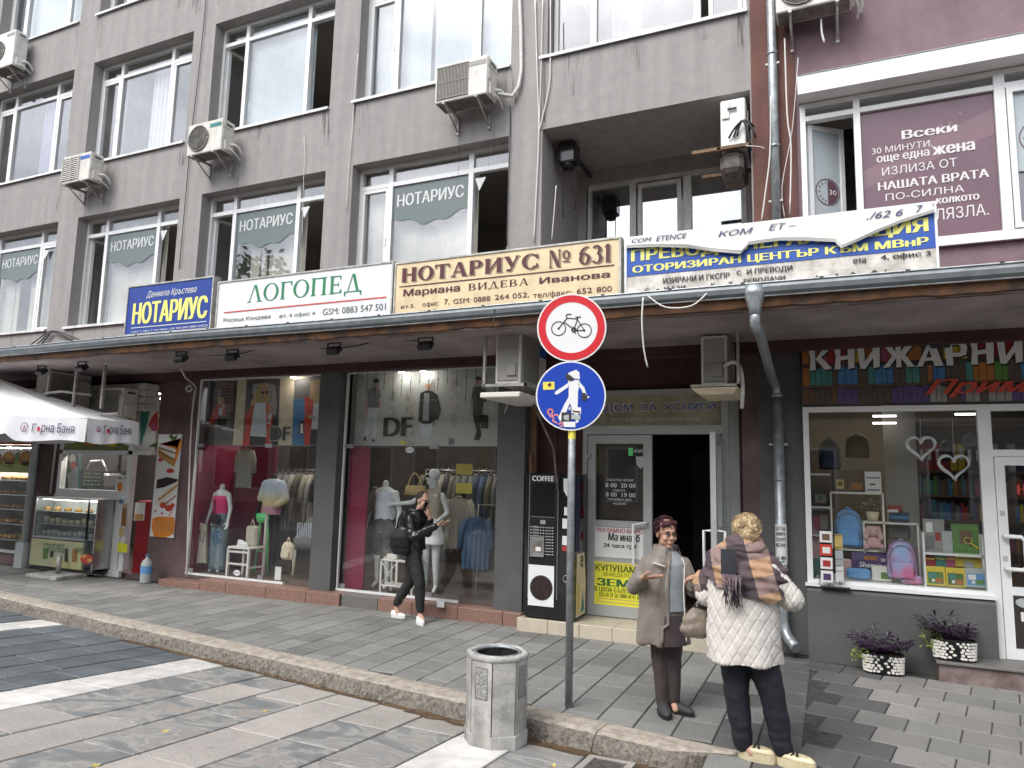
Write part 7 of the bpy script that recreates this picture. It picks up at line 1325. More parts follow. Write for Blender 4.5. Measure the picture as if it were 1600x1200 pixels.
p = onY(655, 905, 9.0); t = thing('display_table', 'low white slatted stand with crossed sides between the two mannequins', 'stand', (p.x-.1, 9.0, zb)); x = onY(617, 905, 9.0).x; f = MB(); f.rbox(x-.16, x+.4, 8.85, 9.15, .62, .65); obj('top', f, 'offwhite', t); f = MB(); f.rbox(x-.16, x+.4, 8.85, 9.15, .27, .29); obj('shelf', f, 'offwhite', t)
for q in ((-.15, 8.86), (.38, 8.86), (-.15, 9.14), (.38, 9.14)): f = MB(); f.box(x+q[0]-.012, x+q[0]+.012, q[1]-.012, q[1]+.012, .17, .62); obj('leg', f, 'offwhite', t)
f = MB(); f.tube([(x-.14, 8.86, .3), (x+.1, 8.86, .6)], .008, 4); f.tube([(x-.14, 8.86, .6), (x+.1, 8.86, .3)], .008, 4); f.box(x+.1, x+.13, 8.85, 8.87, .29, .62); obj('cross_brace', f, 'offwhite', t)
f = MB(); f.rbox(x-.1, x+.08, 8.9, 9.02, .651, .72); tobj('shoe_box', f, 'offwhite', 'small white box on the slatted stand between the mannequins', 'box', at=(x, 8.95, .651)); f = MB(); f.rbox(x+.12, x+.34, 8.9, 9.05, .651, .86, .02); f.tube(cv((x+.17, 8.97, .86), (x+.23, 8.97, .98), (x+.3, 8.97, .86)), .01, 6); tobj('shopping_bag', f, 'leather', 'black handbag on the slatted stand between the mannequins', 'bag', at=(x+.2, 8.97, .651))
for k, (px, py) in enumerate(((617, 732), (616, 763))): p = onY(px+122, py, 9.9) if 0 else onY(725, 733+30*k, 9.9); f = MB(); f.box(p.x-.14, p.x+.14, 9.9, 9.91, p.z-.08, p.z+.08); tobj('price_sign', f, 'stk_yellow', ('upper', 'lower')[k]+' yellow price sign hanging behind the right clothing window', 'sign', at=(p.x, 9.9, p.z-.08))
for px, py, mt_, lb in ((745, 830, 'denim', 'blue denim jacket hanging at the right of the right clothing window'), (717, 800, 'sand', 'beige jacket hanging right of the female mannequin'), (706, 805, 'khaki', 'khaki jacket half hidden behind the female mannequin')): p = onY(px, py-22, 9.6); garment('hanging_jacket', lb, p.x, 9.6, p.z, .42, .75, mt_, True, None, rot=.5)
p = onY(765, 790, 9.6); t = thing('hanger_stand', 'white metal frame stand near the right edge of the right clothing window', 'stand', (p.x, 9.6, .17)); f = MB(); f.tube([(p.x-.18, 9.6, .2), (p.x-.18, 9.6, 1.45), (p.x+.2, 9.6, 1.45), (p.x+.2, 9.6, .2)], .012, 6); obj('frame', f, 'white', t)
# ---------------------------------------------------------------- entrance
ent = thing('entrance_door', 'white PVC entrance with one leaf shut and one open and a glass sign above', 'door', (-2.05, 9.0, .15)); Y = 9.0
f = MB(); f.box(-2.97, -2.91, 8.93, 9.06, .15, 3.0); f.box(-1.2, -1.12, 8.93, 9.06, .15, 3.0); f.box(-2.91, -1.2, 8.93, 9.06, 2.96, 3.02); f.box(-2.91, -1.2, 8.925, 9.06, 2.45, 2.56); f.box(-1.12, -1.0, 8.95, 9.06, .15, 3.0); obj('frame', f, 'frame_grey', ent)
f = MB(); x0_, x1_ = -2.9, -2.06; f.box(x0_, x0_+.1, 8.94, 9.0, .16, 2.44); f.box(x1_-.11, x1_, 8.94, 9.0, .16, 2.44); f.box(x0_+.1, x1_-.11, 8.94, 9.0, 2.33, 2.44); f.box(x0_+.1, x1_-.11, 8.94, 9.0, 1.27, 1.35); f.box(x0_+.1, x1_-.11, 8.94, 9.0, .83, .88); f.box(x0_+.1, x1_-.11, 8.94, 9.0, .16, .3); lf = obj('door_leaf', f, 'frame_grey', ent, label='closed left leaf with posters')
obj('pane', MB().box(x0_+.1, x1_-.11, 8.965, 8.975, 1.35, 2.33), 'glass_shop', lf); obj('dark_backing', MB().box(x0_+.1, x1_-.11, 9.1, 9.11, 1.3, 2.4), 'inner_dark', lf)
YD = 8.936
def dtx(s_, lb, r_, Y_, mt_, of): a, b = onY(*lb, Y_), onY(*r_, Y_); h = (b.z-a.z)*.14; txt(lf, s_, a.x, b.x, a.z+h, b.z-h*1.3, Y_, mt_, off=of)
obj('white_board', MB().box(x0_+.1, x1_-.11, YD+.002, YD+.01, .885, 1.265), 'paper', lf); obj('yellow_poster', MB().box(x0_+.1, x1_-.11, YD+.002, YD+.01, .3, .83), 'yellow_poster', lf)
for s_, lb, r_, mt_, of in (('РЕКЛАМНО БЮРО', (932, 832), (1004, 826), 'red_text', .03), ('24 часа трУ', (943, 858), (995, 849), 's_black', .04), ('КУПУВАМЕ', (930, 893), (1003, 884), 'olive_text', .05), ('ЗЕМЕДЕЛСКА', (942, 902), (997, 896), 'olive_text', .02), ('ЗЕМЯ', (932, 916.5), (1001, 905), 'green_text', .06), ('В ЦЯЛА БЪЛГАРИЯ', (929, 926), (1001, 919.5), 'olive_text', .04), ('032 60 29 50; 0888 40 41 60', (936, 934), (1001, 928.5), 'olive_text', .03)):
    dtx(s_, lb, r_, YD, mt_, of)
a_, b_ = onY(950, 846, YD), onY(1000, 835, YD); txt(lf, 'Ма ина, б', a_.x, b_.x, a_.z, b_.z, YD, 's_black', off=.05, shear=.1)
f = MB()
for z in (.33, .37, .8): f.box(x0_+.13, x1_-.14, YD-.001, YD, z, z+.012)
obj('fine_print', f, 't_gold', lf)
for s_, lb, r_ in (('РАБОТНО ВРЕМЕ', (949, 752), (990, 748)), ('8 00  20 00', (946, 762.5), (993, 754)), ('СЪБОТА', (958, 768.5), (977, 764)), ('8 00  19 00', (946.5, 777), (992.5, 769)), ('ПОЧИВЕН ДЕН', (950, 783), (986.6, 778.5)), ('НЕДЕЛЯ', (958, 789.5), (978, 785))): dtx(s_, lb, r_, 8.96, 'white', .02)
f = MB(); c = onY(1001, 722, 8.96); f.plate([(c.x-.06, c.z+.07), (c.x-.05, c.z-.03), (c.x, c.z-.09), (c.x+.05, c.z-.03), (c.x+.06, c.z+.07)][::1], 8.955, 8.96); obj('shield_sticker', f, 'stk_grey', lf); c = onY(994, 706, 8.96); obj('green_sticker', MB().box(c.x-.1, c.x-.04, 8.955, 8.96, c.z-.05, c.z+.05), 'green_neon', lf); obj('black_sticker', MB().box(c.x-.04, c.x+.11, 8.955, 8.96, c.z-.05, c.z+.04), 'black', lf); txt(lf, 'АЛИС', c.x-.03, c.x+.1, c.z-.01, c.z+.03, 8.953, 'white', off=.02)
f = MB()
for z0_, z1_ in ((1.02, 1.34),): f.tube([(x1_-.05, 8.94, z1_-.0), (x1_-.07, 8.87, z1_-.0), (x1_-.22, 8.86, z1_-.02), (x1_-.22, 8.86, z0_-.2), (x1_-.05, 8.87, z0_-.2), (x1_-.05, 8.94, z0_-.2)], .017, 8)
obj('handle', f, 'white_gloss', lf)
f = MB(); f.box(-2.935, -2.905, 8.915, 8.935, 2.02, 2.2); f.box(-2.935, -2.86, 8.905, 8.935, 2.14, 2.19); obj('hinge', f, 'frame_grey', lf)
R_ = Matrix.Translation((-1.2, 8.93, 0)) @ Matrix.Rotation(math.radians(93), 4, 'Z') @ Matrix.Translation((1.2, -8.93, 0))
f = MB(); x0_, x1_ = -2.04, -1.2; f.box(x0_, x0_+.1, 8.93, 8.99, .17, 2.42); f.box(x1_-.1, x1_, 8.93, 8.99, .17, 2.42); f.box(x0_+.1, x1_-.1, 8.93, 8.99, 2.32, 2.42); f.box(x0_+.1, x1_-.1, 8.93, 8.99, 1.27, 1.35); f.box(x0_+.1, x1_-.1, 8.93, 8.99, .17, .3); l2 = obj('door_leaf', f.xf(R_), 'frame_grey', ent, label='open right leaf'); obj('pane', MB().box(x0_+.1, x1_-.1, 8.955, 8.965, 1.35, 2.32).xf(R_), 'glass_case', l2); obj('lower_panel', MB().box(x0_+.1, x1_-.1, 8.95, 8.97, .3, 1.27).xf(R_), 'frame_grey', l2)
f = MB(); xx = x0_+.05
for y_ in (8.93, 8.99):
    s_ = -1 if y_ < 8.95 else 1; f.tube([(xx, y_, 1.34), (xx, y_+s_*.08, 1.34), (xx, y_+s_*.08, .82), (xx, y_, .82)], .017, 8)
obj('handle', f.xf(R_), 'white_gloss', l2)
f = MB(); f.box(-2.91, -1.2, 8.98, 8.99, 2.56, 2.96); sg = obj('sign_backing', f, 'hall_wall', ent); mat('sign_gold', (.45, .4, .27), .35, col2=(.25, .23, .18), vscale=2.2); sg.data.materials[0] = M['sign_gold']
YS2 = 8.976
for s_, lb, r_, mt_, of in (('ДОМ  ЗА  УСЛУГИ', (941, 647), (1120, 627), 'offwhite', .06), ('ДОМ  ЗА  УСЛУГИ', (943, 645), (1119, 628.5), 's_mid', .03), ('УЛ РАЙКО ДАСКАЛОВ N 68', (954, 659.5), (1092, 650), 's_pale', .0)): YS2 -= .001; a_, b_ = onY(*lb, YS2), onY(*r_, YS2); txt(sg, s_, a_.x, b_.x, a_.z, b_.z, YS2, mt_, off=of)
obj('glass_sheet', MB().box(-2.91, -1.2, 8.955, 8.96, 2.56, 2.96), 'glass_shop', ent)
# ---------------------------------------------------------------- coffee machine
VX0, VX1, VY0, VY1, VZ0, VZ1 = -3.55, -2.88, 8.38, 8.86, .17, 1.93
t = thing('coffee_machine', 'black coffee vending machine at the left of the entrance, seen behind the sign post', 'vending machine', ((VX0+VX1)/2, 8.6, .155))
obj('cabinet', MB().rbox(VX0, VX1, VY0, VY1, VZ0, VZ1, .01), 'black_gloss', t)
f = MB(); f.box(VX0+.07, VX0+.45, VY0-.012, VY0-.0, .4, VZ1-.02); obj('door_panel', f, 'black_plastic', t); f = MB(); f.box(VX0+.065, VX0+.073, VY0-.016, VY0-.0, .4, VZ1-.02); f.box(VX0+.448, VX0+.456, VY0-.016, VY0-.0, .4, VZ1-.02); obj('trim', f, 'steel', t)
Yv = VY0-.014
txt(t, 'COFFEE', VX0+.1, VX0+.4, 1.83, 1.895, Yv-.001, 'white', off=.05)
obj('display', MB().box(VX0+.1, VX0+.4, Yv-.003, Yv, 1.4, 1.8), 'black_gloss', t)
f = MB()
for r_ in range(10):
    for c_ in (0, 1, 2, 3): x = VX0+.1+(.0, .13, .165, .29)[c_]; z = 1.26-r_*.036; f.tube([(x, Yv, z), (x, Yv-.005, z)], .007, 7)
    for x in (VX0+.115, VX0+.195): pass
obj('button', f, 'offwhite', t, kind='stuff')
f = MB()
for r_ in range(10):
    for x in (VX0+.12, VX0+.285): f.box(x, x+.09, Yv-.001, Yv, 1.255-r_*.036, 1.262-r_*.036)
    f.box(VX0+.12, VX0+.2, Yv-.001, Yv, 1.268-r_*.036, 1.272-r_*.036)
obj('button_caption', f, 'stk_grey', t, kind='stuff'); f = MB(); f.box(VX0+.22, VX0+.29, Yv-.002, Yv, 1.3, 1.35); f.box(VX0+.09, VX0+.41, Yv-.002, Yv, 1.385, 1.39); obj('label_strip', f, 'ac_grille', t)
f = MB(); frame_rect(f, VX0+.095, VX0+.28, .9, 1.14, .018, Yv-.02, Yv); f.box(VX0+.11, VX0+.27, Yv-.01, Yv, .91, 1.13); obj('dispensing_hatch', f, 'steel', t); obj('hatch_opening', MB().box(VX0+.125, VX0+.255, Yv-.012, Yv-.009, .95, 1.1), 'ac_grime', t); obj('hatch_label', MB().box(VX0+.17, VX0+.24, Yv-.016, Yv-.013, .97, 1.02), 'paper', t)
obj('bean_poster', MB().box(VX0+.075, VX0+.415, Yv-.004, Yv, .31, .8), 's_white', t); f = MB(); cx, cz = VX0+.25, .53; f.tube([(cx, Yv-.004, cz), (cx, Yv-.008, cz)], .15, 32); obj('bowl_rim', f, 'dark_metal', t); f = MB(); f.tube([(cx, Yv-.008, cz), (cx, Yv-.01, cz)], .135, 32); obj('bowl', f, 'food_dark', t); f = MB()
for k in range(120): a = rnd.uniform(0, 6.28); r_ = .125*math.sqrt(rnd.random()); f.ball((cx+r_*math.cos(a), Yv-.011, cz+r_*math.sin(a)), (.009, .004, .006), 6, rot=Matrix.Rotation(rnd.uniform(0, 3), 3, 'Y'))
obj('coffee_bean', f, 'food_dark', t, kind='stuff')
f = MB(); f.plate([(VX1-.155, 1.87), (VX1-.06, 1.87), (VX1-.065, 1.72), (VX1-.107, 1.65), (VX1-.15, 1.72)][::-1], VY0-.004, VY0-.001); obj('shield_sticker', f, 'paper', t); f = MB(); f.box(VX1-.14, VX1-.08, VY0-.004, VY0-.001, 1.42, 1.52); f.box(VX1-.16, VX1-.07, VY0-.004, VY0-.001, 1.26, 1.38); f.box(VX1-.16, VX1-.07, VY0-.004, VY0-.001, 1.06, 1.17); obj('notice', f, 'paper', t); obj('red_notice', MB().box(VX1-.16, VX1-.07, VY0-.004, VY0-.001, .99, 1.05), 'red_text', t)
f = MB(); f.tube([(VX1-.1+.04*math.cos(k*.5236), VY0-.006, .66+.04*math.sin(k*.5236)) for k in range(13)], .006, 6); obj('coin_return', f, 'steel', t)
Xs = VX1+.003
for k, ch in enumerate('кафе'): mp = lambda x, z: (Xs, x, z); txt(t, ch, 8.6, 8.72, 1.68-k*.3, 1.82-k*.3, 0, 'deep_red', off=.05, mp=mp)  # side letters in plain deep red
f = MB(); f.add([(Xs, 8.44, .2), (Xs, 8.8, .2), (Xs, 8.82, .6), (Xs, 8.75, .95), (Xs, 8.46, .95)], [(0, 1, 2, 3, 4)]); obj('side_poster', f, 'cream', t); f = MB(); f.add([(Xs+.002, 8.47, .22), (Xs+.002, 8.58, .22), (Xs+.002, 8.58, .55), (Xs+.002, 8.52, .62), (Xs+.002, 8.47, .5)], [(0, 1, 2, 3, 4)]); obj('print', f, 't_gold', t); f = MB(); f.add([(Xs+.002, 8.62, .22), (Xs+.002, 8.76, .25), (Xs+.002, 8.7, .5)], [(0, 1, 2)]); obj('print', f, 'book_teal', t); f = MB(); f.add([(Xs+.001, 8.4, .98), (Xs+.001, 8.56, .98), (Xs+.001, 8.56, 1.9), (Xs+.001, 8.4, 1.9)], [(0, 1, 2, 3)]); obj('side_strip', f, 'navy', t)
f = MB(); f.tube([(-3.6, 8.75, .15), (-3.58, 8.72, 1.2), (-3.62, 8.7, 2.2)], .03, 7); f.box(-3.65, -3.56, 8.74, 8.8, .15, 3.0); tobj('wooden_post', f, 'book_brown', 'brown weathered wooden post between the dark pillar and the coffee machine', 'post', at=(-3.6, 8.75, .15))
# ---------------------------------------------------------------- bookshop
bk = thing('bookshop', 'white framed bookshop window and door to the right of the dark pillar', 'shop window', (.6, 8.75, .78)); Y = 8.75
f = MB(); x0_, x1_, z0_, z1_ = -.275, 1.47, .775, 2.74; frame_rect(f, x0_, x1_, z0_, z1_, .06, Y-.03, Y+.05); obj('frame', f, 'pvc', bk); f = MB(); f.box(x0_-.02, x1_, Y-.13, Y-.03, .77, .8); obj('sill', f, 'pvc', bk); obj('pane', MB().box(x0_+.06, x1_-.06, Y-.004, Y+.004, z0_+.06, z1_-.06), 'glass_book', bk)
f = MB(); f.box(1.47, 1.53, Y-.03, Y+.05, .195, 2.74); f.box(1.53, 2.62, Y-.03, Y+.05, 2.67, 2.74); f.box(1.53, 2.62, Y-.03, Y+.05, 2.2, 2.27); f.box(2.56, 2.62, Y-.03, Y+.05, .195, 2.67); obj('door_frame', f, 'pvc', bk); obj('pane', MB().box(1.53, 2.56, Y-.004, Y+.004, 2.27, 2.67), 'glass_shop', bk)
f = MB(); a_, b_ = 1.535, 2.555; f.box(a_, a_+.085, Y-.04, Y+.02, .2, 2.195); f.box(b_-.085, b_, Y-.04, Y+.02, .2, 2.195); f.box(a_+.085, b_-.085, Y-.04, Y+.02, 2.11, 2.195); f.box(a_+.085, b_-.085, Y-.04, Y+.02, .82, .9); f.box(a_+.085, b_-.085, Y-.04, Y+.02, .2, .3); dl = obj('door_leaf', f, 'pvc', bk); obj('pane', MB().box(a_+.085, b_-.085, Y-.01, Y-.002, .9, 2.11), 'glass_shop', dl); obj('pane', MB().box(a_+.085, b_-.085, Y-.01, Y-.002, .3, .82), 'glass_shop', dl)
f = MB(); x = a_+.04; f.tube([(x, Y-.04, 1.4), (x, Y-.1, 1.4), (x+.13, Y-.13, 1.4), (x+.16, Y-.13, 1.36), (x+.16, Y-.13, 1.12), (x+.13, Y-.13, 1.08), (x, Y-.1, 1.08), (x, Y-.04, 1.08)], .021, 10); obj('handle', f, 'white_gloss', dl)
f = MB()
for z in (1.6, 1.15): f.box(a_+.02, a_+.06, Y-.045, Y-.04, z, z+.05)
obj('pictogram', f, 'stk_grey', dl); f = MB(); f.poly([(1.74+.1*math.cos(k*.5236), Y-.014, .75+.05*math.sin(k*.5236)) for k in range(12)]); obj('oval_sticker', f, 'stk_grey', dl); obj('camera_sticker', MB().box(1.68, 1.78, Y-.016, Y-.012, .57, .66), 'paper', dl)
txt(dl, 'Н', 1.72, 1.79, 1.82, 1.92, Y-.014, 's_red', off=.05); txt(dl, 'ВРЕМЕ', 1.78, 2.1, 1.56, 1.62, Y-.014, 'white'); txt(dl, '9 - 19', 1.78, 2.05, 1.47, 1.53, Y-.014, 'white')
obj('shop_wall', MB().box(2.62, 12, Y, Y+.2, -.02, 3.495), 'pillar_grey', bk)
# sign over it
t = thing('bookshop_sign', 'long sign КНИЖАРНИЦА printed over rows of coloured book spines', 'sign', (1.5, 8.72, 2.76)); obj('panel', MB().box(-.27, 5, 8.7, 8.76, 2.75, 3.44), 'inner_dark', t); Ys = 8.698
pal = ['book_red', 'book_green', 'book_blue', 'book_teal', 'book_orange', 'book_pink', 'book_yellow', 'book_purple', 'book_brown']
mat('book_dull', (.1, .08, .06), .8)
rows_ = ((2.77, 2.955, ['book_purple', 'ac_grille', 'book_brown', 'book_dull', 'book_dull', 'book_brown', 'book_dull']), (2.985, 3.2, ['book_teal', 'book_blue', 'book_green', 'book_orange', 'book_dull', 'book_teal']), (3.23, 3.42, ['book_orange', 'book_red', 'book_yellow', 'book_pink', 'book_red', 'book_dull']))
acc = {}
for a, b, cs in rows_:
    x = -.26; run = 0
    while x < 2.4:
        if run <= 0: cc = rnd.choice(cs); run = rnd.choice((1, 2, 3))
        w_ = rnd.uniform(.045, .075); acc.setdefault(cc, MB()).box(x, x+w_-.006, Ys-.003, Ys, a, b-rnd.uniform(0, .03)); x += w_; run -= 1
for cc, f in acc.items(): obj('printed_spine', f, cc, t, kind='stuff')
obj('printed_shelf', MB().box(-.26, 2.4, Ys-.004, Ys-.001, 2.96, 2.98), 'book_brown', t)
YL = Ys-.03; a_, b_ = onY(1263.5, 579, YL), onY(1598, 536, YL)
def calli(s_):   # wedge-ended capitals of the bookshop sign
    vs, fs = [], []; x = 0
    G = {'К': ([[(0, 1), (.3, .93), (.3, 0), (.05, 0), (.1, .5)], [(.3, .45), (.7, 1), (.95, .9), (.45, .45)], [(.3, .5), (.5, .62), (1.0, .05), (.7, 0)]], 1.0), 'Н': ([[(0, 1), (.3, .93), (.28, 0), (.03, 0), (.1, .6)], [(.6, .95), (.9, 1), (.85, .05), (.6, 0)], [(.28, .38), (.62, .42), (.62, .6), (.28, .56)]], .92), 'И': ([[(0, 1), (.28, .93), (.3, .25), (.1, .0), (.05, .4)], [(.62, .95), (.92, 1), (.88, .05), (.64, 0)], [(.1, .0), (.3, -.02), (.68, .5), (.66, .8)]], .95), 'Ж': ([[(.52, 1), (.72, 1), (.72, 0), (.52, 0)], [(0, 1), (.3, .95), (.62, .5), (.4, .45)], [(0, 0), (.25, .02), (.62, .52), (.4, .52)], [(1.24, .95), (1.0, 1), (.6, .5), (.84, .45)], [(1.24, 0), (.98, .0), (.6, .55), (.86, .55)]], 1.25), 'А': ([[(0, 0), (.22, 0), (.62, 1), (.45, .95)], [(.4, .98), (.7, 1), (1.0, 0), (.68, 0)], [(.2, .22), (.8, .22), (.8, .36), (.25, .36)]], 1.0), 'Р': ([[(0, 1), (.3, .95), (.3, 0), (.05, 0)], [(.25, .83), (.25, 1), (.75, .97), (.85, .72), (.6, .72), (.55, .83)], [(.25, .35), (.25, .5), (.58, .52), (.62, .74), (.85, .74), (.8, .42), (.55, .33)]], .85), 'Ц': ([[(0, 1), (.28, 1), (.28, 0), (.0, 0)], [(.6, 1), (.88, 1), (.88, 0), (.6, 0)], [(.0, 0), (1.0, 0), (1.0, .15), (0, .15)]], 1.0)}
    for ch in s_:
        o_, w_ = G[ch]
        for p_ in o_: b0 = len(vs); vs += [(x+q[0], q[1]) for q in p_]; fs.append(tuple(range(b0, b0+len(p_))))
        x += w_+.07
    return vs, fs
v8, _ = calli('КНИЖАРНИ'); v10, f10 = calli('КНИЖАРНИЦА'); k_ = max(v[0] for v in v10)/max(v[0] for v in v8)
mat('letter_grey', (.72, .72, .72), .4); txt(t, '', a_.x, a_.x+(b_.x-a_.x)*k_, a_.z-.005, a_.z+.265, YL, 'letter_grey', vf=(v10, f10)); 
mb_ = fit(v10, f10, a_.x+.008, a_.x+(b_.x-a_.x)*k_+.008, a_.z-.02, a_.z+.25, YL+.02); obj('letter_side', mb_, 'black', t)
p_, q_ = onY(1446, 622, YL), onY(1612, 587, YL); txt(t, 'Прим', p_.x, q_.x, p_.z, q_.z-.01, YL, 's_red', off=.035, shear=.45)
# window display
def bx_thing(name, label, cat, x0, x1, y0, y1, z0, z1, mt_, grp=None, b=.004): return tobj(name, MB().rbox(x0, x1, y0, y1, z0, z1, b), mt_, label, cat, grp, at=((x0+x1)/2, (y0+y1)/2, z0))
def px_rect(l, t_, r, b_, Y): a, c = onY(l, b_, Y), onY(r, t_, Y); return a.x, c.x, (onY(l, b_, Y).z+onY(r, b_, Y).z)/2, (onY(l, t_, Y).z+onY(r, t_, Y).z)/2
obj('display_base', MB().box(-.2, 1.45, 8.8, 9.5, .6, .82), 'offwhite', bk)
YD2 = 9.25
t = thing('shelf_unit', 'white open-frame shelf unit in the bookshop window', 'shelf', (.3, YD2, .82))
def bar(f, x0, y0, x1, y1, Y=YD2, w=.02):
    a, b = onY(1250+x0/4, 640+y0/4, Y), onY(1250+x1/4, 640+y1/4, Y)
    if abs(a.x-b.x) > abs(a.z-b.z): z = (a.z+b.z)/2; f.box(a.x, b.x, Y-.12, Y+.12, z-w/2, z+w/2)
    else: x = (a.x+b.x)/2; f.box(x-w/2, x+w/2, Y-.12, Y+.12, min(a.z, b.z), max(a.z, b.z))
for q in ((190, 518, 518, 525), (195, 520, 200, 860), (515, 525, 525, 880), (395, 700, 735, 715), (395, 700, 402, 890), (245, 868, 530, 880), (728, 715, 745, 1050), (55, 400, 190, 410), (55, 605, 190, 612), (55, 780, 130, 785)): f = MB(); bar(f, *q); obj('shelf_bar', f, 'offwhite', t)
t = thing('book_stand', 'white wire stand of children\'s books at the right of the bookshop window', 'stand', (1.1, 9.05, .82))
for q in ((760, 765, 780, 1095), (1125, 780, 1140, 990), (775, 890, 1140, 915)): f = MB(); bar(f, *q, Y=9.05); obj('stand_bar', f, 'white', t)
def pbox(name, label, cat, l, t_, r, b_, Y, mt_, d=.08, grp=None, b=.004, extra=None):
    x0, x1, z0, z1 = px_rect(1250+l/4, 640+t_/4, 1250+r/4, 640+b_/4, Y); o_ = bx_thing(name, label, cat, x0, x1, Y, Y+d, z0, z1, mt_, grp, b)
    if extra:
        for k, (mt2, (u0, v0, u1, v1)) in enumerate(extra): obj('print', MB().box(x0+(x1-x0)*u0, x0+(x1-x0)*u1, Y-.002-.001*k, Y-.001*k, z0+(z1-z0)*v0, z0+(z1-z0)*v1), mt2, o_)
    return o_
def backpack(label, l, t_, r, b_, Y, mt_, pocket=True):
    x0, x1, z0, z1 = px_rect(1250+l/4, 640+t_/4, 1250+r/4, 640+b_/4, Y); w_, h_ = (x1-x0)/2, z1-z0; t = thing('school_backpack', label, 'backpack', ((x0+x1)/2, Y, z0), 0, 'school backpacks in the bookshop window', True)
    f = MB(); f.loft([(0, 0, .02, w_*.9, .08), (0, 0, h_*.1, w_, .11), (0, 0, h_*.6, w_*.97, .105), (0, 0, h_*.85, w_*.8, .085), (0, 0, h_*.97, w_*.45, .05)], 22, power=.7); obj('bag_body', vox(f, .008, 4, folds(.006, 14, 10, w_*9)), mt_, t)
    if pocket: f = MB(); f.rbox(-w_*.7, w_*.7, -.135, -.09, h_*.08, h_*.45, .03); obj('pocket', f, mt_, t); f = MB(); f.tube([(-w_*.75, -.1, h_*.2)]+[(w_*.85*math.cos(a), -.09, h_*.55+h_*.35*math.sin(a)) for a in (3.0, 2.4, 1.9, 1.57, 1.2, .7, .1)]+[(w_*.75, -.1, h_*.2)], .004, 5); obj('zip', f, 'grey_cloth', t)
    f = MB(); f.tube(cv((-w_*.2, 0, h_*.95), (0, 0, h_*1.12), (w_*.2, 0, h_*.95)), .01, 6); obj('handle', f, mt_, t)
backpack('light blue speckled school backpack on the white shelf unit', 218, 620, 388, 862, 9.2, 'sky_bag'); backpack('pink and blue tie-dyed school backpack in front of the shelf unit', 545, 820, 725, 1065, 9.02, 'tie_dye'); backpack('navy patterned backpack hanging at upper left of the bookshop window', 120, 185, 250, 385, 9.6, 'navy'); backpack('black backpack hanging in the upper middle of the bookshop window', 285, 155, 430, 310, 9.6, 'black_plastic', False); backpack('pale grey backpack with red print at upper right of the bookshop window', 1015, 150, 1110, 240, 9.6, 'grey_cloth'); backpack('dark backpack with white arcs beside the hearts', 880, 190, 960, 330, 9.8, 'black', False)
# plush
p = onY(1250+462/4, 640+868/4, 9.15); t = thing('plush_bunny', 'pink plush bunny sitting in the middle cell of the white shelf unit', 'plush toy', (p.x, 9.15, p.z), 0, None, True); f = MB(); f.ball((0, 0, .06), (.085, .06, .07), 14); f.ball((0, -.01, .19), (.075, .06, .065), 14); f.cap((-.05, 0, .23), .025, (-.08, -.02, .12), .03); f.cap((.05, 0, .23), .025, (.08, -.02, .12), .03); f.cap((-.05, -.04, .03), .03, (-.08, -.08, .025), .03); f.cap((.05, -.04, .03), .03, (.08, -.08, .025), .03); obj('body', vox(f, .006, 2), 'plush', t); f = MB(); f.ball((-.025, -.068, .2), .006, 6); f.ball((.025, -.068, .2), .006, 6); obj('eye', f, 'black', t)
# flower pot
p = onY(1250+455/4, 640+695/4, 9.2); t = thing('flower_pot', 'small artificial pink and green flowers in a pale pot on the shelf unit', 'flower pot', (p.x, 9.2, p.z)); f = MB(); f.loft([(p.x, 9.2, p.z, .05, .05), (p.x, 9.2, p.z+.1, .07, .07)], 16); obj('pot', f, 'cream', t); f, g_ = MB(), MB()
for k in range(130): a, e, r_ = rnd.uniform(0, 6.28), rnd.uniform(.1, 1.5), rnd.uniform(.06, .14); c_ = Vector((p.x+r_*math.cos(a)*math.cos(e)*1.1, 9.2+r_*math.sin(a)*math.cos(e)*.6, p.z+.11+r_*math.sin(e))); d1 = Vector((rnd.uniform(-1, 1), rnd.uniform(-1, .2), rnd.uniform(-1, 1))).normalized()*.016; d2 = d1.orthogonal().normalized()*.009; (f if k % 3 else g_).quad(c_-d1, c_-d2, c_+d1, c_+d2)
obj('foliage', f, 'leaf_g', t, kind='stuff'); obj('blossom', g_, 'petal', t, kind='stuff')
pbox('notice_card', 'white notice card on top of the shelf unit', 'card', 408, 388, 505, 520, 9.2, 'paper', .01, extra=(('s_black', (.3, .36, .65, .44)), ('book_purple', (.12, .1, .88, .17)), ('book_purple', (.1, .68, .9, .74))))
pbox('book', 'dark book with a gold tree cover, left on top of the shelf unit', 'book', 205, 385, 295, 515, 9.3, 'book_dull', .03, 'books in the bookshop window', extra=(('t_gold', (.25, .15, .75, .6)), ('book_dull', (.35, .3, .65, .5)))); pbox('book', 'dark book with orange leaves cover on top of the shelf unit', 'book', 308, 380, 408, 512, 9.3, 'book_dull', .03, 'books in the bookshop window', extra=(('book_orange', (.15, .1, .8, .4)), ('book_brown', (.3, .6, .8, .8))))
pbox('book', 'green cover book with pale ornament on the left shelf', 'book', 72, 470, 185, 603, 9.3, 'book_dull', .03, 'books in the bookshop window', extra=(('ac_grille', (.2, .15, .8, .55)), ('book_green', (.4, .3, .6, .5)))); pbox('book', 'dark pink and grey book at left under the ornament book', 'book', 72, 625, 185, 775, 9.3, 'book_purple', .03, 'books in the bookshop window', extra=(('book_pink', (.1, .1, .5, .7)), ('ac_grille', (.5, .2, .9, .8)))); pbox('toy_figure_box', 'rose and teal toy box at the bottom left of the bookshop window', 'toy box', 62, 800, 125, 1035, 9.25, 'plush', .08, extra=(('teal', (0, 0, 1, .45)),))
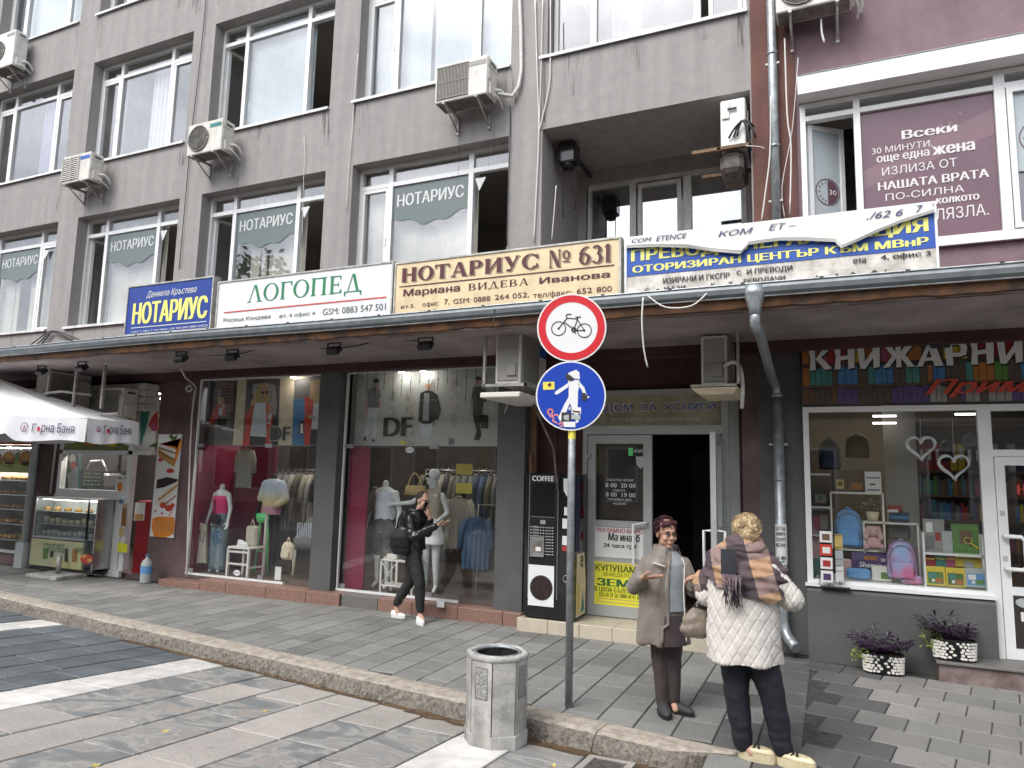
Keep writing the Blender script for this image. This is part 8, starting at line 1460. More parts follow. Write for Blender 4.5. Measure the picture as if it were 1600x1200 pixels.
for k in range(3): pbox('book', ('blue book, top of the small pile on the shelf unit', 'white and blue book in the middle of the small pile', 'dark blue book at the bottom of the small pile on the shelf unit')[k], 'book', 565, 645+k*20, 683, 663+k*20, 9.2, ('navy', 'book_blue', 'navy')[k], .14, 'books in the bookshop window')
pbox('toy_car', 'white and red toy car on the book pile', 'toy', 548, 600, 640, 642, 9.25, 'book_red', .08, b=.02, extra=(('white', (0, 0, .7, .4)),))
pbox('cap_display', 'dark fabric school bag between the shelf unit and the window', 'bag', 540, 722, 690, 815, 9.3, 'grey_cloth', .1, b=.03)
pbox('marker_box', 'purple marker box lettered in white behind the blue pencil case', 'box', 325, 895, 548, 995, 9.15, 'purple_box', .08, extra=(('book_purple', (0, .5, 1, 1)), ('book_orange', (.35, .55, .7, .8))))
o_ = [c for c in COL.objects if c.name.startswith('marker_box')][0]; tpx(o_, 'Sharpie', (1250+370/4, 640+992/4), (1250+450/4+16, 640+960/4), 9.143, 'white', off=.03, shear=.2); tpx(o_, '30', (1250+505/4, 640+950/4), (1250+533/4, 640+932/4), 9.143, 'white', off=.04)
pbox('pencil_case', 'rounded light blue speckled pencil case', 'pencil case', 290, 995, 442, 1062, 9.0, 'sky_bag', .1, b=.03); pbox('pencil_case', 'lilac pencil case behind the blue one', 'pencil case', 250, 935, 322, 1040, 9.1, 'plush', .06, b=.03, extra=()); pbox('pencil_case', 'pink and blue rolled pencil case at the foot of the tie-dyed backpack', 'pencil case', 628, 1040, 768, 1092, 8.92, 'tie_dye', .1, b=.025); pbox('pencil_box', 'white and green patterned box beside the blue pencil case', 'box', 452, 980, 572, 1072, 9.02, 'offwhite', .1, extra=(('leaf_g', (.45, .15, .9, .6)),))
pbox('book', 'grey patterned picture book standing at the right of the bookshop window', 'book', 775, 685, 900, 890, 9.1, 'ac_grille', .02, 'books in the bookshop window', extra=(('grey_cloth', (.1, .1, .5, .5)), ('book_red', (.55, .35, .8, .6)), ('white', (.15, .6, .45, .9)))); pbox('puzzle_box', 'pale grey figure puzzle box between the picture book and the green board', 'box', 895, 760, 950, 890, 9.08, 'stk_grey', .03)
o_ = pbox('activity_board', 'green activity board with a magnifying glass on a brown field', 'toy board', 952, 715, 1115, 905, 9.1, 'book_green', .02, extra=(('book_brown', (.3, .35, .75, .78)),)); p = onY(1250+1050/4, 640+820/4, 9.08); f = MB(); f.tube([(p.x+.035*math.cos(k*.524), 9.08, p.z+.035*math.sin(k*.524)) for k in range(13)], .008, 6); f.tube([(p.x+.03, 9.08, p.z-.025), (p.x+.12, 9.08, p.z-.1)], .009, 6); obj('magnifier_print', f, 'book_yellow', o_)
for k, (l, r, mt_) in enumerate(((785, 845, 'book_red'), (850, 912, 'teal'), (915, 968, 'book_pink'), (972, 1130, 'book_yellow'))): pbox('booklet', ('red', 'teal', 'pink', 'yellow')[k]+' booklet in the middle row of the white book stand', 'book', l, 915, r, 985, 9.02, mt_, .02, 'booklets on the white stand', extra=(('stk_yellow' if k < 3 else 'book_green', (.1, .7, .9, .8)),)+((('stk_grey', (.35, .0, .7, .5)),) if k == 3 else ()))
for k, (l, t_, r, b_, mt_) in enumerate(((790, 980, 905, 1100, 'book_yellow'), (915, 990, 1030, 1110, 'book_yellow'), (1035, 992, 1165, 1112, 'stk_grey'))): pbox('puzzle_book', ('left yellow-framed children\'s puzzle in the bottom row', 'right yellow-framed children\'s puzzle in the bottom row', 'pale blue picture puzzle at bottom right of the bookshop window')[k], 'puzzle', l, t_, r, b_, 8.95, mt_, .02, extra=(('leaf_g' if k < 2 else 'sky_bag', (.1, .1, .9, .72)), ('book_teal' if k < 2 else 'white', (.15, .4, .5, .66)), ('book_orange' if k < 2 else 'book_green', (.5, .15, .85, .4)), ('white', (.3, .2, .45, .35))))
NUM = 'one two three four five six seven eight nine ten eleven twelve thirteen fourteen fifteen sixteen seventeen eighteen nineteen twenty'.split()
# binders
t = thing('bookcase', 'dark bookcase of binders at the back of the bookshop', 'bookcase', (1.2, 10.4, .15)); f = MB(); x0, x1, z0, z1 = px_rect(1440, 655, 1540, 900, 10.3)
for z in (2.62, 2.05, 1.75, 1.45, 1.1): f.box(x0, x0+1.8, 10.2, 10.5, z, z+.025)
f.box(x0-.03, x0, 10.2, 10.5, .15, 2.7); f.box(x0, x0+1.8, 10.5, 10.53, .15, 2.7); obj('shelf', f, 'book_brown', t)
for k in range(20): 
    x = x0+.02+k*.085; mt_ = 'book_red' if k < 4 else ('book_yellow' if k < 6 else rnd.choice(['navy', 'stk_grey', 'stk_grey', 'black'])); o_ = tobj('binder', MB().box(x, x+.075, 10.22, 10.45, 2.075, 2.4), mt_, {'book_red': 'red', 'book_yellow': 'yellow', 'navy': 'navy', 'stk_grey': 'grey', 'black': 'black'}[mt_]+' ring binder, number '+NUM[k]+' from the left on the bookshop\'s back shelf', 'binder', 'binders at the back of the bookshop', at=(x, 10.3, 2.075)); obj('spine_label', MB().box(x+.02, x+.055, 10.216, 10.22, 2.2, 2.33), 'paper', o_)
for zz in (1.475, 1.775, 1.125):
    f = MB(); cc = {}
    x = x0+.02
    while x < x0+1.7: w_ = rnd.uniform(.02, .05); cc.setdefault(rnd.choice(pal+['book_dull', 'book_dull', 'book_brown', 'grey_cloth', 'book_brown', 'navy']), MB()).box(x, x+w_-.003, 10.25, 10.45, zz, zz+rnd.uniform(.16, .24)); x += w_
    for k, f in cc.items(): obj('book_row', f, k, t, kind='stuff')
obj('partition', MB().box(.62, .98, 10.15, 10.2, .15, 3.1), 'inner_wall', bk)
# hearts
def heart(px, py, r_, Y, label):
    c = onY(px, py, Y); pts = []
    for k in range(41): a = 6.28319*k/40; pts.append(Vector((c.x+r_*.0588*16*math.sin(a)**3, Y, c.z+r_*.0588*(13*math.cos(a)-5*math.cos(2*a)-2*math.cos(3*a)-math.cos(4*a)))))
    f = MB(); 
    for q in range(7): f.tube([p_+Vector((.012*math.cos(k*1.7+q*.9), .012*math.sin(k*1.7+q*.9), .012*math.sin(k*1.3+q))) for k, p_ in enumerate(pts)], .007, 5)
    t = tobj('hanging_heart', f, 'white', label, 'decoration', 'white wicker hearts', at=c); f = MB(); f.tube([(c.x, Y, c.z+r_*.3), (c.x+.01, Y, 2.68)], .003, 4); obj('thread', f, 'cable_white', t)
heart(1250+755/4, 640+232/4, .145, 8.95, 'white wicker heart hanging higher, left of the pair'); heart(1250+962/4, 640+350/4, .15, 8.93, 'white wicker heart hanging lower, right of the pair')
for k, (px, py) in enumerate(((1382, 650), (1382, 661), (1512, 647))): p = onY(px, py, 9.9); f = MB(); f.box(p.x-.12, p.x+.12, 9.6, 9.68, 3.15, 3.19); z = p.z; tobj('tube_lamp', MB().box(p.x-.13, p.x+.13, 9.9+.0, 9.92, z-.012, z+.012), 'lamp_tube', ('upper of two lit tube lamps in the bookshop', 'lower of two lit tube lamps in the bookshop', 'lit lamp behind the glass over the bookshop door')[k], 'lamp', at=(p.x, 9.9, z-.015))
tobj('ceiling_fill_panel', MB().box(0, 1.4, 10.8, 11.1, 3.16, 3.19), 'fill_lamp_soft', 'long added fill panel at the ceiling deep inside the bookshop', 'lamp', at=(.7, 11, 3.16))  # unseen panel added to lift the light in the bookshop
# postcard rack
p = onY(1297, 915, 8.6); t = thing('postcard_rack', 'black wire postcard rack standing on the bookshop window ledge', 'rack', (p.x, 8.6, .77)); X0 = onY(1295, 870, 8.58).x; f = MB()
for dx in (-.1, 0, .1): f.tube([(X0+dx, 8.6, .79), (X0+dx*.8, 8.62, 1.44)], .004, 4)
f.box(X0-.09, X0+.2, 8.56, 8.64, .772, .785)
for k in range(5): f.tube([(X0-.1, 8.57, .83+k*.125), (X0+.12, 8.57, .83+k*.125), (X0+.13, 8.64, .84+k*.125)], .004, 4)
obj('wire_frame', f, 'dark_metal', t)
for k, (mt_, m2) in enumerate((('paper', 'purple_box'), ('paper', 'book_red'), ('red_cloth', 'paper'), ('paper', 'book_brown'))): z = .83+k*.14; obj('postcard', MB().box(X0-.085, X0+.035, 8.56, 8.566, z, z+.12), mt_, t); obj('print', MB().box(X0-.06, X0+.015, 8.556, 8.56, z+.025, z+.09), m2, t)
for k, mt_ in enumerate(('paper', 'stk_grey', 't_gold')): z = .84+k*.17; R_ = Matrix.Translation((X0+.1, 8.6, z)) @ Matrix.Rotation(.6, 4, 'Z'); obj('postcard', MB().box(-.04, .05, 0, .006, 0, .16).xf(R_), mt_, t)
# ---------------------------------------------------------------- planters
def planter(label, x, y, z, seed):
    t = thing('planter', label, 'planter', (x, y, z), 0, 'pebble-patterned planters', True); f = MB(); prof = [(0, 0, 0, .165, .085), (0, 0, .02, .178, .095), (0, 0, .19, .19, .1), (0, 0, .2, .195, .105), (0, 0, .2, .18, .09), (0, 0, .16, .175, .085)]; f.loft(prof, 40, power=.6); obj('trough', f, 'black_plastic', t)
    R3 = random.Random(seed); g_ = MB()
    for r_ in range(6):
        for k in range(30):
            a = (k+(r_ % 2)*.5+R3.uniform(-.2, .2))/30*2*math.pi; zc = .035+r_*.028+R3.uniform(-.004, .004); u_ = (zc-.02)/.17; rx, ry = .178+.012*u_+.0015, .095+.005*u_+.0015; pts = []; n_ = R3.choice((5, 6)); w_, h_ = R3.uniform(.0155, .0195), R3.uniform(.0125, .0155); tw = R3.uniform(0, 3)
            c0 = Vector((math.copysign(abs(math.cos(a))**.6, math.cos(a))*rx, math.copysign(abs(math.sin(a))**.6, math.sin(a))*ry, zc)); tg = Vector((-math.sin(a)*rx, math.cos(a)*ry, 0)); tg = Vector((math.copysign(1, -math.sin(a))*1, 0, 0)) if abs(c0.y) > ry*.93 else tg.normalized(); nr = Vector((tg.y, -tg.x, 0)).normalized(); nr = nr if nr.dot(Vector((c0.x*.3, c0.y, 0))) > 0 else -nr
            for q in range(n_): b_ = tw+q*6.283/n_; pts.append(c0+tg*w_*math.cos(b_)+Vector((0, 0, h_*math.sin(b_)))+nr*.003)
            g_.poly(pts)
    obj('pebble_pattern', g_, 'offwhite', t, kind='stuff'); f = MB(); f.loft([(0, 0, .185, .178, .088), (0, 0, .19, .17, .08)], 30, power=.6); obj('soil', f, 'soil', t)
    f = MB(); st_ = MB()
    def leaf(fm, p, d, L_, w_):
        d = d.normalized(); s_ = d.cross(Vector((0, 0, 1))); s_ = s_.normalized() if s_.length > .01 else Vector((1, 0, 0)); dr = Vector((0, 0, -.35*L_)); a = p; b = p+d*L_*.45+dr*.15; c = p+d*L_+dr; u_ = s_.cross(d)*w_*.3
        fm.add([a, b+s_*w_+u_, b-u_*.5, b-s_*w_+u_, c], [(0, 1, 2), (0, 2, 3), (1, 4, 2), (2, 4, 3)])
    for k in range(24):
        a = R3.uniform(0, 6.28); ln = R3.uniform(.14, .33); p0 = Vector((R3.uniform(-.13, .13), R3.uniform(-.05, .05), .19)); d = Vector((math.cos(a)*.8, math.sin(a)*.45, R3.uniform(.35, 1.1))).normalized(); q = [p0+d*ln*u_/4+Vector((0, 0, -.05*(u_/4)**2)) for u_ in range(5)]; st_.tube(q, .003, 4)
        for j in range(1, 5):
            for s_ in (-1, 1): b_ = a+s_*1.2+R3.uniform(-.4, .4); leaf(f, q[j], Vector((math.cos(b_), math.sin(b_), R3.uniform(.1, .7))), R3.uniform(.08, .15), .015)
        leaf(f, q[4], d, .14, .015)
    obj('foliage', f, 'leaf_purple', t, kind='stuff'); obj('stem', st_, 'leaf_purple', t, kind='stuff'); f = MB()
    for k in range(150): p = Vector((-.19+R3.uniform(-.09, .07), R3.uniform(-.08, .06), .2+R3.uniform(-.1, .08 if seed > 3 else .03))); d = Vector((R3.uniform(-1, 1), R3.uniform(-1, .5), R3.uniform(-.2, .6))); leaf(f, p, d, R3.uniform(.02, .04), .009)
    obj('trailing_leaves', f, 'leaf_lime', t, kind='stuff'); f = MB(); f.tube([(-.1, 0, .19), (-.17, -.02, .22), (-.2, -.03, .2)], .003, 4); obj('stem', f, 'leaf_lime', t)
planter('pebble-patterned planter of purple plants on the pavement under the bookshop window', .42, 8.36, .0, 3); planter('pebble-patterned planter of purple and lime plants on the marble step', 1.05, 8.42, .195, 6)
ORD = ('first', 'second', 'third', 'fourth', 'fifth', 'sixth', 'seventh', 'eighth', 'ninth', 'tenth', 'eleventh', 'twelfth', 'thirteenth')
# ---------------------------------------------------------------- bakery
Y = 8.8; bak = thing('bakery', 'bakery window and serving hatch with white frames beneath green photo banners', 'shop window', (-12.2, 8.8, .06))
def bpx(x, y): return (x/4.287, 640+y/4.287)
def BR(l, t_, r, b_, Y): (a, b), (c, d) = bpx(l, b_), bpx(r, t_); p, q = onY(a, b, Y), onY(c, d, Y); p2, q2 = onY(*bpx(r, b_), Y), onY(*bpx(l, t_), Y); return (p.x+q2.x)/2, (p2.x+q.x)/2, (p.z+p2.z)/2, (q.z+q2.z)/2
f = MB(); f.box(-13.18, -13.1, 8.74, 8.85, 1.36, 2.28); f.box(-13.18, -10.75, 8.74, 8.85, 2.1, 2.17); f.box(-11.33, -11.22, 8.74, 8.85, .1, 3.1); f.box(-13.1, -11.33, 8.74, 8.85, 1.36, 1.46); f.box(-13.18, -10.75, 8.74, 8.85, 3.1, 3.16); obj('frame', f, 'pvc', bak); obj('pane', MB().box(-13.1, -11.33, 8.795, 8.805, 1.46, 2.1), 'glass_shop', bak)
f = MB(); f.box(-13.15, -11.33, 8.7, 8.74, 1.3, 1.37); obj('counter_sill', f, 'pvc', bak)
f = MB(); f.box(-13.1, -11.33, 8.76, 8.79, 2.17, 3.1); o_ = obj('menu_banner', f, 'leaf_g', bak); mat('banner_green', (.12, .2, .03), .5, col2=(.3, .3, .15), vscale=2.5); o_.data.materials[0] = M['banner_green']; f = MB(); f.box(-11.22, -10.72, 8.76, 8.79, 2.17, 3.1); obj('menu_banner', f, 'offwhite', bak)
prn(bak, (40, 560), 6.154, 8.755, [('teal', [[(1105, 395), (1190, 395), (1180, 600), (1120, 800), (1100, 850)]]), ('leaf_g', [[(1190, 395), (1230, 395), (1180, 560)], [(1190, 840), (1262, 805), (1262, 850), (1200, 855)]]), ('food_red', [[(1180, 640), (1205, 580), (1235, 540), (1272, 510), (1270, 690), (1220, 700)], [(640, 402), (540, 405), (600, 450)]]), ('book_pink', [[(1200, 640), (1235, 600), (1265, 650), (1260, 690), (1215, 700)]]), ('food_brown', [[(980, 520), (1020, 495), (1060, 520), (1050, 580), (1000, 600)]]), ('s_frame', [[(1000, 430), (1080, 410), (1095, 600), (1060, 615), (1065, 520), (1020, 490)]])])
tpx(bak, 'ЛИМОНАДА', (40+690/6.154, 560+530/6.154), (40+955/6.154, 560+442/6.154), 8.75, 's_pale', off=.0, shear=.2)
prn(bak, (0, 640), 4.287, 8.755, [('leaf_lime', [[(462, 220), (560, 220), (540, 248), (470, 248)]]), ('orange', [[(560, 220), (600, 228), (650, 222), (640, 240), (575, 242)]]), ('book_yellow', [(745, 235, 40, 14)]), ('food_dark', [(650, 228, 15, 12)])])
x0, x1, z0, z1 = BR(775, 440, 885, 552, 8.78); obj('drinks_poster', MB().box(x0, x1, 8.78, 8.79, z0, z1), 'paper', bak); prn(bak, (0, 640), 4.287, 8.778, [('orange', [[(785, 490), (820, 490), (812, 548), (790, 548)]]), ('food_brown', [[(845, 485), (880, 485), (868, 548), (850, 548)]]), ('book_brown', [[(790, 455), (815, 455), (815, 465), (790, 465)], [(835, 452), (880, 452), (880, 464), (835, 464)]])])
x0, x1, z0, z1 = BR(445, 285, 540, 540, 9.0); obj('photo_banner', MB().box(x0, x1, 9.0, 9.02, z0, z1), 'food_dark', bak); prn(bak, (0, 640), 4.287, 8.995, [('stk_grey', [[(450, 430), (520, 380), (530, 530), (460, 535)], (485, 330, 22, 30)]), ('food_red', [(490, 370, 18, 26)]), ('teal', [[(526, 285), (545, 285), (540, 540), (520, 540)]])])
for k, x in enumerate((-14.6, -12.6, -11.6)): tobj('fill_strip', MB().box(x-.4, x+.4, 9.6, 9.68, 3.2, 3.25) if k else MB().box(x-.5, x+.4, 8.9, 8.94, 2.2, 2.23), 'fill_lamp_strong', ('added fill strip over the bread shelves', 'left added fill strip inside the bakery hatch', 'right added fill strip inside the bakery hatch')[k], 'lamp', at=(x, 9.3, 2.2 if not k else 3.2))  # strips added to lighten the bakery interior
tobj('fill_strip', MB().box(-13.05, -11.55, 8.44, 8.46, 1.27, 1.29), 'fill_lamp', 'added fill strip under the top of the glass cake counter', 'lamp', at=(-12.3, 8.67, 1.26))  # added light strip so the counter's contents show
# coffee maker and blackboard inside
p = onY(158, 735, 9.6); t = thing('espresso_machine', 'chrome espresso machine inside the bakery window', 'coffee machine', (p.x, 9.6, 1.4)); f = MB(); f.rbox(p.x-.3, p.x+.3, 9.5, 9.9, 1.45, 1.75, .05); f.tube([(p.x-.25, 9.48, 1.75), (p.x-.1, 9.45, 1.98), (p.x+.2, 9.45, 2.0), (p.x+.32, 9.48, 1.8)], .03, 8); obj('body', f, 'steel', t); f = MB(); f.box(p.x-.25, p.x+.25, 9.49, 9.5, 1.5, 1.62); obj('front_recess', f, 'black', t)
p = onY(145, 760, 9.3); t = thing('price_board', 'black price board with green and white chalk lines inside the bakery window', 'board', (p.x, 9.3, 1.4)); f = MB(); f.box(p.x-.3, p.x+.25, 9.3, 9.32, 1.48, 1.82); obj('board', f, 'black', t); f = MB(); g_ = MB()
for k in range(4):
    for j in range(5): (f if (k+j) % 2 else g_).box(p.x-.27+j*.1, p.x-.2+j*.1, 9.295, 9.3, 1.52+k*.07, 1.54+k*.07)
obj('chalk_writing', f, 'green_neon', t); obj('chalk_writing', g_, 'paper', t)
# glass counter
t = thing('cake_counter', 'glass cake counter with printed front in front of the bakery hatch', 'display counter', (-12.3, 8.55, .05)); x0, x1 = -13.15, -11.5; yf, yb = 8.38, 8.72
mat('counter_print', (.5, .47, .2), .5, col2=(.4, .42, .3), vscale=4); obj('front_panel', MB().box(x0+.02, x1-.24, yf-.02, yf, .12, .58), 'counter_print', t)
prn(t, (0, 640), 4.287, yf-.022, [('leaf_g', [[(290, 930), (325, 930), (318, 1000), (285, 1000)]]), ('ac_dark', [[(435, 930), (455, 930), (455, 1020), (430, 1020)], [(335, 950), (360, 950), (355, 990), (335, 990)]]), ('food_red', [(580, 1000, 42, 34)]), ('food_gold', [(560, 980, 20, 16), (600, 1010, 18, 14)]), ('food_brown', [[(485, 935), (515, 935), (512, 1020), (482, 1020)]])])
tpx(t, 'СЛАДОЛЕД', bpx(285, 955), bpx(432, 905), yf-.03, 'green_text', off=.0); tpx(t, 'ФРЕШ', bpx(500, 965), bpx(582, 925), yf-.03, 'green_text', off=.0)
f = MB(); frame_rect(f, x0, x1-.22, .6, 1.3, .02, yf, yf+.02); f.box(x0, x1, yf, yb, 1.3, 1.32); f.box(x1-.24, x1-.22, yf, yf+.03, .1, 1.3); f.box(x1-.02, x1, yf, yb, .1, 1.3); obj('frame', f, 'steel', t); obj('base', MB().box(x0+.05, x1, yf+.03, yb, .06, .13), 'black', t); obj('back_panel', MB().box(x0, x1, yb-.01, yb, .13, 1.3), 'stk_grey', t); obj('end_panel', MB().box(x0, x0+.01, yf+.02, yb-.01, .6, 1.3), 'stk_grey', t); obj('pane', MB().box(x0+.02, x1-.24, yf+.008, yf+.012, .62, 1.28), 'glass_case', t); obj('pane', MB().box(x1-.22, x1-.02, yf+.008, yf+.012, .15, 1.28), 'glass_case', t)
for z in (.62, .84, 1.06): obj('shelf', MB().box(x0+.03, x1-.03, yf+.03, yb, z, z+.012), 'stk_grey', t)
k = 0
for z, n_ in ((.632, 10), (.852, 8), (1.072, 5)):
    for j in range(n_):
        x = x0+.12+j*(1.4/n_); f = MB(); h_ = rnd.uniform(.06, .12); f.loft([(x, yf+.15, z, .045, .045), (x, yf+.15, z+h_, .055, .055)], 12) if z < .9 else f.loft([(x, yf+.15, z, .07, .06), (x, yf+.15, z+.05, .06, .05), (x, yf+.15, z+.07, .03, .03)], 12); tobj('dessert_cup' if z < .9 else 'pastry', f, 'stk_grey' if z < .7 else ('cream' if z < .9 else 'food_gold'), ORD[j]+' from left, '+('clear dessert cups on the lowest' if z < .7 else ('cream desserts on the middle' if z < .9 else 'golden pastries on the top'))+' shelf of the glass counter', 'dessert', 'desserts on the '+('lowest' if z < .7 else ('middle' if z < .9 else 'top'))+' counter shelf', at=(x, yf+.15, z))
f = MB(); f.box(-11.48, -11.34, 8.7, 8.735, .12, 1.28); o_ = tobj('drink_banner', f, 'paper', 'narrow white banner with a drink picture right of the glass counter', 'banner', at=(-11.4, 8.7, .12)); prn(o_, (0, 640), 4.287, 8.697, [('food_brown', [[(825, 660), (845, 650), (842, 780), (815, 780)]]), ('t_gold', [[(830, 640), (850, 625), (846, 655), (828, 660)], [(795, 800), (830, 790), (820, 840), (800, 850)]]), ('yellow_poster', [[(790, 890), (855, 900), (850, 960), (785, 950)]]), ('book_blue', [[(800, 600), (822, 600), (818, 630), (798, 630)]])])
obj('base_trim', MB().box(-11.6, -11.22, 8.68, 8.74, .0, .11), 'pvc', bak)
t = tobj('counter_fridge', MB().rbox(-11.2, -10.75, 8.9, 9.3, .02, 1.3, .02), 'red_paint', 'dark red counter standing in the bakery doorway', 'counter', at=(-11, 9.1, .02)); prn(t, (0, 640), 4.287, 8.895, [('paper', [[(908, 622), (975, 622), (965, 742), (895, 742)]]), ('food_gold', [[(905, 700), (962, 700), (960, 738), (900, 738)]])])
# cake banner on the pillar
YB_ = 8.775; x0, x1 = -10.66, -10.1; t = thing('cake_banner', 'tall banner with photographs of cakes and orange dessert on the brown wall', 'banner', (-10.4, YB_, .7)); obj('sheet', MB().box(x0, x1, YB_, YB_+.015, .72, 2.46), 'paper', t)
prn(t, (0, 640), 4.287, YB_-.001, [('food_gold', [[(1062, 260), (1180, 350), (1165, 385), (1058, 310)]]), ('orange', [[(1068, 232), (1212, 190), (1220, 215), (1195, 300), (1165, 375), (1180, 250)], [(1022, 730), (1060, 715), (1165, 722), (1172, 780), (1160, 835), (1100, 858), (1030, 850), (1015, 790)], [(1068, 230), (1212, 192), (1185, 268)]]), ('food_brown', [[(1062, 275), (1172, 330), (1170, 345), (1060, 292)], [(1066, 248), (1182, 290), (1180, 300), (1064, 262)]]), ('leaf_g', [[(1130, 180), (1150, 160), (1165, 185), (1190, 165), (1180, 200), (1150, 205)]]), ('food_dark', [[(1052, 470), (1120, 452), (1195, 468), (1180, 485), (1100, 520), (1045, 530)]]), ('cream', [[(1055, 590), (1190, 480), (1195, 520), (1060, 640), (1045, 620)]]), ('food_brown', [[(1060, 600), (1190, 500), (1192, 510), (1062, 612)], [(1100, 630), (1180, 570), (1180, 580), (1105, 640)]]), ('food_red', [(1140, 410, 26, 16), (1075, 335, 16, 14), (1090, 640, 22, 20), (1130, 660, 26, 22), (1155, 640, 14, 14), (1085, 695, 8, 8), (1040, 680, 7, 7), (1135, 705, 6, 6), (1148, 690, 5, 5)]), ('food_gold', [[(1040+i*22, 740), (1048+i*22, 735), (1052+i*20, 830), (1044+i*20, 832)] for i in range(6)])])
# shelf window at far left
t = thing('bread_window', 'bakery window full of bread shelves at the far left beneath a burger photo', 'shop window', (-14.6, 8.8, .2)); f = MB(); frame_rect(f, -15.25, -13.97, .2, 2.26, .05, 8.76, 8.84); obj('frame', f, 'stk_grey', t); obj('pane', MB().box(-15.2, -14.02, 8.795, 8.8, .25, 2.2), 'glass_case', t); obj('red_fascia', MB().box(-15.25, -13.97, 8.75, 8.8, 2.27, 2.7), 'book_red', t)
x0, x1, z0, z1 = BR(0, 262, 240, 415, 8.75); obj('burger_photo', MB().box(-15.2, x1, 8.755, 8.76, z0-.02, z1), 'leaf_lime', t); prn(t, (0, 640), 4.287, 8.75, [('s_white', [[(0, 262), (245, 262), (240, 330), (0, 320)]]), ('food_brown', [(178, 330, 55, 52), (60, 325, 42, 45), (-10, 330, 25, 45)]), ('food_gold', [(180, 312, 46, 28), (62, 306, 34, 24)]), ('leaf_g', [[(100, 300), (130, 278), (125, 330), (105, 365)], [(20, 372), (85, 375), (70, 385), (25, 385)]]), ('food_dark', [(178, 362, 44, 12), (62, 358, 34, 8)])])
for k, z in enumerate((.42, .72, 1.0, 1.28, 1.56)):
    obj('shelf', MB().box(-15.24, -13.98, 8.86, 9.3, z, z+.02), 'steel', t)
    for j in range(8):
        x = -15.1+j*.15+rnd.uniform(-.02, .02); f = MB(); f.ball((x, 8.93, z+.055), (.065, .05, .04), 10); f.ball((x+.05, 9.06, z+.06), (.055, .05, .04), 8); tobj('bread_roll', f, rnd.choice(['food_brown', 'food_gold']), ORD[j]+' brown roll from the left, %s bread shelf from the ground' % ORD[k], 'bread', 'bread on shelf %s' % ('one', 'two', 'three', 'four', 'five')[k], at=(x, 9.05, z+.02))
obj('end_panel', MB().box(-15.26, -15.24, 8.85, 9.3, .2, 2.3), 'inner_wall', t); obj('back_panel', MB().box(-15.25, -13.95, 9.3, 9.32, .2, 2.3), 'inner_wall', t)
for k in range(5): f = MB(); x = -15.1+k*.24; f.box(x, x+.16, 8.93, 8.935, .44+.28*0, .47); 
# post, white pipe, roller shutter boxes
c = onY(55, 780, 8.62); f = MB(); f.tube([(-13.72, 8.62, 0), (-13.72, 8.62, 3.5)], .07, 12); f.box(-13.83, -13.6, 8.52, 8.74, 0, .45); tobj('steel_column', f, 'stk_grey', 'pale grey round column between the bread window and the brown wall', 'column', at=(-13.72, 8.62, 0))
f = MB(); f.tube([(-13.35, 8.76, 1.35), (-13.34, 8.76, 2.3), (-13.34, 8.76, 2.9)], .022, 8); tobj('white_pipe', f, 'pvc_dirty', 'thin white pipe on the brown wall left of the bakery hatch', 'pipe', at=(-13.35, 8.76, 1.35))
for k, (a_, b_) in enumerate(((-15.3, -13.75), (-13.3, -10.75))):
    t = thing('roller_shutter', ('left', 'right')[k]+' pale ribbed roller shutter box above the bakery', 'shutter', ((a_+b_)/2, 8.6, 2.86)); 
    for j in range(4): f = MB(); f.rbox(a_, b_, 8.5+.01*j, 8.79, 2.86+j*.12, 2.972+j*.12, .012); obj('shutter_slat', f, 'pvc_dirty', t)
# water bottle by the wall
p = onZ(228, 903, 0); p = Vector((onY(228, 900, 8.5).x, 8.5, 0)); t = thing('water_bottle', 'large clear water bottle with blue cap standing at the foot of the brown wall', 'bottle', (p.x, 8.5, 0)); f = MB(); prof = [(0, .1), (.03, .105), (.06, .1), (.09, .105), (.12, .1), (.15, .105), (.3, .105), (.36, .08), (.4, .03), (.43, .028)]; f.loft([(p.x, 8.5, z, r_*.85, r_*.85) for z, r_ in prof], 16); obj('bottle_body', f, 'stk_grey', t); f = MB(); f.loft([(p.x, 8.5, .16, .092, .092), (p.x, 8.5, .28, .092, .092)], 16, caps=False); obj('bottle_label', f, 'sky_bag', t); f = MB(); f.loft([(p.x, 8.5, .43, .03, .03), (p.x, 8.5, .46, .03, .03)], 12); obj('bottle_cap', f, 'book_blue', t); f = MB(); f.loft([(p.x, 8.5, .01, .08, .08), (p.x, 8.5, .2, .08, .08)], 12); obj('bottle_water', f, 'water', t)
f = MB(); f.tube([(-10.1, 8.5, .14), (-9.9, 8.47, .16)], .012, 5); 
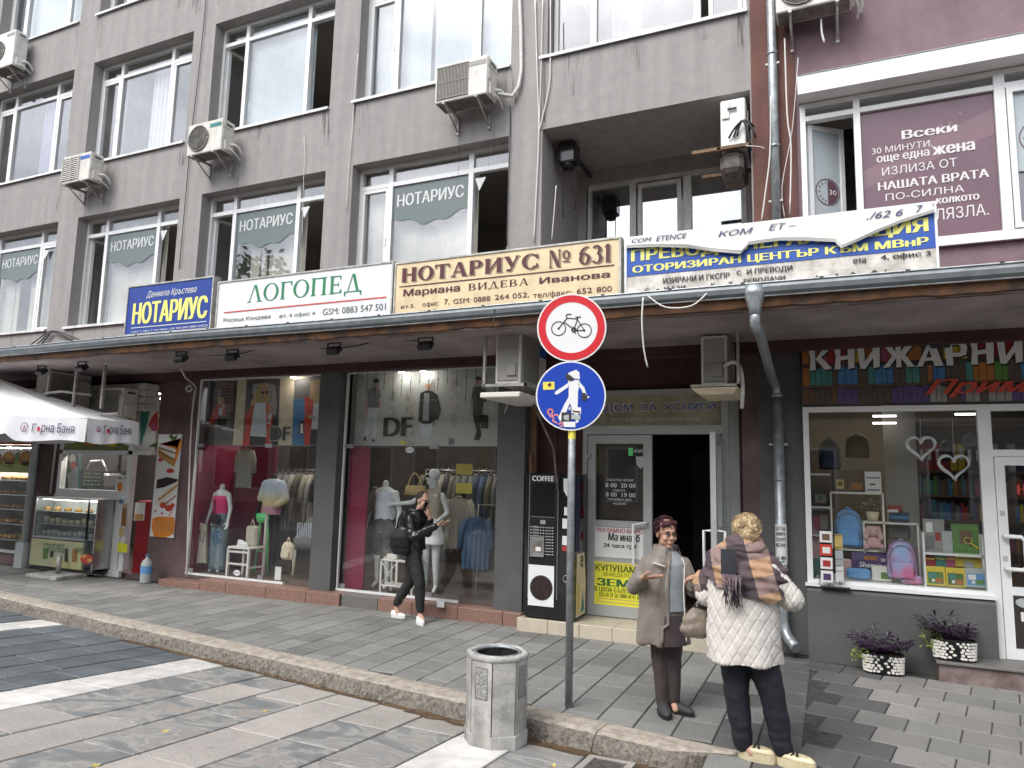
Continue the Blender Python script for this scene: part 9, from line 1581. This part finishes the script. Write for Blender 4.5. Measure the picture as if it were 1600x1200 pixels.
# ---------------------------------------------------------------- houses and trees across the street (seen reflected in the glass)
op = thing('opposite_house', 'yellow rendered house with cornices and balustrade on the opposite side of the street', 'building', (0, -10, 0))
mat('render_yellow', (.5, .4, .2), .9, var=.1, vscale=1); mat('render_cream', (.5, .48, .42), .9, var=.1, vscale=1); mat('roof_tile', (.12, .06, .045), .9)
for x0, x1, h_, m_ in ((-30, -14, 10.5, 'render_cream'), (-14, 2, 9.2, 'render_yellow'), (2, 16, 8.6, 'render_cream')):
    f = MB(); f.box(x0, x1, -16, -10, -.2, h_); obj('wall', f, m_, op); f = MB(); f.box(x0, x1, -10.35, -10, h_-.4, h_); f.box(x0, x1, -10.3, -10, 4.1, 4.45); obj('cornice', f, 's_white', op)
    f = MB(); f.add([(x0, -10.4, h_), (x1, -10.4, h_), (x1, -13, h_+1.6), (x0, -13, h_+1.6)], [(0, 1, 2, 3)]); obj('roof', f, 'roof_tile', op)
    x = x0+1
    while x < x1-1:
        for z in (1.0, 5.2): f = MB(); f.box(x, x+1.1, -10.02, -9.97, z, z+2); q = obj('window', f, 'black_gloss', op); f = MB(); frame_rect(f, x-.1, x+1.2, z-.1, z+2.1, .1, -10.1, -9.96); obj('window_frame', f, 's_white', q)
        x += 2.4
def tree(x, y, h_, r_, seed, label):
    t = thing('street_tree', label, 'tree', (x, y, 0), 0, 'trees across the street', True); R3 = random.Random(seed); f = MB(); f.tube([(0, 0, 0), (.1, 0, h_*.5), (.0, .1, h_*.8)], [.22, .15, .06], 8)
    for k in range(7): a = k*.9; f.tube([(.05, 0, h_*(.4+.05*k)), (math.cos(a)*r_*.7, math.sin(a)*r_*.7, h_*(.55+.06*k))], [.08, .02], 5)
    obj('trunk', f, 'book_brown', t); f = MB()
    for k in range(2600):
        a, e = R3.uniform(0, 6.28), math.asin(R3.uniform(-1, 1)); q = r_*(R3.random()**.33)*(.8+.25*noise.noise(Vector((math.cos(a)*2, math.sin(a)*2, e*2+seed)))); p = Vector((q*math.cos(a)*math.cos(e), q*math.sin(a)*math.cos(e), h_*.72+q*math.sin(e)*1.1)); d1 = Vector((R3.uniform(-1, 1), R3.uniform(-1, 1), R3.uniform(-1, 1))).normalized()*.16; d2 = d1.orthogonal().normalized()*.1; f.quad(p-d1, p-d2, p+d1, p+d2)
    obj('crown', f, 'leaf_g', t, kind='stuff')
tree(-24, -6, 12.5, 3.2, 1, 'leafy tree across the street reflected in the far left windows'); tree(-18.5, -7, 10.5, 2.4, 2, 'smaller leafy tree across the street beside the cream house')
